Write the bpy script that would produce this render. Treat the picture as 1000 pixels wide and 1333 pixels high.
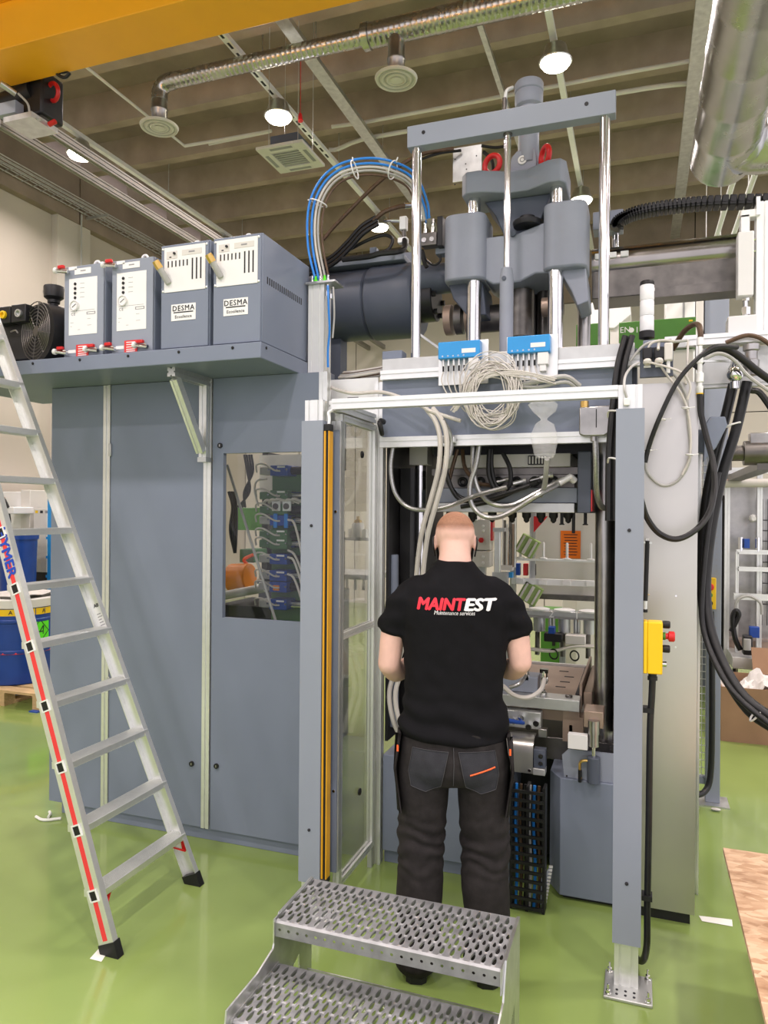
import bpy, bmesh, math, random
from mathutils import Vector, Matrix, noise
random.seed(7)
for o in list(bpy.data.objects): bpy.data.objects.remove(o)
SC = bpy.context.scene
COL = SC.collection
PI = math.pi

# ------------------------------------------------------------------ camera
cam = bpy.data.cameras.new('camera'); camo = bpy.data.objects.new('camera', cam); COL.objects.link(camo)
YAW, ROLL, EYE = math.radians(19.5), math.radians(.43), 1.75
cam.sensor_fit = 'HORIZONTAL'; cam.sensor_width = 36.0; cam.lens = 36.0*944/1000
cam.clip_start = .05; cam.clip_end = 100
_r = Vector((math.cos(YAW), math.sin(YAW), 0)); _f = Vector((-math.sin(YAW), math.cos(YAW), 0)); _u = Vector((0, 0, 1))
_R = _r*math.cos(ROLL)+_u*math.sin(ROLL); _U = -_r*math.sin(ROLL)+_u*math.cos(ROLL)
camo.matrix_world = Matrix(((_R.x, _U.x, -_f.x, 0), (_R.y, _U.y, -_f.y, 0), (_R.z, _U.z, -_f.z, EYE), (0, 0, 0, 1)))
SC.camera = camo

# ------------------------------------------------------------------ world, exposure
w = bpy.data.worlds.new('world'); SC.world = w; w.use_nodes = True
bg = w.node_tree.nodes['Background']; bg.inputs[0].default_value = (.98, .93, 1.0, 1); bg.inputs[1].default_value = 1.2
vs = SC.view_settings; vs.view_transform = 'Standard'; vs.look = 'None'; vs.gamma = 1; vs.use_curve_mapping = False
vs.exposure = 0.2
LAMP_W = 58.0                                                     # watts of one high-bay lamp
LAMP_COL = (1, .89, .87)

# ------------------------------------------------------------------ materials
MATS = {}
def mat(name, col, rough=.5, metal=0, spec=.5, var=.06, scale=8.0, bump=0.0, bscale=60.0, coat=0, emit=None, trans=0, alpha=1, ior=1.45, stretch=None, col2=None, cramp=(.4, .6), rvar=.0):
    if name in MATS: return MATS[name]
    m = bpy.data.materials.new(name); m.use_nodes = True; nt = m.node_tree; N = nt.nodes; L = nt.links
    b = N['Principled BSDF']
    b.inputs['Roughness'].default_value = rough; b.inputs['Metallic'].default_value = metal
    b.inputs['Specular IOR Level'].default_value = spec; b.inputs['IOR'].default_value = ior
    b.inputs['Coat Weight'].default_value = coat; b.inputs['Transmission Weight'].default_value = trans
    b.inputs['Alpha'].default_value = alpha
    tc = N.new('ShaderNodeTexCoord'); mp = N.new('ShaderNodeMapping'); L.new(tc.outputs['Object'], mp.inputs[0])
    if stretch: mp.inputs['Scale'].default_value = stretch
    nz = N.new('ShaderNodeTexNoise'); nz.inputs['Scale'].default_value = scale; nz.inputs['Detail'].default_value = 5
    L.new(mp.outputs[0], nz.inputs['Vector'])
    cr = N.new('ShaderNodeValToRGB'); e = cr.color_ramp.elements
    c = Vector(col)
    if col2 is None:
        e[0].position = .3; e[1].position = .7
        e[0].color = (*(c*(1-var)), 1); e[1].color = (*(c*(1+var)), 1)
    else:
        e[0].position, e[1].position = cramp; e[0].color = (*col, 1); e[1].color = (*col2, 1)
    L.new(nz.outputs['Fac'], cr.inputs[0]); L.new(cr.outputs[0], b.inputs['Base Color'])
    if rvar:
        mr = N.new('ShaderNodeMapRange'); mr.inputs[3].default_value = max(0, rough-rvar); mr.inputs[4].default_value = rough+rvar
        L.new(nz.outputs['Fac'], mr.inputs[0]); L.new(mr.outputs[0], b.inputs['Roughness'])
    if bump:
        n2 = N.new('ShaderNodeTexNoise'); n2.inputs['Scale'].default_value = bscale; n2.inputs['Detail'].default_value = 3
        L.new(mp.outputs[0], n2.inputs['Vector'])
        bp = N.new('ShaderNodeBump'); bp.inputs['Strength'].default_value = bump; bp.inputs['Distance'].default_value = .01
        L.new(n2.outputs['Fac'], bp.inputs['Height']); L.new(bp.outputs[0], b.inputs['Normal'])
    if emit:
        b.inputs['Emission Color'].default_value = (*emit[:3], 1); b.inputs['Emission Strength'].default_value = emit[3]
    MATS[name] = m
    return m

mat('floor_epoxy', (.215, .305, .080), .16, 0, .5, scale=.9, col2=(.262, .352, .104), cramp=(.3, .7), bump=.015, bscale=6, coat=.25, rvar=.06)
mat('concrete', (.27, .215, .17), .9, 0, .2, var=.16, scale=2.2, bump=.25, bscale=18)
mat('concrete_rib', (.36, .29, .23), .9, 0, .2, var=.16, scale=3, bump=.25, bscale=18)
mat('wall_paint', (.50, .45, .385), .75, 0, .3, var=.03, scale=1.5)
mat('wall_panel', (.55, .51, .45), .6, 0, .3, var=.03, scale=1)
mat('rail_grey', (.27, .25, .225), .6, .2, .4, var=.08)
mat('bar_steel', (.34, .32, .30), .2, 1, .5, var=.1, scale=5, rvar=.06)
mat('crane_yellow', (.95, .42, .015), .38, 0, .5, var=.03, scale=3)
mat('paint', (.190, .222, .290), .42, 0, .45, var=.035, scale=3, bump=.03, bscale=260)
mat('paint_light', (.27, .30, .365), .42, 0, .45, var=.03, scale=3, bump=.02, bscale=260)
mat('paint_cast', (.285, .31, .37), .48, 0, .45, var=.05, scale=6, bump=.06, bscale=40)
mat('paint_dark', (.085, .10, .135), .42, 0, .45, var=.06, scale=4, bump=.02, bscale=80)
mat('alu', (.78, .79, .77), .34, .75, .5, var=.03, scale=30, stretch=(1, 1, 1))
mat('alu_dull', (.55, .56, .55), .42, .8, .5, var=.05, scale=20)
mat('alu_white', (.85, .86, .85), .4, .25, .5, var=.02, scale=20)
mat('chrome', (.80, .80, .80), .12, 1, .5, var=.02, scale=5)
mat('steel', (.42, .41, .40), .32, 1, .5, var=.12, scale=14, rvar=.08)
mat('steel_dark', (.16, .15, .14), .38, .9, .5, var=.2, scale=16, rvar=.1)
mat('stainless', (.57, .555, .525), .32, .92, .5, var=.06, scale=2.6, rvar=.09, bump=.02, bscale=5)
mat('galv', (.62, .63, .62), .34, .9, .5, var=.14, scale=16, rvar=.1)
mat('grating', (.33, .335, .345), .46, .65, .5, var=.18, scale=22, rvar=.08)
mat('duct', (.50, .50, .49), .26, 1, .5, var=.12, scale=5, rvar=.08, bump=.12, bscale=7)
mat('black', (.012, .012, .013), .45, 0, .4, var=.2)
mat('rubber', (.014, .014, .015), .38, 0, .45, var=.25, scale=20)
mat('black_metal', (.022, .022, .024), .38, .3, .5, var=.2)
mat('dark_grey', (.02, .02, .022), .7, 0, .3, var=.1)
mat('white', (.80, .80, .79), .45, 0, .45, var=.01)
mat('offwhite', (.66, .64, .60), .5, 0, .4, var=.02)
mat('paper', (.83, .83, .82), .6, 0, .3, var=.01)
mat('red', (.60, .018, .02), .3, 0, .5, var=.05)
mat('red_print', (.72, .05, .05), .5, 0, .3, var=.02)
mat('blue_box', (.03, .30, .70), .38, 0, .5, var=.03)
mat('blue_hose', (.02, .23, .72), .35, 0, .5, var=.05)
mat('blue_valve', (.015, .07, .36), .4, 0, .5, var=.1)
mat('blue_drum', (.006, .045, .26), .35, 0, .5, var=.1)
mat('green_paint', (.07, .22, .03), .42, 0, .45, var=.05)
mat('green_valve', (.085, .19, .09), .5, 0, .4, var=.1)
mat('green_part', (.30, .42, .14), .4, 0, .5, var=.1, scale=20)
mat('green_label', (.13, .85, .03), .5, 0, .3, var=.02)
mat('orange_paper', (.88, .20, .02), .6, 0, .3, var=.02)
mat('orange', (.80, .25, .02), .45, 0, .4, var=.05)
mat('yellow', (.85, .55, .01), .4, 0, .45, var=.02)
mat('yellow_pipe', (.72, .36, .015), .35, 0, .5, var=.05)
mat('brass', (.72, .48, .16), .28, .9, .5, var=.08, scale=30)
mat('cable_grey', (.42, .42, .40), .42, 0, .45, var=.05)
mat('cable_light', (.60, .575, .53), .45, 0, .4, var=.05)
mat('hose_metal', (.42, .42, .41), .3, .75, .5, var=.2, scale=180)
mat('hose_brown', (.10, .06, .035), .4, .2, .5, var=.25, scale=40)
mat('tan_plate', (.36, .27, .21), .38, .45, .5, var=.1, scale=6)
mat('wood', (.55, .38, .20), .7, 0, .3, var=.18, scale=10, stretch=(1, 6, 6), bump=.1)
mat('cardboard', (.33, .20, .12), .8, 0, .2, var=.06, scale=6)
mat('skin', (.74, .47, .39), .5, 0, .4, var=.06, scale=22, bump=.05, bscale=120)
mat('hair', (.36, .185, .115), .6, 0, .3, var=.14, scale=140)
def hair_fade():
    m = MATS['hair']; nt = m.node_tree; N = nt.nodes; L = nt.links; b = N['Principled BSDF']
    at = N.new('ShaderNodeAttribute'); at.attribute_name = 'hair_cover'; nz = N.new('ShaderNodeTexNoise'); nz.inputs['Scale'].default_value = 900
    tc = N.new('ShaderNodeTexCoord'); L.new(tc.outputs['Object'], nz.inputs['Vector'])
    a = N.new('ShaderNodeMath'); a.operation = 'MULTIPLY_ADD'; a.inputs[1].default_value = .5; L.new(nz.outputs['Fac'], a.inputs[0]); L.new(at.outputs['Fac'], a.inputs[2])
    r = N.new('ShaderNodeMapRange'); r.inputs[1].default_value = .45; r.inputs[2].default_value = .95; L.new(a.outputs[0], r.inputs[0]); L.new(r.outputs[0], b.inputs['Alpha'])
hair_fade()
mat('cloth_black', (.0065, .0065, .008), .85, 0, .18, var=.15, scale=20, bump=.12, bscale=420)
mat('trousers', (.027, .024, .024), .88, 0, .22, var=.2, scale=30, bump=.15, bscale=380)
mat('trouser_panel', (.036, .037, .044), .85, 0, .25, var=.15, scale=30, bump=.15, bscale=380)
mat('shoe', (.014, .012, .012), .55, 0, .4, var=.2)
mat('orange_trim', (.85, .14, .04), .6, 0, .3, var=.02)
mat('stitch', (.07, .07, .075), .8, 0, .2, var=.02)
mat('print_red', (.72, .035, .06), .55, 0, .3, var=.03)
mat('print_white', (.85, .85, .85), .55, 0, .3, var=.01)
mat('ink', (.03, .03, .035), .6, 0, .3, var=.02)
mat('ink_soft', (.30, .30, .31), .6, 0, .3, var=.02)
mat('hymer_blue', (.02, .07, .45), .5, 0, .3, var=.02)
mat('tape', (.80, .80, .74), .6, 0, .3, var=.03)
mat('lamp_glow', (1, 1, 1), .5, emit=(1, .90, .72, 16))
mat('lens_white', (.85, .86, .88), .25, 0, .5, var=.01)
mat('bag_film', (.93, .94, .95), .10, 0, .8, var=.01, alpha=.20, bump=.8, bscale=45)
mat('paper_crumple', (.75, .72, .68), .7, 0, .3, var=.05, bump=.3, bscale=30)

def glassy(name, tint, refl=.5, clear=.9, haze=0.0):
    m = bpy.data.materials.new(name); m.use_nodes = True; nt = m.node_tree; N = nt.nodes; L = nt.links
    for n in list(N): N.remove(n)
    out = N.new('ShaderNodeOutputMaterial'); tr = N.new('ShaderNodeBsdfTransparent'); gl = N.new('ShaderNodeBsdfGlossy')
    tr.inputs[0].default_value = (*tint, 1); gl.inputs['Roughness'].default_value = .03
    fr = N.new('ShaderNodeFresnel'); fr.inputs[0].default_value = 1.45
    mm = N.new('ShaderNodeMath'); mm.operation = 'MULTIPLY'; mm.inputs[1].default_value = refl; L.new(fr.outputs[0], mm.inputs[0])
    df = N.new('ShaderNodeBsdfDiffuse'); df.inputs[0].default_value = (.85, .85, .82, 1)
    m1 = N.new('ShaderNodeMixShader'); m1.inputs[0].default_value = haze; L.new(tr.outputs[0], m1.inputs[1]); L.new(df.outputs[0], m1.inputs[2])
    m2 = N.new('ShaderNodeMixShader'); L.new(mm.outputs[0], m2.inputs[0]); L.new(m1.outputs[0], m2.inputs[1]); L.new(gl.outputs[0], m2.inputs[2])
    L.new(m2.outputs[0], out.inputs[0]); MATS[name] = m
glassy('glass', (.975, .98, .97), .45, haze=.04)
glassy('glass_dark', (.96, .97, .97), .5, haze=0.0)

def osb_material():
    m = bpy.data.materials.new('osb'); m.use_nodes = True; nt = m.node_tree; N = nt.nodes; L = nt.links; b = N['Principled BSDF']
    tc = N.new('ShaderNodeTexCoord'); mp = N.new('ShaderNodeMapping'); mp.inputs['Scale'].default_value = (1, 2.2, 1)
    L.new(tc.outputs['Object'], mp.inputs[0])
    vo = N.new('ShaderNodeTexVoronoi'); vo.inputs['Scale'].default_value = 26; L.new(mp.outputs[0], vo.inputs['Vector'])
    cr = N.new('ShaderNodeValToRGB'); e = cr.color_ramp.elements
    e[0].position = .1; e[0].color = (.42, .25, .14, 1); e[1].position = .8; e[1].color = (.66, .46, .30, 1)
    L.new(vo.outputs['Color'], cr.inputs[0])
    nz = N.new('ShaderNodeTexNoise'); nz.inputs['Scale'].default_value = 9; nz.inputs['Detail'].default_value = 6; L.new(mp.outputs[0], nz.inputs['Vector'])
    mx = N.new('ShaderNodeMixRGB'); mx.blend_type = 'MULTIPLY'; mx.inputs[0].default_value = .5
    c2 = N.new('ShaderNodeValToRGB'); c2.color_ramp.elements[0].position = .35; c2.color_ramp.elements[0].color = (.45, .33, .24, 1); c2.color_ramp.elements[1].position = .5; c2.color_ramp.elements[1].color = (1, 1, 1, 1)
    L.new(nz.outputs['Fac'], c2.inputs[0]); L.new(cr.outputs[0], mx.inputs[1]); L.new(c2.outputs[0], mx.inputs[2]); L.new(mx.outputs[0], b.inputs['Base Color'])
    b.inputs['Roughness'].default_value = .7
    bp = N.new('ShaderNodeBump'); bp.inputs['Strength'].default_value = .3; bp.inputs['Distance'].default_value = .004
    L.new(vo.outputs['Distance'], bp.inputs['Height']); L.new(bp.outputs[0], b.inputs['Normal']); MATS['osb'] = m
osb_material()

# ------------------------------------------------------------------ mesh helpers
OFF = {}
def frame_of(d):
    d = Vector(d).normalized()
    a = Vector((0, 0, 1)) if abs(d.z) < .9 else Vector((1, 0, 0))
    u = d.cross(a).normalized(); return d, u, d.cross(u).normalized()
def catmull(pts, k):
    p = [Vector(q) for q in pts]
    if len(p) < 3: return p
    q = [p[0]*2-p[1]]+p+[p[-1]*2-p[-2]]; out = []
    for i in range(1, len(q)-2):
        for j in range(k):
            t = j/k; a, b, c, d = q[i-1], q[i], q[i+1], q[i+2]
            out.append(.5*((2*b)+(c-a)*t+(2*a-5*b+4*c-d)*t*t+(3*b-a-3*c+d)*t**3))
    out.append(p[-1]); return out

class MB:
    def __init__(s, M=None): s.v = []; s.f = []; s.M = M
    def add(s, vs, fs):
        n = len(s.v)
        for p in vs: s.v.append(s.M @ Vector(p) if s.M else Vector(p))
        for f in fs: s.f.append(tuple(i+n for i in f))
        return s
    def box(s, x0, x1, y0, y1, z0, z1):
        v = [(x, y, z) for x in (x0, x1) for y in (y0, y1) for z in (z0, z1)]
        return s.add(v, [(0, 1, 3, 2), (4, 6, 7, 5), (0, 4, 5, 1), (2, 3, 7, 6), (0, 2, 6, 4), (1, 5, 7, 3)])
    def bar(s, p0, p1, w, h, up=(0, 0, 1)):                        # rectangular bar along any direction
        p0, p1 = Vector(p0), Vector(p1); d = (p1-p0).normalized(); upv = Vector(up)
        if abs(d.dot(upv)) > .95: upv = Vector((0, 1, 0))
        u = d.cross(upv).normalized()*w/2; v = u.cross(d).normalized()*h/2
        vv = [p+a*u+b*v for p in (p0, p1) for a, b in ((-1, -1), (1, -1), (1, 1), (-1, 1))]
        return s.add(vv, [(0, 1, 2, 3), (4, 7, 6, 5)]+[(i, i+4, (i+1) % 4+4, (i+1) % 4) for i in range(4)])
    def cyl(s, p0, p1, r, r1=None, n=16, cap=True):
        p0, p1 = Vector(p0), Vector(p1); d, u, v = frame_of(p1-p0); r1 = r if r1 is None else r1
        vv = []
        for p, q in ((p0, r), (p1, r1)):
            vv += [p+q*(math.cos(2*PI*i/n)*u+math.sin(2*PI*i/n)*v) for i in range(n)]
        ff = [(i, (i+1) % n, (i+1) % n+n, i+n) for i in range(n)]
        if cap: ff += [tuple(range(n))[::-1], tuple(range(n, 2*n))]
        return s.add(vv, ff)
    def lathe(s, prof, c, axis=(0, 0, 1), n=20):                    # prof: (radius, height along axis)
        d, u, v = frame_of(axis); c = Vector(c); vv = []; m = len(prof)
        for r, h in prof: vv += [c+d*h+r*(math.cos(2*PI*i/n)*u+math.sin(2*PI*i/n)*v) for i in range(n)]
        ff = [(k*n+i, k*n+(i+1) % n, (k+1)*n+(i+1) % n, (k+1)*n+i) for k in range(m-1) for i in range(n)]
        if prof[0][0] > 1e-5: ff.append(tuple(range(n))[::-1])
        if prof[-1][0] > 1e-5: ff.append(tuple(range((m-1)*n, m*n)))
        return s.add(vv, ff)
    def tube(s, pts, r, n=8, k=5, taper=None):
        p = catmull(pts, k) if k > 1 else [Vector(q) for q in pts]
        m = len(p); t = [(p[min(i+1, m-1)]-p[max(i-1, 0)]).normalized() for i in range(m)]
        d, u, v = frame_of(t[0]); vv = []
        for i in range(m):
            u = (u-t[i]*u.dot(t[i]))
            u = u.normalized() if u.length > 1e-6 else frame_of(t[i])[1]
            v = t[i].cross(u); q = r if taper is None else r*taper(i/(m-1))
            vv += [p[i]+q*(math.cos(2*PI*j/n)*u+math.sin(2*PI*j/n)*v) for j in range(n)]
        ff = [(i*n+j, i*n+(j+1) % n, (i+1)*n+(j+1) % n, (i+1)*n+j) for i in range(m-1) for j in range(n)]
        ff += [tuple(range(n))[::-1], tuple(range((m-1)*n, m*n))]
        return s.add(vv, ff)
    def torus(s, c, axis, R, r, n=28, m=10, a0=0, a1=2*PI):
        d, u, v = frame_of(axis); c = Vector(c); full = abs(a1-a0-2*PI) < 1e-6; k = n if full else n+1; vv = []
        for i in range(k):
            a = a0+(a1-a0)*i/n; e = math.cos(a)*u+math.sin(a)*v
            vv += [c+e*R+r*(math.cos(2*PI*j/m)*e+math.sin(2*PI*j/m)*d) for j in range(m)]
        ff = [((i % k)*m+j, (i % k)*m+(j+1) % m, ((i+1) % k)*m+(j+1) % m, ((i+1) % k)*m+j) for i in range(n) for j in range(m)]
        if not full: ff += [tuple(range(m))[::-1], tuple(range(n*m, n*m+m))]
        return s.add(vv, ff)
    def prism(s, poly, axis, a0, a1):                               # polygon extruded along x, y or z
        def P(u, v, a): return (a, u, v) if axis == 'x' else (u, a, v) if axis == 'y' else (u, v, a)
        n = len(poly); vv = [P(u, v, a0) for u, v in poly]+[P(u, v, a1) for u, v in poly]
        return s.add(vv, [tuple(range(n))[::-1], tuple(range(n, 2*n))]+[(i, (i+1) % n, (i+1) % n+n, i+n) for i in range(n)])
    def sphere(s, c, r, sc=(1, 1, 1), n=16, m=10):
        c = Vector(c); vv = []; ff = []
        for i in range(m+1):
            th = PI*i/m
            vv += [c+Vector((r*sc[0]*math.sin(th)*math.cos(2*PI*j/n), r*sc[1]*math.sin(th)*math.sin(2*PI*j/n), r*sc[2]*math.cos(th))) for j in range(n)]
        ff = [(i*n+j, i*n+(j+1) % n, (i+1)*n+(j+1) % n, (i+1)*n+j) for i in range(m) for j in range(n)]
        return s.add(vv, ff)
    def profile(s, axis, a0, a1, u0, u1, v0, v1, g=.009, dp=.007):  # slotted aluminium extrusion
        def side(l):
            k = max(1, round(l/.05)); return [l*(i+.5)/k for i in range(k)]
        W, Hh = u1-u0, v1-v0; poly = [(u0, v0)]
        for c in side(W): poly += [(u0+c-g/2, v0), (u0+c-g/2, v0+dp), (u0+c+g/2, v0+dp), (u0+c+g/2, v0)]
        poly.append((u1, v0))
        for c in side(Hh): poly += [(u1, v0+c-g/2), (u1-dp, v0+c-g/2), (u1-dp, v0+c+g/2), (u1, v0+c+g/2)]
        poly.append((u1, v1))
        for c in reversed(side(W)): poly += [(u0+c+g/2, v1), (u0+c+g/2, v1-dp), (u0+c-g/2, v1-dp), (u0+c-g/2, v1)]
        poly.append((u0, v1))
        for c in reversed(side(Hh)): poly += [(u0, v0+c+g/2), (u0+dp, v0+c+g/2), (u0+dp, v0+c-g/2), (u0, v0+c-g/2)]
        return s.prism(poly, axis, a0, a1)
    def plate(s, axis, a0, a1, u0, u1, v0, v1, holes):              # flat plate with rectangular openings
        us = sorted({u0, u1, *[h[0] for h in holes], *[h[1] for h in holes]}); vv = sorted({v0, v1, *[h[2] for h in holes], *[h[3] for h in holes]})
        for i in range(len(us)-1):
            for j in range(len(vv)-1):
                cu, cv = (us[i]+us[i+1])/2, (vv[j]+vv[j+1])/2
                if any(h[0] < cu < h[1] and h[2] < cv < h[3] for h in holes): continue
                p = [(us[i], vv[j]), (us[i+1], vv[j]), (us[i+1], vv[j+1]), (us[i], vv[j+1])]
                s.prism(p, axis, a0, a1)
        return s
    def mesh(s, name, off):
        me = bpy.data.meshes.new(name); me.from_pydata([v-off for v in s.v], [], s.f)
        bm = bmesh.new(); bm.from_mesh(me); bmesh.ops.recalc_face_normals(bm, faces=bm.faces); bm.to_mesh(me); bm.free()
        return me
    def build(s, name, m, parent=None, bev=0, smooth=True, label=None):
        if parent: off = OFF[parent.name]
        else:
            xs = [v.x for v in s.v]; ys = [v.y for v in s.v]; zs = [v.z for v in s.v]
            off = Vector(((min(xs)+max(xs))/2, (min(ys)+max(ys))/2, min(zs)))
        me = s.mesh(name, off); o = bpy.data.objects.new(name, me); COL.objects.link(o)
        me.materials.append(MATS[m])
        if smooth:
            me.polygons.foreach_set('use_smooth', [True]*len(me.polygons)); me.set_sharp_from_angle(angle=math.radians(38))
        if parent: o.parent = parent
        else: o.location = off
        OFF[o.name] = off
        if bev:
            b = o.modifiers.new('bevel', 'BEVEL'); b.width = bev; b.segments = 2; b.limit_method = 'ANGLE'; b.angle_limit = math.radians(50)
        if label: o['label'] = label
        return o
def tag(o, label, cat, group=None):
    o['label'] = label; o['category'] = cat
    if group: o['group'] = group
    return o
def thing(name, label, cat, loc=(0, 0, 0), group=None):
    o = bpy.data.objects.new(name, None); COL.objects.link(o); o.location = loc; o.empty_display_size = .05
    OFF[o.name] = Vector(loc); return tag(o, label, cat, group)
def struct(o): o['kind'] = 'structure'; return o
def copy_tree(o, parent=None, dv=(0, 0, 0)):
    c = o.copy(); COL.objects.link(c); c.parent = parent
    if parent is None: c.location = Vector(o.location)+Vector(dv)
    OFF[c.name] = OFF[o.name]+Vector(dv)
    for ch in list(o.children): copy_tree(ch, c, dv)
    return c
def share(src, name, parent, loc):                                  # a piece that shares its mesh
    c = bpy.data.objects.new(name, src.data); COL.objects.link(c); c.parent = parent; c.location = loc; return c
def embolden(me, d):                                                # heavier strokes: shifted copies of the same letters
    if not d: return me
    bm = bmesh.new(); src = bmesh.new(); src.from_mesh(me)
    for k, (dx, dy) in enumerate(((-d, 0), (d, 0), (0, d*.6), (0, -d*.6))):
        c = me.copy(); c.transform(Matrix.Translation((dx, dy, .00005*k))); bm.from_mesh(c); bpy.data.meshes.remove(c)
    bm.to_mesh(me); bm.free(); src.free(); return me
def text(body, size, M, m, parent, name='lettering', shear=0, bold=0, ext=.0006, space=1, align='CENTER'):
    cu = bpy.data.curves.new('t', 'FONT'); cu.body = body; cu.size = size; cu.shear = shear; cu.offset = bold; cu.extrude = ext
    cu.align_x = align; cu.align_y = 'CENTER'; cu.space_character = space; cu.resolution_u = 2
    cu.offset = 0; t = bpy.data.objects.new('t', cu); me = embolden(bpy.data.meshes.new_from_object(t), bold)
    off = OFF[parent.name]; me.transform(Matrix.Translation(-off) @ M); me.name = name
    bpy.data.objects.remove(t); bpy.data.curves.remove(cu)
    o = bpy.data.objects.new(name, me); COL.objects.link(o); me.materials.clear(); me.materials.append(MATS[m]); o.parent = parent; OFF[o.name] = off
    return o
def facing(p, yaw=0, tilt=0, roll=0):                               # text frame: reads from -Y, at p
    return Matrix.Translation(Vector(p)) @ Matrix.Rotation(yaw, 4, 'Z') @ Matrix.Rotation(PI/2+tilt, 4, 'X') @ Matrix.Rotation(roll, 4, 'Z')
def bolt(mb, p, axis, r=.006, h=.004):
    p = Vector(p); d = Vector(axis); mb.cyl(p, p+d*h, r, n=10); return mb

# ================================================================== SETTING
XL, YB, ZC = -7.6, 13.0, 6.9
struct(MB().box(-8, 9, -6, YB, -.12, 0).build('floor', 'floor_epoxy', smooth=False))
ceil = struct(MB().box(-8, 9, -6, YB+.3, ZC, ZC+.2).build('ceiling', 'concrete', smooth=False))
rib0 = None
for i in range(17):
    y = -3.6+i*1.0
    if rib0 is None:
        rib0 = MB().prism([(y-.065, 6.55), (y+.065, 6.55), (y+.14, ZC), (y-.14, ZC)], 'x', XL+.02, 9).build('ceiling_rib', 'concrete_rib', ceil, smooth=False); y0 = y
    else: share(rib0, 'ceiling_rib', ceil, (0, y-y0, 0))
wl = struct(MB().box(XL-.3, XL, -6, YB, 0, 5.77).build('wall_left', 'wall_paint', smooth=False))
bl = MB()
for a, b in ((-6, 8.18), (8.2, 13.0)): bl.box(XL-.3, XL+.12, a, b, 5.77, 6.52)
bl.build('edge_beam', 'concrete', wl, smooth=False)
MB().box(XL, XL+.10, 7.8, 8.42, 0, 5.77).build('pilaster', 'wall_panel', wl, smooth=False)
wb = struct(MB().box(XL-.3, 9, YB, YB+.3, 0, ZC).build('wall_back', 'dark_grey', smooth=False))
pan0 = None; px = XL+.02
for i in range(14):                                                  # concrete wall panels, upper and lower row, open joints
    for z0, z1, m in ((0.0, 3.4, 'wall_panel'), (3.415, 5.4, 'wall_panel'), (5.415, ZC, 'concrete')):
        MB().box(px, px+1.185, YB-.03, YB, z0, z1).build('wall_panel', m, wb, smooth=False)
    px += 1.2

# ---- crane: yellow girder, hoist, runway
cr = thing('bridge_crane', 'orange-yellow box girder of an overhead crane spanning under the concrete ceiling', 'crane', (-2, 4, 4.88))
MB().box(-4.45, 1.6, 3.80, 4.16, 4.9, 5.22).build('girder', 'crane_yellow', cr, bev=.006)
MB().box(-4.45, 1.6, 3.74, 4.22, 5.22, 5.25).build('top_flange', 'crane_yellow', cr)
MB().box(-4.5, 1.6, 3.60, 3.74, 5.30, 5.36).build('festoon_rail', 'galv', cr)
MB().box(-4.75, -4.40, 3.6, 4.158, 4.93, 5.13).build('end_carriage', 'crane_yellow', cr, bev=.005)
MB().tube([(-3.883,4.15,4.98), (-3.91,4.15,4.908), (-4.008,4.15,4.91), (-3.938,4.15,4.863), (-3.889,4.15,4.887)], .012).build('festoon_cable', 'rubber', cr)
for dx, lab in ((0, 'inner grey crane runway rail running to the back wall'), (-.30, 'outer grey crane runway rail next to the wall beam')):
    rw = thing('crane_runway', lab, 'crane rail', (-4.6+dx, 5, 4.75), 'crane runway rails')
    MB().profile('y', 4.45, 12.9, -4.615+dx, -4.565+dx, 4.82, 4.90).build('rail', 'rail_grey', rw)
    for y in (4.6, 12.5): MB().cyl((-4.59+dx, y, 4.9), (-4.59+dx, y, ZC), .005, n=6).build('hanger_rod', 'galv', rw)
ho = thing('crane_hoist', 'black electric chain hoist with red end caps below the yellow girder', 'hoist', (-4.438,4.3,4.67))
MB().box((-4.553,4.3,4.778)[0], (-4.194,4.3,4.715)[0], 4.2, 4.42, (-4.401,4.3,4.681)[2], (-4.404,4.3,5.021)[2]).build('motor_housing', 'black_metal', ho, bev=.02)
MB().cyl((-4.653,4.25,4.829), (-4.308,4.25,4.882), .085, n=18).build('motor', 'black_metal', ho)
MB().torus((-4.169,4.28,4.873), (.2, 1, .2), .06, .016).build('end_ring', 'red', ho)
MB().cyl((-4.124,4.2,4.583), (-4.067,4.2,4.596), .018).build('end_knob', 'red', ho)
MB().cyl((-4.381,4.18,4.668), (-4.308,4.18,4.673), .02).build('red_button', 'red', ho)
MB().box((-4.402,4.2,4.613)[0], (-4.139,4.2,4.568)[0], 4.05, 4.3, (-4.298,4.2,4.567)[2], (-4.298,4.2,4.607)[2]).build('trolley_plate', 'galv', ho)
MB().cyl((-4.381,4,4.825), (-4.343,4.1,4.795), .022).build('drive_shaft', 'galv', ho)
MB().box((-4.522,4.2,4.721)[0], (-4.343,4.2,4.689)[0], 4.1, 4.18, (-4.447,4.2,4.661)[2], (-4.448,4.2,4.754)[2]).build('junction_box', 'paint_light', ho, bev=.004)
MB().tube([(-4.314,4.1,4.79), (-4.226,4.1,4.701), (-4.197,4.1,4.612), (-4.097,4.1,4.561)], .008).build('cable', 'cable_grey', ho)

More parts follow.
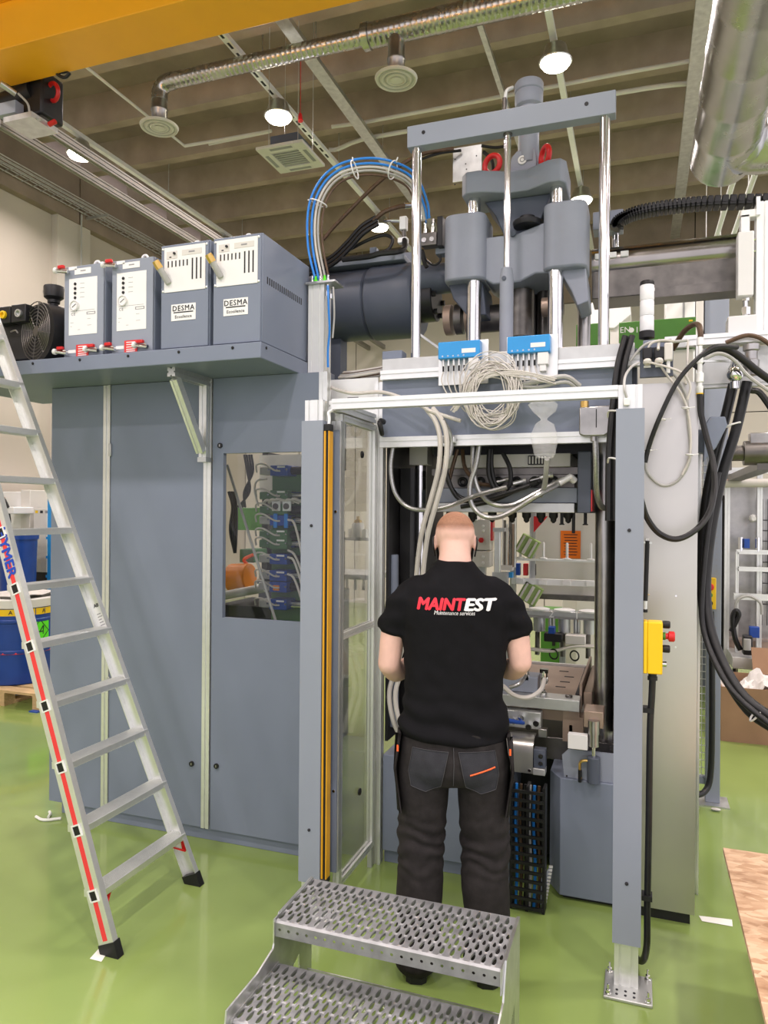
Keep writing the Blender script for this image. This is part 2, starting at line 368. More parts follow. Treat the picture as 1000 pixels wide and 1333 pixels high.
# ---- ceiling services
def rail(name, lab, cat, x, y0, y1, z, wd, hh, m='galv', slots=0, group=None):
    r = thing(name, lab, cat, (x, y0, z), group)
    MB().box(x-wd/2, x+wd/2, y0, y1, z, z+hh).build('channel', m, r, smooth=False)
    if slots:
        for k in range(slots):
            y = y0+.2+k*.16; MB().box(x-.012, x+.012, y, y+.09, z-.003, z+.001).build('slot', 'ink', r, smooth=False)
    y = y0+.3
    while y < y1: MB().cyl((x, y, z+hh), (x, y, ZC), .006, n=6).build('hanger_rod', 'galv', r); y += 2.0
    return r
rail('lamp_rail', 'perforated lamp rail passing the ceiling cassette unit', 'lamp rail', -3.70, 4.3, 12.6, 6.16, .07, .05, 'alu_white', 24)
rail('lamp_rail', 'narrow lamp rail above the tall vertical cylinder of the press', 'lamp rail', -.80, 4.3, 12.6, 6.16, .06, .05, 'alu_white', 12)
rail('lamp_rail', 'lamp rail beside the crane runway rails', 'lamp rail', -6.3, 4.3, 12.6, 6.16, .06, .05, 'alu_white')
rail('cable_duct', 'wide flat grey cable duct between the two diffusers', 'cable duct', -3.10, 4.3, 12.6, 6.2, .13, .05, 'galv')
rail('cable_duct', 'slim short grey cable duct behind the diffuser of the straight drop pipe', 'cable duct', -1.42, 4.3, 9.2, 6.2, .05, .05, 'galv')
rail('cable_duct', 'grey cable duct next to the big silver ventilation duct', 'cable duct', .49, 4.3, 12.6, 6.2, .14, .06, 'galv')
o = MB().tube([(-5.41, 4.3, 6.3), (-5.40, 7.69, 6.3)], .016, k=1).tube([(-5.40, 7.69, 6.3), (-4.2, 7.72, 6.3)], .02, k=1).build('conduit', 'offwhite')
tag(o, 'thin white conduit with a right-angle turn beside the first diffuser', 'conduit')
o = MB().tube([(-3.515,7.951,6.35), (-3.153,7.983,6.35), (-1.768,7.978,6.35), (-0.293,7.954,6.35), (0.536,7.964,6.35), (0.746,8.237,6.35), (1.189,8.252,6.35)], .022, k=1).build('conduit', 'offwhite')
tag(o, 'white sprinkler pipe crossing the ceiling with a kink at the big duct', 'pipe')
o = MB().tube([(-3.732,8.354,6.3), (-3.615,8.373,6.3), (-3.259,8.255,6.3), (-2.568,8.244,6.3), (-0.301,8.227,6.3), (0.318,8.259,6.3), (0.772,8.355,6.3), (1.197,8.304,6.3)], .026, k=3).build('conduit', 'offwhite')
tag(o, 'lower white pipe crossing the ceiling under the sprinkler pipe', 'pipe')
o = MB().tube([(-5.146,7.84,6.35), (-4.289,7.818,6.35)], .016, k=1).build('conduit', 'offwhite'); tag(o, 'short white pipe beside the ceiling cassette unit', 'pipe')
o = MB()
for i in range(7):
    o.tube([(XL+.16+(i % 2)*.14, 4+.001*i, 5.93+.05*(i//2)), (XL+.16+(i % 2)*.14, 12.9, 5.93+.05*(i//2))], .008, n=6, k=1)
for k in range(60): o.box(XL+.14, XL+.34, 4+k*.15, 4.008+k*.15, 5.92, 5.93)
ct = thing('wire_cable_tray', 'steel wire cable tray along the concrete wall beam', 'cable tray', (XL+.2, 8, 5.9)); o.build('wire_mesh', 'galv', ct)
for y in (5.2, 8.3, 11.2): MB().box(XL+.125, XL+.5, y, y+.03, 5.88, 5.915).build('bracket', 'galv', ct)
MB().cyl((XL+.15, 8.19, 0.002), (XL+.15, 8.19, 5.9), .012).build('drop_conduit', 'cable_grey', ct)

# spiral ducts with diffusers
def ribbed(p0, p1, r, step=.05):
    p0, p1 = Vector(p0), Vector(p1); L = (p1-p0).length; k = int(L/step); pr = []
    for i in range(k+1):
        h = L*i/k; pr += [(r, h), (r, h+step*.80), (r*1.02, h+step*.86), (r*1.02, h+step*.94)]
    return MB().lathe(pr, p0, p1-p0, 22)
sd = thing('spiral_duct', 'spiral-wound silver ventilation duct crossing the ceiling with two drop arms', 'duct', (-2, 6.1, 5.9))
ribbed((-4.44, 6.08, 6.02), (-2.35, 6.08, 6.02), .075).build('duct_section', 'duct', sd)
ribbed((-2.35, 6.08, 6.02), (1.2, 6.08, 6.02), .105).build('duct_section', 'duct', sd)
MB().cyl((-2.38, 6.08, 6.02), (-2.32, 6.08, 6.02), .115, n=22).build('reducer_band', 'duct', sd)
MB().tube([(-4.40, 6.08, 6.02), (-4.50, 6.08, 6.01), (-4.56, 6.08, 5.95), (-4.57, 6.08, 5.85)], .08, n=18, k=4).build('elbow', 'duct', sd)
for x in (-4.57, -2.07):
    MB().lathe([(.075, 0), (.075, .1), (.082, .11), (.082, .13), (.075, .14), (.075, .34)], (x, 6.08, 5.632), (0, 0, 1), 22).build('drop_pipe', 'steel', sd)
def diffuser(x, lab):
    d = thing('round_diffuser', lab, 'diffuser', (x, 6.08, 5.6), 'round air diffusers')
    MB().lathe([(.185, 0), (.19, .012), (.12, .04), (.07, .05)], (x, 6.08, 5.58), (0, 0, 1), 30).build('cone', 'offwhite', d)
    MB().lathe([(.0, 0), (.05, .003), (.045, .012), (0, .016)], (x, 6.08, 5.568), (0, 0, 1), 24).build('center_disc', 'offwhite', d)
    for r in (.175, .125, .08): MB().torus((x, 6.08, 5.578), (0, 0, 1), r, .009, 30, 8).build('ring', 'offwhite', d)
    for r in (.15, .10): MB().torus((x, 6.08, 5.580), (0, 0, 1), r, .006, 30, 6).build('air_gap', 'cable_grey', d)
diffuser(-4.57, 'round white diffuser below the elbow end of the spiral duct')
diffuser(-2.07, 'round white diffuser on the straight drop pipe, near the grey crosshead')
ac = thing('ceiling_cassette', 'square white air conditioning cassette with slatted grille hung from the ceiling', 'air conditioner', (-3.33, 6.56, 5.3))
ax, ay, az = -3.345, 6.56, 5.30
MB().plate('z', az, az+.03, ax-.255, ax+.255, ay-.265, ay+.265, [(ax-.145, ax+.145, ay-.15, ay+.15)]).build('frame', 'offwhite', ac, bev=.004)
MB().box(ax-.15, ax+.15, ay-.155, ay+.155, az+.03, az+.17).build('body', 'paint_dark', ac)
for k in range(7): MB().box(ax-.14, ax+.14, ay-.14+k*.04, ay-.12+k*.04, az+.006, az+.024).build('slat', 'cable_grey', ac)
for x0, x1, y0, y1 in ((ax-.12, ax+.12, ay-.235, ay-.20), (ax-.12, ax+.12, ay+.20, ay+.235), (ax-.225, ax-.19, ay-.12, ay+.12), (ax+.19, ax+.225, ay-.12, ay+.12)):
    MB().box(x0, x1, y0, y1, az-.003, az).build('air_slot', 'ink_soft', ac)
for x in (ax-.16, ax+.16):
    for y in (ay-.17, ay+.17): MB().cyl((x, y, az+.03), (x, y, ZC), .003, n=6).build('hanger_rod', 'cable_grey', ac)
sp_ = (-3.487,7.05,5.95)
o = MB().cyl(sp_, (sp_[0], sp_[1], 6.03), .03, .018).cyl((sp_[0], sp_[1], 6.03), (sp_[0], sp_[1], ZC), .004, n=6).build('alarm_sounder', 'red'); tag(o, 'small red sounder on the ceiling beside the cassette unit', 'alarm')

# big insulated duct, upper right
BX, BZ, BR = .53, 4.3, .21
bd = thing('ventilation_duct', 'large silver foil ventilation duct turning a mitred corner', 'duct', (BX, 5, 4.1))
ribbed((BX, 2.2, BZ), (BX, 5.28, BZ), BR, .42).build('duct_section', 'duct', bd)
for i, (a0, a1) in enumerate(((0, 30), (30, 60), (60, 90))):
    def pt(a): a = math.radians(a); return Vector((BX+.24-.24*math.cos(a), 5.28+.24*math.sin(a), BZ))
    MB().cyl(pt(a0), pt(a1), BR, n=24).build('elbow_gore', 'duct', bd)
MB().sphere((BX+.07, 5.42, BZ), BR*1.0).build('elbow_joint', 'duct', bd)
ribbed((BX+.2, 5.52, BZ), (4.0, 5.52, BZ), BR, .42).build('duct_section', 'duct', bd)
for dx, lab in ((.12, 'white conduit behind the big duct elbow, the one closer to the grey cable duct'), (.26, 'white conduit behind the big duct elbow, the one farther from the grey cable duct')):
    o = MB().cyl((BX+dx, 5.9, 4.3), (BX+dx-.02, 8.4, 4.3), .022).cyl((BX+dx, 6.4, 4.3), (BX+dx, 6.4, ZC-.36), .004, n=6).cyl((BX+dx-.015, 8.4, 4.3), (BX+dx-.015, 8.4, ZC-.36), .004, n=6).build('conduit', 'alu_white'); tag(o, lab, 'conduit', 'conduits behind the duct elbow')

# ---- high-bay lamps on a grid
def lamp(x, y, lab):
    l = thing('high_bay_lamp', lab, 'lamp', (x, y, 5.9), 'high-bay lamps')
    MB().lathe([(.05, .2), (.10, .17), (.12, .09), (.155, .03), (.15, .02)], (x, y, 5.93), (0, 0, 1), 22).build('housing', 'galv', l)
    MB().lathe([(0, -.035), (.07, -.03), (.12, -.01), (.14, .02)], (x, y, 5.93), (0, 0, 1), 22).build('bulb_lens', 'lamp_glow', l)
    MB().cyl((x, y, 6.1), (x, y, 6.159), .01, n=8).build('hanger_rod', 'galv', l)
    ld = bpy.data.lights.new('lamp_light', 'AREA'); ld.shape = 'DISK'; ld.size = .34; ld.energy = LAMP_W; ld.color = LAMP_COL; ld.spread = math.radians(150)
    lo = bpy.data.objects.new('lamp_light', ld); COL.objects.link(lo); lo.parent = l; lo.location = (0, 0, -.02)
LL = {(-.78, 6.9): 'glowing high-bay lamp near the round head of the press cylinder', (-.78, 10.05): 'glowing high-bay lamp beyond the press block by the guide rod',
      (-3.67, 6.9): 'glowing high-bay lamp above the ceiling cassette unit', (-3.67, 10.05): 'glowing high-bay lamp beyond the brown hydraulic hoses', (-6.29, 6.88): 'glowing high-bay lamp beside the crane runway rails'}
for x in (-6.29, -3.67, -.78, 2.1, 4.9):
    for y in (-2.6, .55, 3.72, 6.9, 10.05):
        k = (x, 6.88) if x == -6.29 and y == 6.9 else (x, y)
        lamp(k[0], k[1], LL.get(k, 'high-bay lamp of the ceiling grid above the hall aisle'))

# ================================================================== GUARD ENCLOSURE
YF = 3.31
ge = thing('guard_enclosure', 'blue-grey machine enclosure of tall sheet panels with a window', 'enclosure', (-2.36, YF, 0))
MB().box(-3.215, -2.845, YF, YF+.03, .068, 2.448).build('panel', 'paint', ge, bev=.002)
MB().box(-2.795, -2.19, YF, YF+.03, .068, 2.448).build('panel', 'paint', ge, bev=.002)
WX0, WX1, WZ0, WZ1 = (-2.07,3.31,2.052)[0], -1.57, (-2.062,3.31,1.189)[2], (-2.07,3.31,2.052)[2]
p3 = MB().plate('y', YF, YF+.03, -2.135, -1.52, .068, 2.448, [(WX0, WX1, WZ0, WZ1)]).build('panel', 'paint', ge, smooth=False)
MB().box(WX0-.01, WX1+.01, YF+.03, YF+.034, WZ0-.01, WZ1+.01).build('window_pane', 'glass_dark', p3, smooth=False)
for x in (-2.845, -2.19): MB().profile('z', .068, 2.448, x+.002, x+.048, YF-.006, YF+.04).build('profile_post', 'alu', ge)
MB().profile('z', .068, 2.448, -1.52, -1.475, YF-.006, YF+.04).build('profile_post', 'alu', ge)
MB().profile('x', -3.215, -1.57, YF+.042, YF+.082, 2.40, 2.448).build('top_rail', 'alu_dull', ge)
MB().box(-3.14, -1.475, YF+.02, YF+.10, 0, .066).build('plinth', 'paint', ge, bev=.002)
for x, z in (((-2.249,3.31,0.399)[0], (-2.249,3.31,0.399)[2]), ((-2.097,3.31,0.406)[0], (-2.097,3.31,0.406)[2]), ((-2.211,3.31,2.096)[0], (-2.211,3.31,2.096)[2]), ((-2.089,3.31,2.093)[0], (-2.089,3.31,2.093)[2])):
    k = MB().cyl((x, YF, z), (x, YF-.008, z), .014, n=16).build('lock', 'black', ge)
    MB().box(x-.003, x+.003, YF-.0095, YF-.008, z-.006, z+.006).build('lock_slot', 'steel', k)
for z in (2.05, .75): MB().box(-2.800, -2.785, YF-.014, YF, z, z+.07).build('hinge', 'alu_dull', ge, bev=.002)

# ---- platform with bracket
pf = thing('equipment_platform', 'blue-grey sheet-metal platform carrying pumps and cooling units above the enclosure', 'platform', (-2.6, 3.3, 2.445))
PZ0, PZ1 = 2.45, 2.525
MB().box(-3.75, -1.64, 2.93, 3.78, PZ0, PZ1).build('tray', 'paint', pf, bev=.004)
bm = MB()
for x, z in (((-2.972,2.93,2.522)[0], 2.505), ((-2.669,2.93,2.518)[0], 2.505), ((-2.374,2.93,2.514)[0], 2.505), ((-2.081,2.93,2.517)[0], 2.505), ((-1.787,2.93,2.515)[0], 2.505)):
    MB().lathe([(.007, 0), (.007, .003), (.004, .006), (0, .006)], (x, 2.93, z), (0, -1, 0), 12).build('bolt', 'black', pf)
MB().lathe([(.007, 0), (.007, .003), (0, .006)], (-1.64, 2.98, 2.505), (1, 0, 0), 12).build('bolt', 'black', pf)
MB().profile('y', 2.99, YF-.007, -2.190, -2.145, 2.405, 2.45).build('bracket_arm', 'alu_dull', pf)
MB().profile('z', 2.03, 2.405, -2.188, -2.144, YF-.05, YF-.007).build('bracket_post', 'alu', pf)
MB().bar((-2.166, 3.02, 2.40), (-2.166, 3.25, 2.06), .04, .04, (1, 0, 0)).bar((-2.176, 3.003, 2.388), (-2.176, 3.233, 2.048), .012, .012, (1, 0, 0)).build('bracket_brace', 'alu', pf)
MB().box(-2.192, -2.14, YF-.056, YF-.006, 2.005, 2.03).build('bracket_cap', 'alu_dull', pf)

# ---- two cooling units
def chiller(x0, x1, y0, y1, lab):
    z0, z1 = PZ1+.001, 3.035; W = x1-x0; Hh = z1-z0
    c = thing('cooling_unit', lab, 'cooling unit', ((x0+x1)/2, (y0+y1)/2, z0), 'white-labelled cooling units on the platform')
    X = lambda u: x0+u*W
    Z = lambda v: z0+v*Hh
    MB().box(x0, x1, y0+.012, y1, z0+.006, z1).build('housing', 'paint', c, bev=.003)
    MB().box(x0+.004, x1-.004, y0+.02, y1-.01, z0, z0+.006).build('feet', 'black', c)
    f = MB().plate('y', y0, y0+.012, x0+.006, x1-.004, z0+.006, z1-.006, []).build('front_panel', 'paint', c, bev=.002)
    slots = [(X(.16+.078*i), X(.16+.078*i+.03), Z(.775), Z(.835)) for i in range(6)]+[(X(.655+.085*i), X(.655+.085*i+.032), Z(.64), Z(.84)) for i in range(3)]
    g = MB().plate('y', y0-.003, y0, X(.09), X(.93), Z(.54), Z(.965), slots).build('white_panel', 'white', c, smooth=False)
    for s in slots: MB().box(s[0]-.001, s[1]+.001, y0-.0012, y0-.0002, s[2]-.001, s[3]+.001).build('vent_slot', 'black', g, smooth=False)
    for u in (.06, .95):
        for v in (.955, .555): MB().lathe([(.006, 0), (.006, .002), (.003, .004), (0, .004)], (X(u), y0, Z(v)), (0, -1, 0), 10).build('screw', 'alu', c)
    MB().box(X(.14), X(.36), y0-.0045, y0-.003, Z(.855), Z(.925)).build('switch_plate', 'offwhite', c, smooth=False)
    MB().cyl((X(.31), y0-.0045, Z(.90)), (X(.31), y0-.012, Z(.90)), .006, n=12).build('switch', 'black', c)
    MB().box(X(.20), X(.24), y0-.0055, y0-.0045, Z(.865), Z(.875)).build('print', 'ink', c, smooth=False)
    MB().box(X(.46), X(.86), y0-.0045, y0-.003, Z(.875), Z(.925)).build('type_plate', 'offwhite', c, smooth=False)
    MB().box(X(.60), X(.72), y0-.0055, y0-.0045, Z(.895), Z(.908)).build('print', 'ink_soft', c, smooth=False)
    lb = MB().box(X(.24), X(.74), y0-.002, y0, Z(.265), Z(.42)).build('name_plate', 'paper', c, smooth=False)
    text('DESMA', .036, facing((X(.49), y0-.0026, Z(.378))), 'ink', lb, bold=.0004, space=1.15)
    MB().box(X(.29), X(.69), y0-.003, y0-.002, Z(.337), Z(.347)).build('underline', 'ink', lb, smooth=False)
    text('Ecosilence', .0215, facing((X(.49), y0-.0026, Z(.30))), 'ink', lb, space=1.05)
    a = Vector((X(.19), y0-.004, Z(.625))); b = Vector((X(.06), y0-.055, Z(.80)))
    e = MB().cyl(a, a.lerp(b, .74), .0155, n=16).build('hose_stub', 'cable_grey', c)
    MB().cyl(a.lerp(b, .70), b, .0185, n=8).cyl(b, b+(b-a)*.06, .0165, n=16).build('brass_nut', 'brass', c)
    MB().torus(((x0+x1)/2+.01, y0+.09, z1+.02), (0, 1, 0), .014, .005, 18, 8).cyl(((x0+x1)/2+.01, y0+.09, z1), ((x0+x1)/2+.01, y0+.09, z1+.008), .008).build('lifting_eye', 'white', c)
    for i in range(18):
        y = y0+.055+i*.021; MB().box(x1-.0005, x1+.001, y, y+.009, Z(.56), Z(.625)).build('louver', 'black', c, smooth=False)
    return c
chiller((-2.205,2.95,2.586)[0], (-1.931,2.95,2.566)[0], 2.95, 3.46, 'cooling unit with white slotted panel, between a gauge cabinet and its twin cooling unit')
chiller((-1.912,2.95,2.564)[0], (-1.652,2.95,2.545)[0], 2.95, 3.46, 'cooling unit with white slotted panel and louvred side, at the white profile column')

# ---- two vacuum control cabinets
def vacuum(x0, x1, zt, lab):
    y0, y1, z0 = 2.96, 3.22, PZ1+.001; W = x1-x0; Hh = zt-z0
    c = thing('gauge_cabinet', lab, 'control cabinet', ((x0+x1)/2, 3.09, z0), 'gauge cabinets on the platform')
    X = lambda u: x0+u*W
    Z = lambda v: z0+v*Hh
    MB().box(x0, x1, y0+.014, y1, z0+.004, zt).build('housing', 'paint', c, bev=.003)
    MB().box(x0+.01, x1-.01, y0+.03, y1-.02, z0, z0+.004).build('feet', 'black', c)
    MB().box(x0+.002, x1-.002, y0, y0+.014, z0+.006, zt-.002).build('door', 'paint_light', c, bev=.002)
    s = MB().box(X(.13), X(.84), y0-.0015, y0, Z(.245), Z(.86)).build('label_sheet', 'paper', c, smooth=False)
    for v in (.80, .75, .70, .65): MB().lathe([(.0075, 0), (.0075, .004), (.004, .006), (0, .006)], (X(.29), y0-.001, Z(v)), (0, -1, 0), 14).build('indicator_button', 'black', c); MB().box(X(.41), X(.52), y0-.002, y0-.0015, Z(v)-.001, Z(v)+.001).build('print', 'ink_soft', s, smooth=False)
    g = MB().lathe([(.026, 0), (.026, .012), (.022, .012), (.022, .008), (0, .008)], (X(.29), y0-.001, Z(.56)), (0, -1, 0), 24).build('gauge', 'alu', c)
    MB().cyl((X(.29), y0-.009, Z(.56)), (X(.29), y0-.0095, Z(.56)), .021, n=24).build('gauge_dial', 'paper', g)
    MB().bar((X(.29)-.012, y0-.011, Z(.56)-.008), (X(.29)+.012, y0-.011, Z(.56)+.008), .0025, .001, (0, 1, 0)).build('gauge_needle', 'ink', g)
    text('CE', .02, facing((X(.24), y0-.002, Z(.47))), 'ink_soft', s, space=1.3)
    MB().plate('y', y0-.002, y0-.0015, X(.58), X(.80), Z(.455), Z(.485), [(X(.60), X(.78), Z(.462), Z(.478))]).build('print', 'ink_soft', s, smooth=False)
    for v, u0, u1 in ((.505, .18, .78), (.41, .6, .68), (.38, .17, .25), (.34, .17, .21), (.34, .6, .7), (.30, .36, .42)): MB().box(X(u0), X(u1), y0-.002, y0-.0015, Z(v)-.0008, Z(v)+.0008).build('print', 'ink_soft', s, smooth=False)
    MB().box(X(.27), X(.68), y0-.002, y0, Z(.90), Z(.965)).build('type_plate', 'paper', c, smooth=False)
    MB().box(X(.42), X(.55), y0-.0026, y0-.002, Z(.93), Z(.942)).build('print', 'ink_soft', c, smooth=False)
    MB().box(X(.12), X(.32), y0-.002, y0, Z(.955), Z(.99)).build('tag_plate', 'paper', c, smooth=False)
    r = MB().box(X(.33), X(.64), y0-.004, y0-.002, Z(.005), Z(.135)).build('warning_label', 'red_print', c, smooth=False)
    for v in (.115, .09, .065, .04, .02): MB().box(X(.38), X(.59), y0-.0045, y0-.004, Z(v)-.0022, Z(v)+.0022).build('print', 'paper', r, smooth=False)
    MB().box(X(.12), X(.31), y0-.002, y0, Z(.05), Z(.085)).build('tag_plate', 'paper', c, smooth=False)
    for u, v in ((-.06, .06), (.72, .06), (-.05, .945)):
        px, pz = X(u), Z(v); vl = MB().cyl((px+.035, y0-.001, pz), (px+.035, y0-.02, pz), .012, n=12).cyl((px-.02, y0-.022, pz+.004), (px+.055, y0-.022, pz-.008), .0095, n=12).build('ball_valve', 'chrome', c)
        MB().box(px-.006, px+.03, y0-.03, y0-.012, pz+.012, pz+.028).build('valve_handle', 'red', vl, bev=.003)
        MB().cyl((px-.028, y0-.022, pz+.006), (px-.014, y0-.022, pz+.003), .015, n=12).build('valve_nut', 'white', vl)
    MB().torus(((x0+x1)/2+.005, y0+.09, zt+.026), (.1, 1, 0), .020, .006, 22, 8).cyl(((x0+x1)/2+.005, y0+.09, zt), ((x0+x1)/2+.005, y0+.09, zt+.01), .011).build('lifting_eye', 'white', c)
vacuum((-2.8,2.96,2.552)[0], (-2.55,2.96,2.548)[0], (-2.554,2.96,2.995)[2], 'grey gauge cabinet with pressure dial and red warning label, next to the black pump')
vacuum((-2.501,2.96,2.54)[0], (-2.253,2.96,2.543)[0], (-2.257,2.96,2.993)[2], 'grey gauge cabinet with pressure dial and red warning label, next to the cooling units')

# ---- black vacuum pump with fan
vp = thing('vacuum_pump', 'black vacuum pump with ringed fan guard and filter pot', 'pump', (-3.2, 3.1, PZ1))
fc = Vector((-3.013,2.99,2.69))
R0 = fc.z-PZ1-.012
MB().lathe([(R0, .02), (R0, .13), (R0*.93, .17), (R0*.6, .2), (0, .2)], fc, (.35, 1, 0), 28).box(fc.x+.02, fc.x+.13, 3.08, 3.3, PZ1+.001, fc.z+.06).build('fan_housing', 'black_metal', vp)
fg = MB(); dv = Vector((.35, 1, 0)).normalized()
for k in range(8): fg.torus(fc-dv*.004*(k/8), dv, R0*(.18+.82*k/7), .0028, 30, 6)
for k in range(8):
    a = 2*PI*k/8+.2; d_, u_, v_ = frame_of(dv); e = math.cos(a)*u_+math.sin(a)*v_
    fg.cyl(fc+e*R0*.1, fc+e*R0, .003, n=6)
fg.cyl(fc-dv*.004, fc+dv*.004, R0*.17, n=18).build('fan_guard', 'steel_dark', vp)
MB().cyl(fc+dv*.03, fc+dv*.034, R0*.96, n=24).build('fan_shade_disc', 'dark_grey', vp)  # near-black disc painted in as the shade behind the fan guard
MB().box(-3.62, fc.x-.03, 3.04, 3.32, PZ1+.03, fc.z+.07).build('pump_block', 'black_metal', vp, bev=.01)
MB().box(-3.60, fc.x-.04, 3.06, 3.30, PZ1+.001, PZ1+.03).build('pump_feet', 'black', vp)
MB().box((-3.296,3,2.802)[0], (-3.188,3,2.793)[0], 2.985, 3.05, (-3.187,3,2.747)[2], (-3.188,3,2.838)[2]).build('port_block', 'black_metal', vp, bev=.005)
MB().box((-3.182,3,2.792)[0], (-3.082,3,2.784)[0], 2.985, 3.05, (-3.187,3,2.747)[2], (-3.188,3,2.842)[2]).build('port_block', 'black_metal', vp, bev=.005)
MB().lathe([(.021, 0), (.021, .012), (.013, .014), (.013, .006), (0, .006)], (-3.23,2.985,2.792), (0, -1, 0), 20).build('yellow_plug', 'yellow', vp)
MB().lathe([(.021, 0), (.021, .012), (.014, .012), (.014, .001), (0, .001)], (-3.124,2.985,2.791), (0, -1, 0), 20).build('open_port', 'galv', vp)
MB().tube([(-3.197,3,2.703), (-3.144,2.98,2.702), (-3.123,2.98,2.684)], .004, n=6).build('drain_cock', 'steel', vp)
fp = Vector((-3.003,3.1,2.861))
MB().lathe([(.024, -.07), (.024, .0), (.032, .005), (.032, .02), (.05, .035), (.052, .09), (.050, .095), (0, .097)], fp, (0, 0, 1), 24).build('filter_pot', 'black_metal', vp)
MB().box(fp.x-.035, fp.x+.035, 3.05, 3.16, fc.z+.0, fp.z-.03).build('filter_base', 'black_metal', vp, bev=.01)
MB().torus((fp.x-.052, 3.09, fp.z+.07), (0, 1, 0), .012, .0025, 14, 6).build('clamp_clip', 'steel', vp)

# ================================================================== PRESS FRAME
pr = thing('molding_press', 'blue-grey press frame with profile rails, columns and base', 'press', (-.65, 3.9, 0))
MB().box(-1.205, -.04, 3.365, 3.40, 2.10, 2.42).build('head_beam_panel', 'paint', pr, bev=.002)
MB().profile('x', -1.205, -.002, 3.33, 3.375, 2.395, 2.44).build('upper_rail', 'alu', pr)
MB().profile('x', -1.205, -.10, 3.33, 3.375, 2.065, 2.115).build('lower_rail', 'alu', pr)
MB().box(-1.20, -.03, 3.345, 3.43, 2.441, 2.498).build('cover_strip', 'alu_dull', pr, bev=.002)
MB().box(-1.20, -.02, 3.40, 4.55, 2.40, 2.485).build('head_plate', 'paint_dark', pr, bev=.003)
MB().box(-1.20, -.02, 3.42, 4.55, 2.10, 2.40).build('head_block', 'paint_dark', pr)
MB().box(-1.235, -1.13, 3.44, 3.52, 2.486, 2.56).build('corner_block', 'paint', pr, bev=.004)
MB().profile('z', 0.0, 2.395, -1.252, -1.207, 3.385, 3.43).build('corner_profile', 'alu', pr)
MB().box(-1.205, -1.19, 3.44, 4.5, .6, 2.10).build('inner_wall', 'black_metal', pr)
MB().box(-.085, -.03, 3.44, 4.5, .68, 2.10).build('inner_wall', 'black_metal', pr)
MB().cyl((-.165, 3.70, .60), (-.165, 3.70, 2.12), .046, n=26).build('column', 'steel', pr)
MB().cyl((-1.11, 3.72, .60), (-1.11, 3.72, 2.05), .030, n=22).build('column', 'chrome', pr)
MB().box(-1.16, -1.06, 3.67, 3.77, 2.0, 2.10).build('column_clamp', 'offwhite', pr, bev=.003)
for x in (-1.11, -.165): MB().cyl((x, 4.42, .60), (x, 4.42, 2.12), .04, n=18).build('column', 'steel_dark', pr)
MB().cyl((-1.177,3.5,0.661), (-1.184,3.5,1.533), .024, n=20).build('guide_sleeve', 'paint', pr)
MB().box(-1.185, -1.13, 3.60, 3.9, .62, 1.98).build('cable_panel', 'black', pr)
# base
MB().box(-1.20, -.57, 3.40, 4.5, .07, .545).build('base_panel', 'paint', pr, bev=.003)
MB().box(-1.20, -.57, 3.43, 4.5, 0, .068).build('plinth', 'paint', pr, bev=.002)
MB().prism([(-.39, 3.46), (-.335, 3.37), (-.02, 3.37), (-.02, 4.5), (-.39, 4.5)], 'z', .02, .55).build('base_panel', 'paint', pr, bev=.003)
MB().prism([(-.37, 3.48), (-.32, 3.40), (-.04, 3.40), (-.04, 4.4), (-.37, 4.4)], 'z', 0, .02).build('plinth', 'black_metal', pr)
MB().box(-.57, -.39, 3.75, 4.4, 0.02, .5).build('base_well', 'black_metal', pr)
MB().box(-1.2, -.03, 3.62, 4.45, .545, .655).build('bolster', 'steel_dark', pr, bev=.004)
MB().prism([(-.32, .551), (-.09, .551), (-.09, .68), (-.30, .68), (-.33, .65)], 'y', 3.385, 3.397).build('bracket_plate', 'paint_light', pr)
for p in ((-0.119,3.385,0.712), (-0.119,3.385,0.698), (-0.308,3.385,0.558)): MB().cyl(p, (p[0], p[1]-.004, p[2]), .004, n=10).build('screw', 'ink', pr)

# small cylinder with bracket beside the column
lc = thing('lift_cylinder', 'dark pneumatic cylinder with bright rod below the clamp bracket', 'cylinder', (-.19, 3.36, .552))
MB().cyl((-.19, 3.355, .552), (-.19, 3.355, .668), .028, n=20).build('cylinder_body', 'paint_dark', lc, bev=.003)
MB().cyl((-.19, 3.355, .668), (-.19, 3.355, .715), .008, n=12).build('piston_rod', 'chrome', lc)
MB().cyl((-.19, 3.355, .715), (-.19, 3.355, .77), .022, n=18).cyl((-.19, 3.355, .77), (-.19, 3.355, .83), .025, n=18).build('rod_coupling', 'steel', lc)
MB().box(-.30, -.215, 3.33, 3.37, .70, .765).build('end_block', 'white', lc, bev=.002)
MB().box(-.235, -.15, 3.37, 3.50, .79, .865).build('clamp_block', 'tan_plate', lc, bev=.004)
MB().tube([(-0.245,3.35,0.564), (-0.249,3.35,0.612), (-0.245,3.35,0.64), (-0.222,3.35,0.649), (-0.193,3.35,0.646)], .006).build('air_fitting', 'brass', lc)
MB().tube([(-0.248,3.35,0.55), (-0.248,3.35,0.605)], .008, k=1).build('air_hose', 'black', lc)

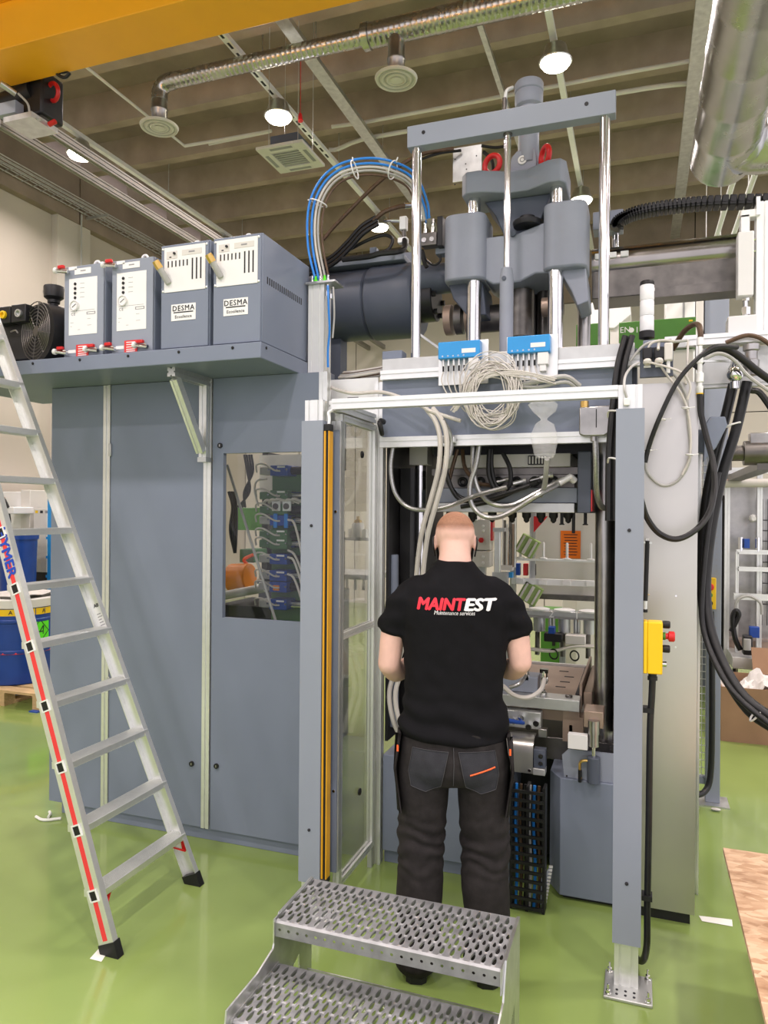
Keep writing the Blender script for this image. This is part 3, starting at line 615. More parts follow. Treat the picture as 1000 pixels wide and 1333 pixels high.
# ---- lower table
tb = thing('lower_platen', 'steel press table with tan top plate and T-slots', 'press table', (-.6, 3.9, .7))
MB().box(-1.02, -.265, 3.53, 3.64, .812, .866).build('front_bar', 'alu_dull', tb, bev=.003)
MB().box(-1.02, -.28, 3.64, 4.32, .80, .862).build('table_plate', 'tan_plate', tb, bev=.003)
MB().box(-.275, -.262, 3.642, 4.38, .80, .92).build('side_rail', 'tan_plate', tb, bev=.002)
MB().box(-.295, -.277, 3.66, 4.36, .863, .868).build('rail_shade_strip', 'ink', tb)  # dark strip stands in for the shadow along the side rail
MB().box(-.255, -.215, 3.64, 4.30, .80, .885).build('side_rail', 'tan_plate', tb, bev=.004)
MB().box(-1.02, -.28, 4.325, 4.345, .80, .875).build('rear_strip', 'alu', tb)
for x, y in ((-.36, 4.05), (-.37, 3.92), (-.38, 3.80), (-.40, 4.18), (-.47, 3.70)): MB().box(x-.025, x+.025, y-.006, y+.006, .862, .864).build('key_slot', 'ink', tb)
MB().lathe([(.016, 0), (.016, .012), (.01, .018), (0, .018)], (-.44, 3.59, .866), (0, 0, 1), 14).build('hex_bolt', 'chrome', tb)
MB().lathe([(.017, 0), (.017, .01), (0, .012)], (-.32, 3.59, .866), (0, 0, 1), 14).build('hex_bolt', 'steel_dark', tb)
MB().prism([(-.345, .66), (-.345, .812), (-.268, .812), (-.268, .78), (-.25, .78), (-.25, .66), (-.285, .66), (-.285, .70), (-.315, .70), (-.315, .74), (-.30, .74), (-.30, .66)], 'y', 3.56, 3.66).build('T_slot_block', 'tan_plate', tb)
MB().box(-.52, -.345, 3.60, 3.66, .745, .812).build('under_block', 'tan_plate', tb)
mf = thing('heater_manifold', 'grey terminal block with two chrome elbows on the table', 'manifold', (-.6, 3.6, .866))
MB().box(-.72, -.47, 3.60, 3.72, .867, .945).build('block', 'paint_light', mf, bev=.004)
for x0, y0 in (((-0.53,3.62,0.974)[0], (-0.53,3.62,0.974)[2]), ((-0.44,3.62,0.974)[0], (-0.44,3.62,0.966)[2])):
    e = MB().box(x0-.018, x0+.018, 3.60, 3.64, y0-.05, y0-.018).build('elbow_base', 'chrome', mf, bev=.003)
    MB().cyl((x0, 3.61, y0-.02), (x0, 3.61, y0+.012), .016, n=12).box(x0-.02, x0+.02, 3.595, 3.63, y0+.004, y0+.022).build('elbow', 'chrome', e)
# things hanging below the table
vb = thing('valve_bank', 'small chrome valve bank with blue hoses below the table', 'valve bank', (-.55, 3.5, .70))
MB().box(-.70, -.44, 3.50, 3.56, .72, .80).build('valve_plate', 'alu_dull', vb, bev=.003)
for i in range(5): MB().cyl((-.60+.035*i, 3.47, .735+.02*(i % 3)), (-.60+.035*i, 3.50, .735+.02*(i % 3)), .014, n=12).build('valve', 'chrome', vb)
for i in range(3): MB().tube([(-.70+.03*i, 3.47, .71), (-.65+.02*i, 3.44, .745+.01*i), (-.60+.03*i, 3.45, .76), (-.58+.03*i, 3.48, .75)], .009).build('hose', 'blue_valve' if i else 'black', vb)
MB().box(-.45, -.41, 3.48, 3.52, .69, .73).build('end_fitting', 'steel', vb, bev=.003)
sg = thing('chip_guard', 'curved bare sheet-metal guard below the table with rounded top edge', 'guard', (-.56, 3.42, .55))
pg = [(3.50, .70)]+[(3.44-.06*math.sin(a*PI/10), .64+.06*math.cos(a*PI/10)) for a in range(0, 6)]+[(3.38, .55), (3.376, .55)]+[(3.44-.064*math.sin(a*PI/10), .64+.064*math.cos(a*PI/10)) for a in range(5, -1, -1)]+[(3.50, .704)]
MB().prism(pg, 'x', -.64, -.46).build('sheet', 'stainless', sg)
MB().cyl((-.475, 3.378, .565), (-.475, 3.372, .565), .007, n=10).build('rivet', 'chrome', sg)
MB().box(-.46, -.405, 3.39, 3.44, .575, .66).build('side_block', 'paint_dark', sg, bev=.003)
MB().box(-.46, -.405, 3.38, 3.44, .545, .575).build('foot_bar', 'alu', sg, bev=.002)
for z in (.60, .635): MB().cyl((-.425, 3.39, z), (-.425, 3.375, z), .011, n=12).build('fitting', 'chrome', sg)

# cable chain in the well
cc = thing('cable_chain', 'black plastic cable chain filled with blue and yellow cables beside the trousers', 'cable chain', (-.52, 3.38, 0))
CA, CB = (-0.531,3.25,0.266)[0], (-0.389,3.25,0.289)[0]; CW = CB-CA
for s_ in (CA, CA+CW*.5, CB): MB().box(s_-.006, s_+.006, 3.215, 3.285, .0, .548).build('side_band', 'black', cc)
for i in range(14):
    z = .012+i*.039; MB().box(CA, CB, 3.206, 3.216, z, z+.013).build('link', 'rubber', cc)
for i, m in enumerate(('blue_hose', 'hose_brown', 'black', 'cable_grey', 'blue_hose', 'hose_brown')):
    x = CA+.018+CW*.14*i; MB().tube([(x, 3.245, .01), (x+.006, 3.24, .2), (x-.004, 3.245, .38), (x, 3.25, .545)], .007).build('cable', m, cc)
ts = thing('serrated_guide', 'slanted sheet guide with a toothed edge at the foot of the cable chain', 'guide', (-.42, 3.3, 0))
q = [(-0.44,3.25,-0.1), (-0.422,3.28,0.099), (-0.375,3.34,0.155), (-0.38,3.28,-0.104)]
MB().add([q[0], q[1], q[2], (-0.413,3.3,-0.098)]+[(a[0]+.004, a[1]+.004, a[2]) for a in (q[0], q[1], q[2], (-0.413,3.3,-0.098))], [(0, 1, 2, 3), (7, 6, 5, 4), (0, 4, 5, 1), (1, 5, 6, 2), (2, 6, 7, 3), (3, 7, 4, 0)]).build('sheet', 'paint_light', ts, smooth=False)
a_, b_ = Vector((-0.413,3.3,-0.098)), Vector((-0.375,3.34,0.155))
for i in range(18):
    p = a_.lerp(b_, i/17); MB().box(p.x-.004, p.x+.012, p.y-.006, p.y+.006, p.z-.0035, p.z+.0035).build('tooth', 'white', ts)

# ---- upper heated platen
up = thing('upper_platen', 'grey heated upper platen with black locating pins beneath', 'press platen', (-.65, 3.9, 1.75))
MB().box(-.99, -.285, 3.55, 4.30, 1.80, 1.872).build('platen', 'paint_light', up, bev=.003)
MB().box(-.99, -.295, 3.535, 4.30, 1.752, 1.799).build('lower_plate', 'alu_dull', up, bev=.003)
MB().box(-.99, -.30, 3.60, 4.30, 1.873, 1.94).build('insulation_plate', 'steel_dark', up, bev=.003)
MB().box(-.95, -.32, 3.58, 4.30, 1.975, 2.04).build('clamp_plate', 'offwhite', up, bev=.003)
MB().box(-1.02, -.22, 3.62, 4.30, 1.94, 1.974).build('spacer', 'steel_dark', up)
MB().box(-1.02, -.22, 3.66, 4.30, 2.041, 2.098).build('head_spacer', 'black_metal', up)
MB().box(-.28, -.219, 3.50, 3.9, 1.752, 2.04).build('side_block', 'paint_dark', up, bev=.004)
MB().box(-.2185, -.2135, 3.50, 3.65, 1.76, 1.86).build('red_strip', 'red', up)
MB().box(-.52, -.42, 3.565, 3.58, 1.985, 2.03).build('connector_strip', 'black', up)
for i in range(6): MB().box(-.515+.015*i, -.508+.015*i, 3.562, 3.566, 1.99, 2.025).build('terminal', 'offwhite', up)
for i, x in enumerate((-.80, -.70, -.60, -.53, -.46, -.40, -.33)):
    MB().lathe([(.022, 0), (.022, -.02), (.014, -.03), (.014, -.04), (.005, -.05), (0, -.05)], (x, 3.60, 1.752), (0, 0, 1), 14).build('locating_pin', 'black', up)
for x, z in ((-.36, 1.70), (-.305, 1.66), (-.25, 1.70)): MB().cyl((x, 3.60, 1.752), (x, 3.60, z), .008, n=10).cyl((x, 3.60, z), (x, 3.60, z-.006), .013 if z > 1.68 else .008, n=10).build('ejector_pin', 'black', up)
for i in range(6): MB().torus((-.85+.09*i, 3.585, 1.905), (0, 1, 0), .018, .008, 16, 8).build('eyelet', 'black_metal', up)

# ================================================================== GUARD LIFT FRAME (crosshead, two guide rods, cylinder)
gl = thing('lift_crosshead', 'grey crosshead beam on two tall polished guide rods with centre cylinder', 'crosshead', (-.62, 3.5, 2.486))
MB().box(-1.12, -.121, 3.47, 3.535, 3.582, 3.688).build('beam', 'paint_light', gl, bev=.002)
for x in (-1.035, -.25): MB().cyl((x, 3.4695, 3.645), (x, 3.468, 3.645), .0095, n=14).build('bolt_hole', 'black', gl)
for x in (-1.077, -.168): MB().cyl((x, 3.50, 2.486), (x, 3.50, 3.582), .0245, n=24).build('guide_rod', 'chrome', gl)
MB().cyl((-.619, 3.50, 2.92), (-.619, 3.50, 3.582), .0155, n=18).build('piston_rod', 'chrome', gl)
MB().lathe([(.033, 0), (.033, .41), (.026, .445), (.017, .447)], (-.619, 3.50, 2.486), (0, 0, 1), 22).build('cylinder', 'paint_cast', gl)
MB().lathe([(.011, 0), (.011, .005), (.005, .006), (0, .006)], (-.626, 3.468, 2.875), (0, -1, 0), 14).build('set_screw', 'paint_dark', gl)
for x in (-.619,): MB().cyl((x, 3.50, 3.575), (x, 3.50, 3.582), .022, n=18).build('rod_collar', 'steel_dark', gl)

# ================================================================== CLAMP / INJECTION HEAD
ch = thing('clamping_unit', 'massive blue-grey cast press head with two rounded tie-rod housings', 'press head', (-.63, 3.85, 2.486))
def rblock(x0, x1, y0, y1, z0, z1, r, low=0):
    poly = []
    for cx, cy, a in ((x1-r, y0+r, -90), (x1-r, y1-r, 0), (x0+r, y1-r, 90), (x0+r, y0+r, 180)):
        for k in range(6): t = math.radians(a+18*k); poly.append((cx+r*math.cos(t), cy+r*math.sin(t)))
    return MB().prism(poly, 'z', z0, z1)
rblock(-1.0, -.775, 3.72, 4.0, 2.975, 3.325, .06).build('tie_rod_housing', 'paint_cast', ch, bev=.012)
rblock(-.48, -.262, 3.72, 4.0, 2.985, 3.32, .06).build('tie_rod_housing', 'paint_cast', ch, bev=.012)
MB().prism([(-.80, 2.99), (-.80, 3.20), (-.62, 3.20), (-.45, 3.25), (-.45, 2.98), (-.52, 2.985), (-.60, 2.95), (-.74, 2.95)], 'y', 3.775, 4.1).build('center_body', 'paint_cast', ch, bev=.008)
MB().prism([(-.99, 2.99), (-.80, 2.975), (-.78, 2.80), (-.88, 2.80), (-.96, 2.90)], 'y', 3.80, 4.05).build('lower_lug', 'paint_dark', ch, bev=.006)
MB().prism([(-.40, 2.99), (-.27, 2.99), (-.255, 2.82), (-.31, 2.80), (-.34, 2.88)], 'y', 3.78, 4.05).build('lower_lug', 'paint_cast', ch, bev=.006)
MB().prism([(-.90, 3.74), (-.87, 3.70), (-.80, 3.70), (-.65, 3.76), (-.56, 3.76), (-.45, 3.70), (-.39, 3.70), (-.365, 3.74), (-.365, 3.98), (-.90, 3.98)], 'z', 3.412, 3.525).build('top_plate', 'paint_cast', ch, bev=.006)
MB().prism([(-.80, 3.41), (-.45, 3.41), (-.50, 3.28), (-.58, 3.22), (-.64, 3.2), (-.69, 3.21), (-.74, 3.33)], 'y', 3.83, 4.05).build('neck', 'paint_dark', ch, bev=.006)
MB().lathe([(.07, 0), (.075, .012), (.075, .025), (.04, .03), (.04, .05), (0, .05)], (-.565, 3.79, 3.235), (0, 0, 1), 24).build('lock_nut', 'black_metal', ch)
for x in (-.842, -.418):
    MB().cyl((x, 3.78, 3.3), (x, 3.78, 3.415), .031, n=20).build('upper_tie_rod', 'chrome', ch)
    MB().cyl((x, 3.78, 2.486), (x, 3.78, 2.99), .039, n=24).build('tie_rod', 'chrome', ch)
for x, m in ((-.59, 'steel'), (-.30, 'steel'), (-.52, 'steel_dark'), (-.72, 'steel_dark')): MB().cyl((x, 4.1, 2.486), (x, 4.1, 2.98), .035, n=20).build('rear_tie_rod', m, ch)
MB().cyl((-.62, 3.95, 2.70), (-.62, 3.95, 2.95), .07, n=22).build('nozzle_body', 'steel_dark', ch)
MB().cyl((-.50, 3.9, 2.84), (-.39, 3.9, 2.84), .05, n=18).build('heater_band', 'tan_plate', ch)
MB().cyl((-.88, 4.0, 2.83), (-.60, 4.0, 2.83), .075, n=20).build('cross_tube', 'steel_dark', ch)
for i in range(3): MB().cyl((-1.05+.06*i, 4.0, 2.84), (-1.01+.06*i, 4.0, 2.84), .085, n=20).build('heater_band', 'tan_plate' if i != 1 else 'steel_dark', ch)
MB().lathe([(.018, 0), (.018, .02), (.0, .03)], (-.635, 3.77, 3.2), (0, -1, 0), 10).build('plug', 'paint_dark', ch)
def eye(px, pz, yaw, lab):
    e = thing('lifting_eye_bolt', lab, 'eye bolt', (px, 3.80, 3.525), 'red lifting eye bolts')
    ax = Vector((math.sin(yaw), math.cos(yaw), 0)); c = Vector((px, 3.80, 3.525+.066))
    MB().torus(c, ax, .046, .0145, 32, 12).build('ring', 'red', e)
    MB().lathe([(.026, 0), (.026, .012), (.02, .018), (.015, .02)], (px, 3.80, 3.5255), (0, 0, 1), 18).build('collar', 'red', e)
eye(-.753, 0, .35, 'red lifting eye bolt nearer the drilled sheet-metal plate'); eye(-.478, 0, 1.0, 'red lifting eye bolt on the side of the press cylinder away from the plate')
vc = thing('press_cylinder', 'tall grey vertical hydraulic cylinder with round head above the crosshead', 'hydraulic cylinder', (-.575, 3.88, 3.526))
MB().cyl((-.575, 3.88, 3.60), (-.575, 3.88, 3.93), .055, n=26).build('barrel', 'paint_cast', vc)
MB().lathe([(.055, 0), (.070, .012), (.074, .03), (.074, .075), (.070, .082), (.076, .088), (.076, .125), (.071, .134), (0, .136)], (-.575, 3.88, 3.895), (0, 0, 1), 28).build('head', 'paint_cast', vc)
MB().prism([(-.675, 3.526), (-.675, 3.59), (-.655, 3.635), (-.63, 3.66), (-.535, 3.66), (-.525, 3.62), (-.525, 3.526)], 'y', 3.835, 3.925).build('clevis', 'paint_cast', vc, bev=.006)
MB().cyl((-.60, 3.835, 3.606), (-.60, 3.828, 3.606), .023, n=24).build('pivot_disc', 'white', vc)
MB().torus((-.60, 3.827, 3.606), (0, 1, 0), .011, .002, 18, 6).build('pivot_ring', 'ink_soft', vc)
MB().tube([(-0.695,3.85,3.888), (-0.695,3.85,3.957), (-0.687,3.85,3.997), (-0.658,3.87,4.019)], .010).build('oil_pipe', 'alu_white', vc)
MB().cyl((-0.699,3.85,3.876), (-0.699,3.85,3.958), .013, n=12).build('pipe_nut', 'steel_dark', vc)
tp = MB().box((-0.992,3.9,3.733)[0], (-0.832,3.9,3.708)[0], 3.90, 3.905, (-0.947,3.9,3.574)[2], (-0.948,3.9,3.76)[2]).build('mounting_plate', 'galv', smooth=False)
tp2 = thing('terminal_plate', 'drilled bare sheet-metal plate beside the red eye bolts', 'plate', tuple(tp.location)); tp.parent = tp2; tp.location = (0, 0, 0)
OFF[tp2.name] = OFF[tp.name]
for px, py in ((-.98, 3.70), (-.86, 3.70), (-.98, 3.56), (-.86, 3.56), (-.92, 3.665), (-.915, 3.635)): MB().cyl((px, 3.899, py), (px, 3.8985, py), .004, n=8).build('hole', 'ink', tp2)
MB().bar((-.90, 3.915, 3.527), (-.90, 3.915, 3.60), .03, .006).build('post', 'galv', tp2)

# ---- injection barrel to the left
ib = thing('injection_barrel', 'dark blue-grey injection barrel lying level behind the white profile column', 'injection unit', (-1.5, 4.05, 2.75))
zc = 2.985
MB().lathe([(0, 0), (.19, 0), (.205, .02), (.205, .50), (.19, .515)], (-2.02, 4.05, zc), (1, 0, 0), 36).build('barrel', 'paint_dark', ib)
MB().lathe([(.19, 0), (.215, .012), (.215, .27), (.20, .29), (.10, .292), (0, .292)], (-1.51, 4.05, zc), (1, 0, 0), 16).build('barrel_collar', 'paint_dark', ib, bev=.004)
MB().cyl((-1.26, 3.98, 3.075), (-1.004, 3.98, 3.075), .085, n=26).build('feed_tube', 'paint_dark', ib)
MB().cyl((-1.22, 4.05, zc), (-1.12, 4.05, zc), .13, n=20).build('nozzle_flange', 'black_metal', ib, bev=.006)
for i in range(6):
    a = i*PI/3; MB().cyl((-1.12, 4.05+.10*math.cos(a), zc+.10*math.sin(a)), (-1.10, 4.05+.10*math.cos(a), zc+.10*math.sin(a)), .016, n=6).build('flange_bolt', 'black', ib)
MB().box(-1.85, -1.28, 3.92, 4.18, 3.19, 3.22).build('top_ledge', 'paint_light', ib, bev=.004)
MB().box(-1.50, -1.46, 3.95, 4.0, 3.22, 3.29).build('hose_bracket', 'paint', ib, bev=.003)
MB().prism([(-1.95, 3.22), (-1.30, 3.22), (-1.30, 3.31), (-1.62, 3.33), (-1.95, 3.28)], 'y', 4.15, 4.2).build('rear_cover', 'paint_light', ib, bev=.003)
MB().bar((-1.18, 3.9, 2.75), (-.93, 3.9, 2.56), .10, .012, (0, 0, 1)).build('cable_ladder', 'alu_dull', ib)
MB().box(-1.80, -1.70, 4.0, 4.1, 2.0, 2.79).build('pedestal', 'paint_dark', ib)

# ---- injection cylinders to the right
ic = thing('traverse_cylinder', 'long polished horizontal cylinder running from the press head to the white door cylinder', 'cylinder', (.3, 4.1, 2.8))
tz_ = (0.164,4.1,3.184)[2]-.088
MB().cyl((-.257, 4.1, tz_), (.57, 4.1, tz_), .088, n=32).build('cylinder_tube', 'bar_steel', ic)
MB().box(-.255, .62, 4.03, 4.25, (0.052,4.1,2.888)[2]+.01, tz_-.05).build('lower_beam', 'steel_dark', ic, bev=.004)
MB().box(-.05, .62, 4.17, 4.20, 3.19, 3.21).build('upper_rail', 'rail_grey', ic)
MB().box(.0, .62, 3.99, 4.029, (0.052,4.1,2.888)[2]-.02, (0.052,4.1,2.888)[2]+.03).build('guide_rail', 'steel_dark', ic)
MB().box(-.255, -.10, 4.06, 4.18, 3.28, 3.375).build('grey_bar', 'paint_light', ic, bev=.003)
MB().cyl((-.14, 4.13, 3.10), (-.14, 4.13, 3.28), .018, n=14).build('rod', 'chrome', ic)
for x in (-.22, -.15, -.09): MB().box(x-.02, x+.02, 4.0, 4.05, 3.10, 3.13).build('sensor_block', 'white', ic, bev=.003)
for x in (.10, .24): MB().box(x-.035, x+.035, 4.24, 4.28, 3.09, 3.17).build('bracket', 'alu_white', ic, bev=.003)
MB().box(.0, .06, 3.98, 4.029, 2.90, 2.915).build('sensor_plate', 'alu', ic)
dc = thing('drag_chain', 'black drag chain curving above the polished cylinder', 'cable chain', (.3, 4.0, 3.2))
pts = catmull([(-0.141,4,3.249), (-0.118,4,3.287), (-0.027,4,3.319), (0.122,4,3.328), (0.303,4,3.323), (0.581,4,3.297), (0.78,4,3.277)], 8)
for i in range(len(pts)-1):
    p, q = pts[i], pts[i+1]
    MB().bar(p.lerp(q, .04), p.lerp(q, .96), .085, .052).build('link', 'rubber', dc, bev=.006)
for i in range(0, len(pts)-1):
    p, q = pts[i], pts[i+1]; m_ = p.lerp(q, .5); MB().cyl((m_.x, m_.y-.046, m_.z), (m_.x, m_.y-.040, m_.z), .013, n=10).build('link_pin', 'black_metal', dc)
MB().bar(tuple(pts[-8]-Vector((0,0,.06))), tuple(pts[-1]-Vector((0,0,.06))), .06, .02).build('chain_support', 'steel', dc)

# ================================================================== LIGHT CURTAIN FRAME
lf = thing('safety_barrier', 'grey-covered profile frame with base plates standing in front of the press opening', 'frame', (-.65, 2.82, 0))
for x0, nm in ((-.085, 'r'), (-1.362, 'l')):
    x1 = x0+.092
    MB().profile('z', .012, 2.225, x0+.004, x1-.004, 2.812, 2.86).build('post', 'alu', lf)
    MB().prism([(x0-.003, 2.858), (x0-.003, 2.795), (x1+.004, 2.795), (x1+.004, 2.858), (x1+.001, 2.858), (x1+.001, 2.798), (x0, 2.798), (x0, 2.858)], 'z', .175, 2.135).build('cover', 'paint_light', lf)
    bp = MB().box(x0-.03, x1+.045, 2.735, 2.90, 0, .012).build('base_plate', 'alu_dull', lf, bev=.003)
    for ax, ay in ((x0-.014, 2.75), (x1+.03, 2.75), (x0-.014, 2.885), (x1+.03, 2.885)):
        MB().lathe([(.011, 0), (.011, .004), (.008, .005), (.008, .016), (.004, .017), (.004, .035), (0, .036)], (ax, ay, .012), (0, 0, 1), 12).build('anchor_bolt', 'chrome', bp)
    for i in range(3):
        for y in (2.76, 2.785): MB().cyl((x0+.015+.03*i, y, .012), (x0+.015+.03*i, y, .0135), .005, n=8).build('hole', 'ink', bp)
    for z in (1.69, .40): MB().lathe([(.0065, 0), (.0065, .003), (.003, .005), (0, .005)], ((x0+x1)/2+.0, 2.795, z), (0, -1, 0), 12).build('screw', 'ink', lf)
MB().profile('x', -1.235, -.082, 2.812, 2.857, 2.182, 2.226).build('top_bar', 'alu', lf)
MB().profile('y', 2.86, 3.33, -1.268, -1.223, 2.182, 2.226).build('side_bar', 'alu', lf)
MB().profile('y', 2.86, 3.345, -.065, -.02, 2.182, 2.226).build('side_bar', 'alu', lf)
MB().profile('z', .2, 2.14, -1.262, -1.217, 2.875, 2.92).build('inner_post', 'alu_dull', lf)
MB().box(-1.268, -1.222, 2.868, 2.874, .2, 2.10).build('inner_cover', 'paint', lf)
for z in (1.75, .55): MB().cyl((-1.235, 2.868, z), (-1.235, 2.864, z), .006, n=10).build('screw', 'chrome', lf)
lcn = thing('light_curtain', 'tall yellow light curtain strip with black lens slot on the grey post', 'light curtain', (-1.255, 2.83, .178))
MB().prism([(-1.263, 2.80), (-1.2555, 2.80), (-1.2555, 2.84), (-1.263, 2.84)], 'z', .20, 2.09).build('housing', 'yellow_pipe', lcn)
MB().box(-1.2553, -1.2432, 2.806, 2.84, .20, 2.09).build('lens', 'black', lcn)
MB().prism([(-1.243, 2.80), (-1.2385, 2.80), (-1.2385, 2.84), (-1.243, 2.84)], 'z', .20, 2.09).build('housing', 'yellow_pipe', lcn)
MB().box(-1.264, -1.237, 2.80, 2.842, 2.09, 2.12).build('end_cap', 'black', lcn, bev=.003)
MB().box(-1.264, -1.237, 2.80, 2.842, .178, .20).build('end_cap', 'black', lcn, bev=.003)
MB().tube([(-1.25, 2.82, 2.12), (-1.25, 2.825, 2.145), (-1.256, 2.83, 2.17), (-1.245, 2.85, 2.185)], .007).build('connector', 'alu_white', lcn)

# ---- glazed side panel
gp = thing('glazed_side_panel', 'clear glazed side panel in an aluminium frame with a middle rail', 'glass panel', (-1.25, 3.15, .1))
x0, x1 = -1.262, -1.232
MB().profile('z', .10, 2.178, x0, x1, 2.925, 2.955).build('stile', 'alu', gp)
MB().profile('z', .10, 2.178, x0, x1, 3.34, 3.37).build('stile', 'alu', gp)
for z in (.10, 1.185, 2.148): MB().profile('y', 2.955, 3.34, x0, x1, z, z+.03).build('rail', 'alu', gp)
MB().box(-1.2495, -1.2445, 2.953, 3.342, .129, 1.186).build('pane', 'glass', gp, smooth=False)
MB().box(-1.2495, -1.2445, 2.953, 3.342, 1.214, 2.149).build('pane', 'glass', gp, smooth=False)
for z in (2.02, .43): MB().lathe([(.017, 0), (.017, .006), (.008, .01), (0, .01)], (-1.2440, 3.19, z), (1, 0, 0), 16).build('grommet', 'black', gp)
for y in (2.935, 3.355): MB().box(x0+.004, x1-.004, y-.012, y+.012, 0, .10).build('foot', 'alu_dull', gp)

# ---- white profile column and cable bridge at the gap
wc = thing('profile_column', 'tall white aluminium profile column beside the cooling units', 'column', (-1.59, 3.45, 0))
MB().profile('z', 0, 2.925, -1.637, -1.548, 3.42, 3.51).build('profile', 'alu_white', wc)
MB().box(-1.645, -1.48, 3.40, 3.52, 2.926, 2.936).build('top_plate', 'galv', wc)
for i, x in enumerate((-1.62, -1.60, -1.575, -1.55, -1.53)): MB().lathe([(.009, 0), (.009, .018), (.006, .02), (.006, .035)], (x, 3.43, 2.936), (0, 0, 1), 10).build('gland', 'green_label' if i % 2 else 'chrome', wc)
tray = thing('cable_tray', 'white sheet cable tray bridging the gap between enclosure and press', 'cable tray', (-1.4, 3.45, 2.3))
MB().box(-1.545, -1.254, 3.44, 3.445, 2.26, 2.43).build('side_sheet', 'alu_white', tray, smooth=False)
MB().box(-1.545, -1.254, 3.445, 3.70, 2.26, 2.27).build('tray_floor', 'alu_white', tray, smooth=False)
MB().box(-1.42, -1.36, 3.436, 3.439, 2.285, 2.335).build('cable_hole', 'black', tray)
MB().box(-1.54, -1.49, 3.44, 3.49, 0, 2.26).build('tray_post', 'alu', tray)
MB().profile('x', -1.47, -1.254, 3.39, 3.43, 2.215, 2.258).build('tray_rail', 'alu', tray)
for i in range(7):
    z = 2.445+.012*(i % 4); y = 3.46+.022*i
    o = MB().tube([(-1.52, y+.1, z+.02), (-1.42, y, z), (-1.34, y-.01, z+.005), (-1.29, y+.0, z+.012), (-1.248, y+.01, z+.02)], .007+.002*(i % 2)).build('loom_cable', ('cable_light', 'cable_grey', 'hose_brown')[i % 3])
    tag(o, ('beige cable', 'grey cable', 'brown hose')[i % 3]+' of the loom lying in the white cable tray', 'cable', 'loom in the white cable tray')

# ---- stainless side cover
st = thing('stainless_cover', 'brushed stainless steel cover sheet beside the grey post with the button box', 'cover', (.1, 3.4, .0))
MB().prism([(-.025, 3.35), (.228, 3.35), (.228, 3.42), (.225, 3.42), (.225, 3.353), (-.025, 3.353)], 'z', .045, 2.315).build('sheet', 'stainless', st, smooth=False)
MB().box(-.01, .21, 3.36, 3.42, 0.0, .045).build('base', 'black_metal', st)
MB().box(.02, .16, 3.348, 3.3495, 1.16, 1.42).build('service_plate', 'stainless', st)
for x, z in ((.035, 1.40), (.145, 1.40), (.035, 1.18), (.145, 1.18)): MB().cyl((x, 3.348, z), (x, 3.346, z), .004, n=8).build('screw', 'chrome', st)

# ---- yellow push-button box on the post
yb = thing('button_box', 'yellow push-button box with red emergency stop on the grey post', 'button box', (.045, 2.84, 1.165))
MB().box(.0125, .026, 2.80, 2.87, 1.17, 1.358).build('rear_shell', 'yellow', yb, bev=.003)
MB().box(.0265, .078, 2.80, 2.87, 1.17, 1.358).build('front_shell', 'yellow', yb, bev=.004)
MB().cyl((.078, 2.83, 1.306), (.088, 2.83, 1.306), .014, n=18).build('green_collar', 'green_paint', yb)
MB().lathe([(.011, 0), (.011, .008), (.019, .012), (.019, .028), (.015, .032), (0, .032)], (.088, 2.83, 1.306), (1, 0, 0), 22).build('emergency_stop', 'red', yb)
for z in (1.350, 1.262): MB().lathe([(.013, 0), (.014, .006), (.014, .022), (.011, .026), (0, .026)], (.078, 2.83, z-.002), (1, 0, 0), 18).build('push_button', 'black', yb)
MB().cyl((.078, 2.83, 1.205), (.092, 2.83, 1.205), .011, n=14).build('key_switch', 'chrome', yb)
MB().cyl((.045, 2.835, 1.17), (.045, 2.835, 1.155), .015, n=14).cyl((.045, 2.835, 1.155), (.045, 2.835, 1.142), .018, n=10).build('cable_gland', 'black', yb)
o = MB().tube([(.045, 2.835, 1.142), (.043, 2.84, 1.08), (.038, 2.845, .95), (.036, 2.85, .6), (.033, 2.85, .3), (.032, 2.86, .15), (.015, 2.93, .05), (-.03, 3.05, .012)], .0125, n=10).build('control_cable', 'rubber')
tag(o, 'black cable running from the yellow button box down to the floor', 'cable')
for z in (1.02, .33):
    o = MB().box(.0125, .05, 2.83, 2.875, z, z+.018).build('cable_clip', 'black'); tag(o, 'black clip holding the button box cable, %s on the post' % ('upper one' if z > .5 else 'lower one'), 'clip')
gs = thing('gas_strut', 'thin black gas strut with bright end hanging before the stainless sheet', 'strut', (.03, 3.2, 1.4))
MB().cyl((0.027,3.2,1.639), (0.021,3.2,1.39), .009, n=12).build('tube', 'black', gs)
MB().cyl((0.021,3.2,1.39), (0.02,3.2,1.355), .008, n=12).build('rod', 'alu', gs)
MB().cyl((0.02,3.2,1.355), (0.02,3.2,1.342), .010, n=12).build('end_nut', 'black', gs)
MB().bar((0.012,3.2,1.632), (0.045,3.2,1.63), .008, .008).build('pivot_bar', 'alu', gs)
MB().bar((0.027,3.2,1.639), (.03, 3.3475, (0.027,3.2,1.639)[2]), .012, .012).build('bracket', 'alu', gs)

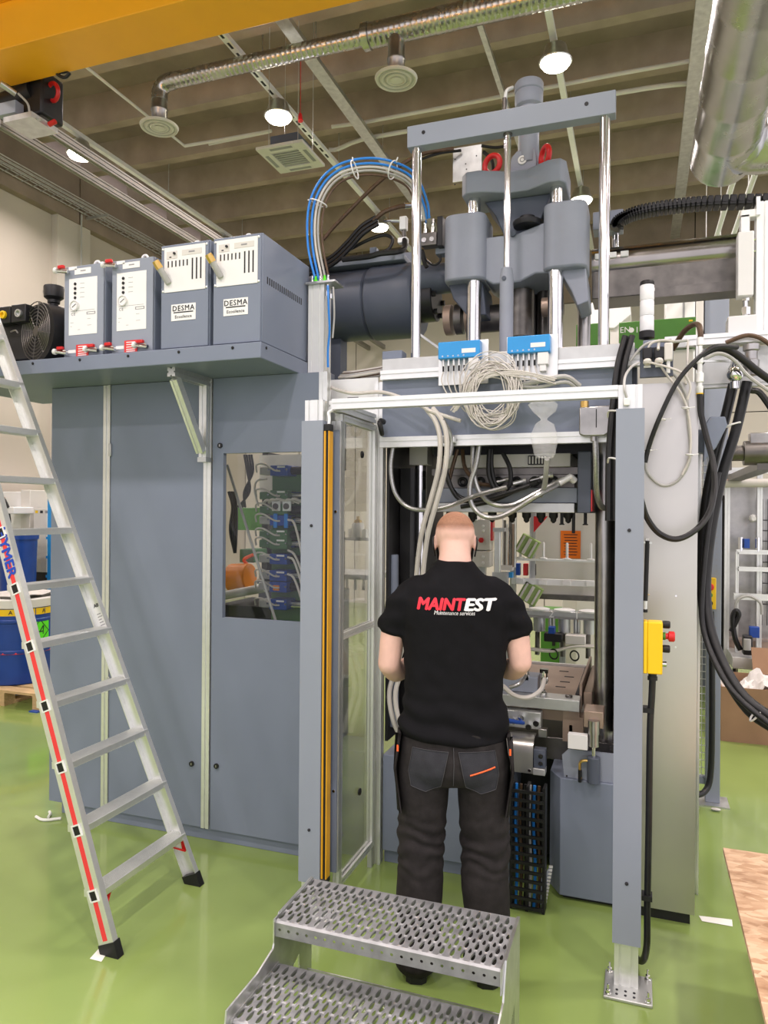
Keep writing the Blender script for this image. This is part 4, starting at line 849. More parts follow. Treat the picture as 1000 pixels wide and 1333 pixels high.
# ---- blue junction boxes on the head rail
def jbox(x0, x1, z0, z1, lab):
    j = thing('junction_box', lab, 'junction box', ((x0+x1)/2, 3.31, z0-.10), 'blue junction boxes')
    MB().box(x0-.01, x1+.03, 3.322, 3.329, z0-.115, z1+.01).build('mounting_plate', 'alu', j, bev=.001)
    MB().box(x0, x1, 3.275, 3.3215, z0, z1).build('housing', 'blue_box', j, bev=.004)
    MB().box(x1-.085, x1-.02, 3.2735, 3.2748, z0+.022, z0+.042).build('print', 'paper', j)
    for i in range(5):
        x = x0+.02+.025*i; MB().cyl((x, 3.298, z0), (x, 3.298, z0-.03), .006, n=10).build('plug', 'alu', j); MB().cyl((x, 3.298, z0-.03), (x, 3.298, z0-.055), .0045, n=8).build('plug_sleeve', 'black', j)
        MB().torus((x+.002, 3.2745, z0+.012), (0, 1, 0), .003, .001, 8, 4).build('led', 'paper', j)
    MB().box(x1-.055, x1-.008, 3.28, 3.32, z0-.055, z0).build('gland_block', 'white', j, bev=.003)
    MB().box(x1-.047, x1-.018, 3.285, 3.315, z0-.085, z0-.055).build('gland_cap', 'white', j, bev=.003)
    for i in range(5):
        x = x0+.02+.025*i
        MB().tube([(x, 3.298, z0-.055), (x+.005*i-.006, 3.292, z0-.10), (x+.02, 3.29, z0-.16), (x+.05+.01*i, 3.30, z0-.20)], .0032, n=6).build('sensor_cable', 'cable_light', j)
jbox(-.898, -.70, (-0.887,3.3,2.465)[2], (-0.888,3.3,2.544)[2], 'bright blue junction box with white plugs, between the guide rod and the cable coil')
jbox(-.575, -.385, (-0.563,3.3,2.469)[2], (-0.563,3.3,2.546)[2], 'bright blue junction box with white plugs, on the signal tower side of the cable coil')

# ---- coil of sensor cable
ck = MB(); rnd = random.Random(3); cc0 = Vector((-0.639,3.245,2.286))
for i in range(34):
    a, b = .080+rnd.random()*.05, .10+rnd.random()*.062; ox, oz = (rnd.random()-.5)*.05, (rnd.random()-.5)*.05; t0 = rnd.random()*6; tl = (rnd.random()-.5)*.3
    ring = [cc0+Vector((ox+a*math.cos(t)+.01*math.sin(3*t+t0), .018*math.sin(2*t+t0)-.0008*i, oz+b*math.sin(t+tl)+.012*math.sin(2*t+t0))) for t in [2*PI*k/14+t0 for k in range(15)]]
    ck.tube(ring, .0028, n=5, k=3)
for i in range(10):
    ck.tube([cc0+Vector((-.16-.03*rnd.random(), -.005, -.04-.04*rnd.random())), cc0+Vector((-.05, -.03, .05+.04*rnd.random())), cc0+Vector((.10, -.03, .07+.03*rnd.random())), cc0+Vector((.26+.03*rnd.random(), -.0, .03+.04*rnd.random()))], .0032, n=5, k=5)
tag(ck.build('cable_coil', 'cable_light'), 'tangled coil of thin beige sensor cable hanging from the press head', 'cable coil')
o = MB().tube([(-0.788,3.28,2.174), (-0.936,3.28,2.226), (-0.989,3.28,2.257), (-1.173,3.3,2.327), (-1.333,3.3,2.331), (-1.457,3.35,2.368), (-1.531,3.42,2.407)], .009).build('flex_conduit', 'cable_light'); tag(o, 'light cable running along the top bar from the coil to the white column', 'cable')
for i, (dx, lab) in enumerate(((0, 'outer one'), (.012, 'inner one'))):
    o = MB().tube([(-0.544,3.26,2.322), ((-0.436,3.26,2.333)[0], 3.26, (-0.436,3.26,2.333)[2]-dx*2), ((-0.319,3.26,2.35)[0], 3.26, (-0.319,3.26,2.35)[2]-dx*2), ((-0.257,3.3,2.313)[0]-dx, 3.30, (-0.257,3.3,2.313)[2]-dx)], .011-.003*i, n=8).build('flex_conduit', 'cable_grey'); tag(o, 'grey conduit arching out of the cable coil, '+lab, 'cable')

# ---- plastic bag
bgm = MB(); n = 26
prf = [(.004, .0), (.045, -.004), (.062, -.02), (.05, -.05), (.016, -.078), (.013, -.088), (.04, -.105), (.058, -.15), (.060, -.19), (.048, -.235), (.036, -.25), (0, -.252)]
b0 = Vector((-0.404,3.2,2.241)); vv = []
for k, (r, h) in enumerate(prf):
    for i in range(n):
        a = 2*PI*i/n; q = r*(1+.35*noise.noise(Vector((math.cos(a)*2.2, math.sin(a)*2.2, h*22))))
        vv.append(b0+Vector((q*math.cos(a)*.95-.05*h, q*math.sin(a)*.55, h+.008*noise.noise(Vector((a*2, h*30, 1))))))
bgm.add(vv, [(k*n+i, k*n+(i+1) % n, (k+1)*n+(i+1) % n, (k+1)*n+i) for k in range(len(prf)-1) for i in range(n)])
pb = bgm.build('plastic_bag', 'bag_film'); tag(pb, 'crumpled clear plastic bag tied round a hanging plug', 'plastic bag')
o = MB().tube([(-0.395,3.28,1.989), (-0.403,3.32,1.934), (-0.419,3.4,1.878), (-0.449,3.5,1.834)], .012).build('bag_cable', 'cable_grey'); tag(o, 'blue-grey cable end hanging out of the plastic bag', 'cable')

# ---- grey terminal box and conduit on the right of the opening
tbx = thing('terminal_box', 'grey cast terminal box with a flexible conduit under the head beam', 'terminal box', (-.2, 3.3, 2.09))
a = (-0.256,3.3,2.212); b = (-0.12,3.3,2.086)
MB().prism([(a[0], a[2]), (b[0], a[2]+.005), (b[0], b[2]+.02), (b[0]-.03, b[2]), (a[0]+.02, b[2]), (a[0], b[2]+.01)], 'y', 3.26, 3.328).build('box', 'steel', tbx, bev=.005)
MB().box(a[0]+.07, a[0]+.074, 3.258, 3.262, a[2]-.09, a[2]-.01).build('seam', 'black', tbx)
MB().cyl((a[0]+.02, 3.29, a[2]), (a[0]+.02, 3.29, a[2]+.03), .018, n=8).build('gland', 'brass', tbx)
MB().cyl((b[0]-.075, 3.29, b[2]-.0), (b[0]-.075, 3.29, b[2]-.02), .016, n=10).build('gland', 'steel', tbx)
o = MB().tube([(-0.19,3.29,2.08), (-0.186,3.3,1.98), (-0.185,3.35,1.847), (-0.166,3.45,1.78), (-0.126,3.55,1.781)], .0135, n=10).build('flex_conduit', 'hose_metal'); tag(o, 'grey flexible conduit hanging from the cast terminal box', 'conduit')
hb = MB()
for i, (dx, dz) in enumerate(((0, 0), (.029, 0), (.0145, .027))):
    hx = (-0.119,3.22,1.974)[0]-.012
    o = MB().tube([((-0.059,3.3,2.519)[0]+dx-.01, 3.285+dz, (-0.044,3.3,2.514)[2]), ((-0.092,3.28,2.358)[0]+dx-.01, 3.26+dz, (-0.074,3.3,2.361)[2]), (hx+dx+.006, 3.23+dz, 2.10), (hx+dx, 3.225+dz, 1.95), (hx+dx, 3.23+dz, 1.72)], .0128, n=10).build('black_hose', 'rubber')
    tag(o, ('inner black hose tied behind the grey post with the button box', 'outer black hose tied behind the grey post, next to the stainless sheet', 'rear black hose of the three tied behind the grey post')[i], 'hose', 'hoses tied behind the post')

# ---- signal tower
sx, sy = .02, 3.5
sgn = thing('signal_tower', 'signal tower with three clear white segments and black cap', 'signal lamp', (sx, sy, 2.45))
z0 = 2.578
MB().lathe([(.012, 0), (.012, .09), (.034, .095), (.034, .125), (.028, .128)], (sx, sy, 2.452), (0, 0, 1), 20).build('base', 'black', sgn)
for i in range(3): MB().lathe([(.029, 0), (.031, .004), (.031, .066), (.029, .069)], (sx, sy, z0+.07*i), (0, 0, 1), 24).build('lens_segment', 'lens_white', sgn)
MB().lathe([(.031, 0), (.031, .012), (.027, .018), (0, .02)], (sx, sy, z0+.21), (0, 0, 1), 24).build('cap', 'black', sgn)
MB().box(sx-.03, sx+.03, 3.47, 3.53, 2.44, 2.452).build('foot', 'black', sgn)
# ---- connector panel and rail to the right
cn = thing('connector_panel', 'dark connector panel with two plug sockets and a grey plug hood', 'connector panel', (.06, 3.3, 2.33))
MB().box(-.008, .125, 3.30, 3.325, 2.335, 2.462).build('plate', 'paint_dark', cn, bev=.002)
MB().box(.004, .12, 3.326, 3.42, 2.40, 2.50).build('rear_box', 'paint', cn, bev=.004)
for x in (.022, .068):
    k = MB().box(x-.02, x+.02, 3.26, 3.30, 2.405, 2.455).build('socket_hood', 'black_metal', cn, bev=.006)
    MB().lathe([(.016, 0), (.018, .012), (.012, .02)], (x, 3.262, 2.40), (0, -.4, -1), 14).build('cable_gland', 'cable_light', k)
    MB().box(x-.014, x+.014, 3.29, 3.299, 2.375, 2.383).build('clip', 'paper', k)
MB().box(.088, .122, 3.26, 3.30, 2.395, 2.47).build('plug_hood', 'offwhite', cn, bev=.006)
MB().cyl((.105, 3.28, 2.395), (.105, 3.28, 2.345), .008, n=10).build('plug_gland', 'paper', cn)

# ================================================================== PERSON
PM = Matrix.Translation((-.648, 2.622, 0)) @ Matrix.Rotation(math.radians(14), 4, 'Z')
def loft(rings, n=36, ex=2.4):                                       # rings: (z, cx, cy, half_x, half_y)
    mb = MB(); vv = []
    for z, cx, cy, a, b in rings:
        for i in range(n):
            t = 2*PI*i/n; c, s = math.cos(t), math.sin(t)
            vv.append((cx+a*math.copysign(abs(c)**(2/ex), c), cy+b*math.copysign(abs(s)**(2/ex), s), z))
    m = len(rings)
    mb.add(vv, [(k*n+i, k*n+(i+1) % n, (k+1)*n+(i+1) % n, (k+1)*n+i) for k in range(m-1) for i in range(n)]+[tuple(range(n))[::-1], tuple(range((m-1)*n, m*n))])
    return mb
def limb(mb, pts, rad, n=16, k=5):
    p = catmull(pts, k); m = len(p)-1
    def tp(t):
        f = t*(len(rad)-1); i = min(int(f), len(rad)-2); return rad[i]+(rad[i+1]-rad[i])*(f-i)
    q = MB().tube(p, 1, n=n, k=1, taper=tp); mb.add(q.v, q.f)
    mb.sphere(p[0], rad[0]); mb.sphere(p[-1], rad[-1])
    return mb
def fuse(mb, name, m, parent, voxel, it=6, disp=None, label=None):
    me = bpy.data.meshes.new(name); me.from_pydata(mb.v, [], mb.f)
    bm = bmesh.new(); bm.from_mesh(me); bmesh.ops.recalc_face_normals(bm, faces=bm.faces); bm.to_mesh(me); bm.free()
    t = bpy.data.objects.new('tmp', me); COL.objects.link(t)
    r = t.modifiers.new('r', 'REMESH'); r.mode = 'VOXEL'; r.voxel_size = voxel
    s = t.modifiers.new('s', 'SMOOTH'); s.factor = .5; s.iterations = it
    dg = bpy.context.evaluated_depsgraph_get(); dg.update()
    out = bpy.data.meshes.new_from_object(t.evaluated_get(dg)); bpy.data.objects.remove(t)
    if disp:
        nv = [v.normal.copy() for v in out.vertices]
        for v, nn in zip(out.vertices, nv): v.co += nn*disp(v.co)
    off = OFF[parent.name]; out.transform(Matrix.Translation(-off) @ PM)
    out.name = name; o = bpy.data.objects.new(name, out); COL.objects.link(o); o.parent = parent; OFF[o.name] = off
    out.materials.clear(); out.materials.append(MATS[m]); out.polygons.foreach_set('use_smooth', [True]*len(out.polygons))
    if label: o['label'] = label
    return o
pe = thing('person', 'person seen from behind in black T-shirt and dark work trousers, hands at the press', 'person', tuple(PM @ Vector((0, 0, 0))))
# body: head, neck, trunk, arms, hands and legs in one skin
sk = MB()
hm = Matrix.Translation((0, .185, 1.655)) @ Matrix.Rotation(-.30, 4, 'X')
def hs(c, r, sc): q = MB(hm).sphere(c, r, sc, 24, 16); sk.add(q.v, q.f)
hs((0, 0, .01), .078, (1, 1.2, 1.12)); hs((0, .02, -.05), .064, (1, 1.1, 1.1)); hs((0, .045, -.095), .036, (1.15, 1, .7)); hs((0, .105, -.045), .014, (.8, 1.1, 1.6)); hs((0, .086, .006), .03, (1.7, .5, .5)); hs((0, .09, -.078), .02, (1.2, .5, .4))
for s in (-1, 1):
    hs((s*.031, .083, -.008), .014, (1.1, .6, .8)); hs((s*.079, .002, -.028), .018, (.42, .8, 1.75)); hs((s*.083, .0, -.012), .011, (.5, .9, 1.2))
sk.add(*(lambda q: (q.v, q.f))(loft([(1.44, 0, .10, .11, .08), (1.52, 0, .115, .085, .075), (1.56, 0, .13, .064, .066), (1.60, 0, .148, .060, .064), (1.66, 0, .17, .060, .066)])))
sk.add(*(lambda q: (q.v, q.f))(loft([(.86, 0, .065, .15, .10), (1.05, 0, .08, .15, .095), (1.3, 0, .095, .17, .10), (1.46, 0, .105, .15, .085), (1.5, 0, .11, .10, .07)])))
for s in (-1, 1):
    ez = 1.185 if s > 0 else 1.165
    limb(sk, [(s*.165, .10, 1.43), (s*.228, .095, 1.31), (s*.250, .085, ez)], [.052, .050, .043])
    limb(sk, [(s*.250, .085, ez), (s*.228, .17, ez-.045), (s*.180, .29, 1.12), (s*.155, .345, 1.115)], [.043, .044, .035, .028])
    limb(sk, [(s*.155, .345, 1.115), (s*.135, .39, 1.105), (s*.12, .425, 1.095)], [.027, .036, .036])   # palm
    for j, (dx, ln) in enumerate(((-.030, .062), (-.010, .075), (.011, .070), (.031, .055))):            # four fingers, bent
        b = Vector((s*.118+dx, .44, 1.092)); limb(sk, [b, b+Vector((0, ln*.55, -.008)), b+Vector((0, ln*.85, -.030)), b+Vector((0, ln*.88, -.05))], [.0095, .009, .0085, .0075], n=8, k=2)
    b = Vector((s*.118-s*.034, .40, 1.10)); limb(sk, [b, b+Vector((-s*.024, .028, -.006)), b+Vector((-s*.028, .060, -.018))], [.012, .010, .0085], n=8, k=2)
    limb(sk, [(s*.105, .06, .84), (s*.12, .07, .48), (s*.127, .045, .10)], [.075, .055, .042])
fuse(sk, 'body', 'skin', pe, .0055, 5)
# hair: close-cropped cap
hc = MB(hm); n = 40; m = 14; vv = []
for k in range(m+1):
    for i in range(n):
        a = 2*PI*i/n; back = (1-math.sin(a))/2
        th = (.0+1.0*k/m)*(1.10+.80*back)
        vv.append((.0790*math.sin(th)*math.cos(a), .0790*1.205*math.sin(th)*math.sin(a), .01+.0790*1.125*math.cos(th)))
hc.add(vv, [(k*n+i, k*n+(i+1) % n, (k+1)*n+(i+1) % n, (k+1)*n+i) for k in range(m) for i in range(n)]); hc.v = [PM @ v for v in hc.v]
ho2 = hc.build('hair', 'hair', pe, label='close-cropped reddish hair')
fa = ho2.data.attributes.new('hair_cover', 'FLOAT', 'POINT')
fa.data.foreach_set('value', [1.0 if k/m < .55 else max(0, 1-(k/m-.55)/.45) for k in range(m+1) for i in range(n)])
# face mask with ear loops
fm = MB(hm); vv = []; nn_ = 16
for k in range(9):
    for i in range(nn_+1):
        a = math.radians(12+156*i/nn_); z = -.005-.012*k; r = .079*(1-.02*k) if k < 6 else .077*(1-.05*(k-4))
        vv.append((r*math.cos(a), .012+r*1.32*math.sin(a), z-.012*math.sin(a)))
fm.add(vv, [(k*(nn_+1)+i, k*(nn_+1)+i+1, (k+1)*(nn_+1)+i+1, (k+1)*(nn_+1)+i) for k in range(8) for i in range(nn_)]); fm.v = [PM @ v for v in fm.v]
mk = fm.build('face_mask', 'black', pe)
sol = mk.modifiers.new('thick', 'SOLIDIFY'); sol.thickness = .003
for s in (-1, 1):
    q = MB(hm).tube([(s*.079, .03, -.02), (s*.084, .0, -.004), (s*.086, -.016, -.018), (s*.084, -.014, -.045), (s*.078, .02, -.075)], .0032, n=6); q.v = [PM @ v for v in q.v]; q.build('ear_loop', 'black', pe)

# T-shirt
ts_ = loft([(.905, 0, .07, .205, .138), (.93, 0, .072, .214, .142), (.98, 0, .075, .203, .135), (1.05, 0, .08, .189, .128), (1.12, 0, .085, .187, .125), (1.2, .002, .09, .194, .128), (1.28, .002, .095, .203, .132), (1.36, .002, .10, .206, .132), (1.42, .002, .10, .196, .124), (1.465, 0, .103, .166, .112), (1.50, 0, .109, .128, .098), (1.53, 0, .117, .096, .084), (1.555, 0, .125, .076, .074), (1.566, 0, .128, .072, .072)], 44, 2.5)
for s in (-1, 1):
    limb(ts_, [(s*.140, .103, 1.455), (s*.185, .10, 1.415), (s*.215, .098, 1.36), (s*.232, .097, 1.315)], [.056, .062, .061, .062], 20)
    ts_.cyl((s*.215, .098, 1.36), (s*.238, .096, 1.285), .060, .066, n=20)
def wrinkle(c):
    w = noise.noise(Vector((c.x*5, c.y*5, c.z*9)))*.006
    low = max(0, min(1, (1.10-c.z)/.14)); w += low*.008*math.sin(c.z*70+9*c.x+3*noise.noise(Vector((c.x*6, c.y*4, c.z*5))))
    sl = max(0, min(1, (abs(c.x)-.17)/.05)); w += sl*.004*math.sin(c.z*80+c.y*20)
    w += .004*noise.noise(Vector((c.x*16+c.z*10, c.y*10, c.z*12)))
    return w
shirt = fuse(ts_, 't_shirt', 'cloth_black', pe, .0075, 8, wrinkle)
# trousers
tr_ = loft([(.955, 0, .065, .185, .125), (.90, 0, .065, .198, .132), (.84, 0, .06, .205, .138), (.79, 0, .058, .205, .132), (.745, 0, .06, .185, .105)], 40, 2.4)
for s in (-1, 1):
    limb(tr_, [(s*.108, .06, .80), (s*.116, .07, .66), (s*.122, .075, .50), (s*.124, .062, .33), (s*.128, .048, .18), (s*.130, .042, .085)], [.108, .098, .090, .088, .086, .088], 22)
def twr(c):
    kn = math.exp(-((c.z-.50)/.10)**2)+math.exp(-((c.z-.14)/.08)**2)
    return noise.noise(Vector((c.x*7, c.y*7, c.z*8)))*.008+kn*.005*math.sin(c.z*110+14*c.y+6*noise.noise(c*9))
trou = fuse(tr_, 'trousers', 'trousers', pe, .0085, 7, twr)
from mathutils.bvhtree import BVHTree
def surf(o):
    v = [x.co+OFF[o.name] for x in o.data.vertices]; return BVHTree.FromPolygons(v, [tuple(p.vertices) for p in o.data.polygons])
bS, bT = surf(shirt), surf(trou); fwd = (PM.to_3x3() @ Vector((0, 1, 0))).normalized()
def drape(tree, x, z, lift=.003):                                    # a point of the garment's back, in person coordinates
    p = PM @ Vector((x, -.6, z)); h = tree.ray_cast(p, fwd)[0]
    return (h-fwd*lift) if h else (PM @ Vector((x, 0, z)))
def patch(tree, poly, name, m, lift=.004, n=14, parent=pe):
    """A cloth piece cut to a polygon (x, z) and laid on the garment."""
    bm = bmesh.new(); vs_ = [bm.verts.new((x, 0, z)) for x, z in poly]; bm.faces.new(vs_)
    bmesh.ops.triangulate(bm, faces=bm.faces[:]); bmesh.ops.subdivide_edges(bm, edges=bm.edges[:], cuts=n, use_grid_fill=True)
    bmesh.ops.triangulate(bm, faces=bm.faces[:])
    for v in bm.verts: v.co = drape(tree, v.co.x, v.co.z, lift)-OFF[parent.name]
    me = bpy.data.meshes.new(name); bm.to_mesh(me); bm.free(); me.materials.append(MATS[m]); me.polygons.foreach_set('use_smooth', [True]*len(me.polygons))
    o = bpy.data.objects.new(name, me); COL.objects.link(o); o.parent = parent; OFF[o.name] = OFF[parent.name]; return o
def line(tree, pts, r, name, m, lift=.004):
    q = []
    for a, b in zip(pts, pts[1:]):
        for k in range(6): q.append((a[0]+(b[0]-a[0])*k/6, a[1]+(b[1]-a[1])*k/6))
    q.append(pts[-1]); return MB().tube([drape(tree, x, z, lift) for x, z in q], r, n=5, k=1).build(name, m, pe)
for s in (-1, 1):
    pk = [(s*.018, .885), (s*.150, .888), (s*.165, .80), (s*.155, .745), (s*.10, .728), (s*.045, .755)]
    patch(bT, pk, 'back_pocket', 'trouser_panel', .004, 12); line(bT, pk+[pk[0]], .0012, 'stitching', 'stitch', .006)
line(bT, [(.06, .805), (.15, .83)], .0032, 'pocket_trim', 'orange_trim', .007)
line(bT, [(0, .90), (.002, .84), (0, .76)], .0014, 'stitching', 'stitch', .005)
for s in (-1, 1):
    q = MB(PM)
    q.add([(s*.198, -.02, .93), (s*.212, .06, .93), (s*.226, .06, .80), (s*.214, -.03, .80), (s*.212, .05, .62), (s*.192, -.035, .64), (s*.204, -.01, .93), (s*.21, -.02, .80), (s*.188, -.03, .64)], [(0, 1, 2, 3), (3, 2, 4, 5), (0, 3, 7, 6), (3, 5, 8, 7)])
    ho_ = q.build('tool_pocket', 'trousers', pe); sm = ho_.modifiers.new('t', 'SOLIDIFY'); sm.thickness = .012
    MB(PM).box(s*.206-.0035, s*.206+.0035, -.026, -.020, .865, .888).build('red_tab', 'orange_trim', pe)
# shoes
for s in (-1, 1):
    sh = MB(); cx = s*.132
    for y, w, h, z in ((.03, .040, .045, .055), (.06, .043, .055, .065), (.11, .044, .045, .052), (.17, .048, .036, .042), (.23, .046, .030, .036), (.262, .036, .024, .032)): sh.sphere((cx+s*.02*y, y, z), 1, (w, .05, h), 18, 12)
    sh.sphere((cx, .035, .10), 1, (.040, .05, .05), 18, 12)
    fuse(sh, 'shoe', 'shoe', pe, .006, 5)
    so = MB(); poly = [(cx+s*.02*y+w, y) for y, w in ((-.015, .02), (.0, .038), (.06, .043), (.12, .044), (.18, .05), (.24, .046), (.29, .025))]
    poly = poly+[(cx+s*.02*y-w, y) for y, w in ((.29, .025), (.24, .046), (.18, .05), (.12, .044), (.06, .043), (.0, .038), (-.015, .02))]
    so.prism(poly, 'z', 0, .022); so.v = [PM @ v for v in so.v]; so.build('sole', 'rubber', pe)
    MB(PM).box(cx-.012, cx+.012, -.022, -.014, .05, .068).build('heel_tab', 'stitch', pe)
# print on the back of the shirt
def back_print(body, size, x, z, m, name, shear, bold, align='LEFT', space=1.0, width=None):
    cu = bpy.data.curves.new('t', 'FONT'); cu.body = body; cu.size = size; cu.shear = shear; cu.offset = 0; cu.align_x = align; cu.align_y = 'CENTER'; cu.space_character = space; cu.resolution_u = 3
    t = bpy.data.objects.new('t', cu); me = embolden(bpy.data.meshes.new_from_object(t), bold); bpy.data.objects.remove(t); bpy.data.curves.remove(cu)
    xs = [v.co.x for v in me.vertices]; wd = max(xs)-min(xs); x0 = min(xs)
    sc = (width/wd) if width else 1
    bm = bmesh.new(); bm.from_mesh(me); bmesh.ops.triangulate(bm, faces=bm.faces[:]); bmesh.ops.subdivide_edges(bm, edges=bm.edges[:], cuts=2, use_grid_fill=True)
    for v in bm.verts: v.co = drape(bS, x+(v.co.x-x0)*sc, z+v.co.y, .0035)-OFF[pe.name]
    bm.to_mesh(me); bm.free(); me.materials.clear(); me.materials.append(MATS[m]); me.name = name
    o = bpy.data.objects.new(name, me); COL.objects.link(o); o.parent = pe; OFF[o.name] = OFF[pe.name]; return o
back_print('MAINT', .062, -.140, 1.410, 'print_red', 'shirt_print', .20, .0034, width=.182)
back_print('EST', .062, .034, 1.410, 'print_white', 'shirt_print', .20, .0034, width=.122)
back_print('Maintenance services', .021, -.075, 1.381, 'print_white', 'shirt_print', .2, .0003, width=.15)

# ================================================================== LADDER
la = thing('step_ladder', 'aluminium step ladder with red stripe leaning over the enclosure', 'ladder', (-2.3, 2.6, 0))
LS = -.41
def LN(z, o=0): return Vector((-1.950+LS*z, 2.325+.060*z+o, z))
def LFp(z, o=0): return Vector((-1.962+LS*z, 2.925-.055*z+o, z))
dl = Vector((LS, 0, 1)).normalized(); pn = Vector((1, 0, -LS)).normalized()
ZT = 2.95
for fn, sgn_ in ((LN, -1), (LFp, 1)):
    web = MB(); a, b = fn(.04), fn(ZT); yv = Vector((0, sgn_, 0))
    def strip(mb, u0, u1, v0, v1): mb.add([p+pn*u+yv*v for p in (a, b) for u, v in ((u0, v0), (u1, v0), (u1, v1), (u0, v1))], [(0, 1, 2, 3), (4, 7, 6, 5)]+[(i, i+4, (i+1) % 4+4, (i+1) % 4) for i in range(4)])
    strip(web, -.037, .037, 0, .003); strip(web, -.037, -.034, -.025, 0); strip(web, .034, .037, -.025, 0)
    web.build('stile', 'alu', la, smooth=False)
    ft = MB(); p0 = fn(0); p1 = fn(.045)
    ft.add([p0+Vector((-.042, sgn_*.006, 0)), p0+Vector((.044, sgn_*.006, 0)), p0+Vector((.044, -sgn_*.03, 0)), p0+Vector((-.042, -sgn_*.03, 0)), p1+pn*-.040+yv*.006, p1+pn*.041+yv*.006, p1+pn*.041-yv*.03, p1+pn*-.040-yv*.03], [(0, 1, 2, 3), (4, 7, 6, 5), (0, 4, 5, 1), (1, 5, 6, 2), (2, 6, 7, 3), (3, 7, 4, 0)]).build('rubber_foot', 'black', la)
yv = Vector((0, -1, 0))
a, b = LN(.055), LN(1.70)
MB().add([p+pn*u+yv*v for p in (a, b) for u, v in ((-.011, .003), (.011, .003), (.011, .0042), (-.011, .0042))], [(0, 1, 2, 3), (4, 7, 6, 5)]+[(i, i+4, (i+1) % 4+4, (i+1) % 4) for i in range(4)]).build('red_stripe', 'red_print', la, smooth=False)
zs = [.232+.2385*i for i in range(12)]
for i, z in enumerate(zs):
    n0, f0 = LN(z), LFp(z)
    st_ = MB(); y0, y1 = n0.y+.0, f0.y-.0; xc = (n0.x+f0.x)/2
    prof = [(xc-.038, z-.03), (xc+.038, z-.03), (xc+.040, z-.026), (xc+.040, z-.002)]
    for k in range(9): prof += [(xc+.038-k*.0085, z), (xc+.0355-k*.0085, z), (xc+.0345-k*.0085, z-.0025), (xc+.031-k*.0085, z-.0025)]
    prof += [(xc-.040, z-.002)]
    st_.prism(prof, 'y', y0, y1).build('tread', 'alu', la, smooth=False)
    M_ = Matrix.Translation(LN(z-.016)) @ Matrix(((pn.x, 0, dl.x, 0), (0, 1, 0, 0), (pn.z, 0, dl.z, 0), (0, 0, 0, 1)))
    k = MB(M_).plate('y', -.008, -.0032, -.022, .022, -.024, .024, [(-.016, .016, -.018, .018)]).build('rung_cap', 'alu_white', la, smooth=False)
    MB(M_).box(-.016, .016, -.0055, -.0043, -.018, .018).build('cap_core', 'black', k, smooth=False)
for fn, s in ((LN, 1), (LFp, -1)):
    p = fn(.17); q = fn(.205)
    MB().bar(p+Vector((.02, s*.01, -.02)), q+Vector((-.005, s*.09, 0)), .02, .006).bar(p+Vector((.02, s*.01, -.02)), p+Vector((.01, s*.012, .03)), .02, .006).build('red_brace', 'red', la)
tx_ = -(LN(1)-LN(0)).normalized(); ty_ = (pn-tx_*pn.dot(tx_)).normalized(); tz_n = tx_.cross(ty_)
Mt = Matrix.Translation(LN(1.562)+Vector((0, -.0035, 0))) @ Matrix(((tx_.x, ty_.x, tz_n.x, 0), (tx_.y, ty_.y, tz_n.y, 0), (tx_.z, ty_.z, tz_n.z, 0), (0, 0, 0, 1)))
text('HYMER', .070, Mt @ Matrix.Translation((0, 0, .0012)), 'hymer_blue', la, bold=.0022, ext=.0007)
a, b = LFp(1.14), LFp(1.28)
s_ = MB(); s_.add([p+pn*u+Vector((0, v, 0)) for p in (a, b) for u, v in ((-.02, -.002), (.02, -.002), (.02, -.0008), (-.02, -.0008))], [(0, 1, 2, 3), (4, 7, 6, 5)]+[(i, i+4, (i+1) % 4+4, (i+1) % 4) for i in range(4)])
stk = s_.build('sticker', 'paper', la, smooth=False)
for k in range(8):
    p = LFp(1.155+.013*k); MB().add([p+dl*w_+pn*u+Vector((0, -.0024, 0)) for w_ in (-.002, .002) for u in (-.014, .014-.004*(k % 3))], [(0, 1, 3, 2)]).build('print', 'ink_soft', stk, smooth=False)
ML = Matrix.Translation(LFp(1.285)+Vector((.0, -.0025, 0))) @ Matrix(((-dl.x, pn.x, 0, 0), (0, 0, -1, 0), (-dl.z, pn.z, 0, 0), (0, 0, 0, 1))) @ Matrix.Rotation(PI/2, 4, 'Z'); text('AB', .026, ML, 'ink', stk)
# top and rear legs of the step ladder, left of the picture
tz = ZT; tx = -1.955+LS*tz
MB().box(tx-.16, tx+.04, LN(tz).y-.02, LFp(tz).y+.02, tz, tz+.03).build('top_platform', 'black', la, bev=.006)
for y_ in (LN(tz).y+.02, LFp(tz).y-.02): MB().bar((tx-.12, y_, tz), (tx-1.15, y_+(.1 if y_ > 2.6 else -.1), 0.0), .05, .025, (0, 1, 0)).build('rear_leg', 'alu', la)
o = MB().add([(-2.01,2.284,0.002), (-2.027,2.363,0.002), (-1.977,2.349,0.002), (-1.955,2.284,0.002)]+[(-2.013,2.286,0), (-2.029,2.365,0), (-1.979,2.351,0), (-1.957,2.286,0)], [(0, 1, 2, 3), (7, 6, 5, 4), (0, 4, 5, 1), (1, 5, 6, 2), (2, 6, 7, 3), (3, 7, 4, 0)]).build('tape_strip', 'tape', smooth=False); tag(o, 'scrap of white tape under the striped ladder foot', 'tape')
o = MB().add([(0.251,3.44,0.002), (0.384,3.457,0.002), (0.38,3.4,0.002), (0.261,3.399,0.002)]+[(0.251,3.444,0), (0.384,3.461,0), (0.381,3.404,0), (0.261,3.403,0)], [(0, 1, 2, 3), (7, 6, 5, 4), (0, 4, 5, 1), (1, 5, 6, 2), (2, 6, 7, 3), (3, 7, 4, 0)]).build('tape_strip', 'tape', smooth=False); tag(o, 'pale tape strip on the green floor beside the wooden crate', 'tape')
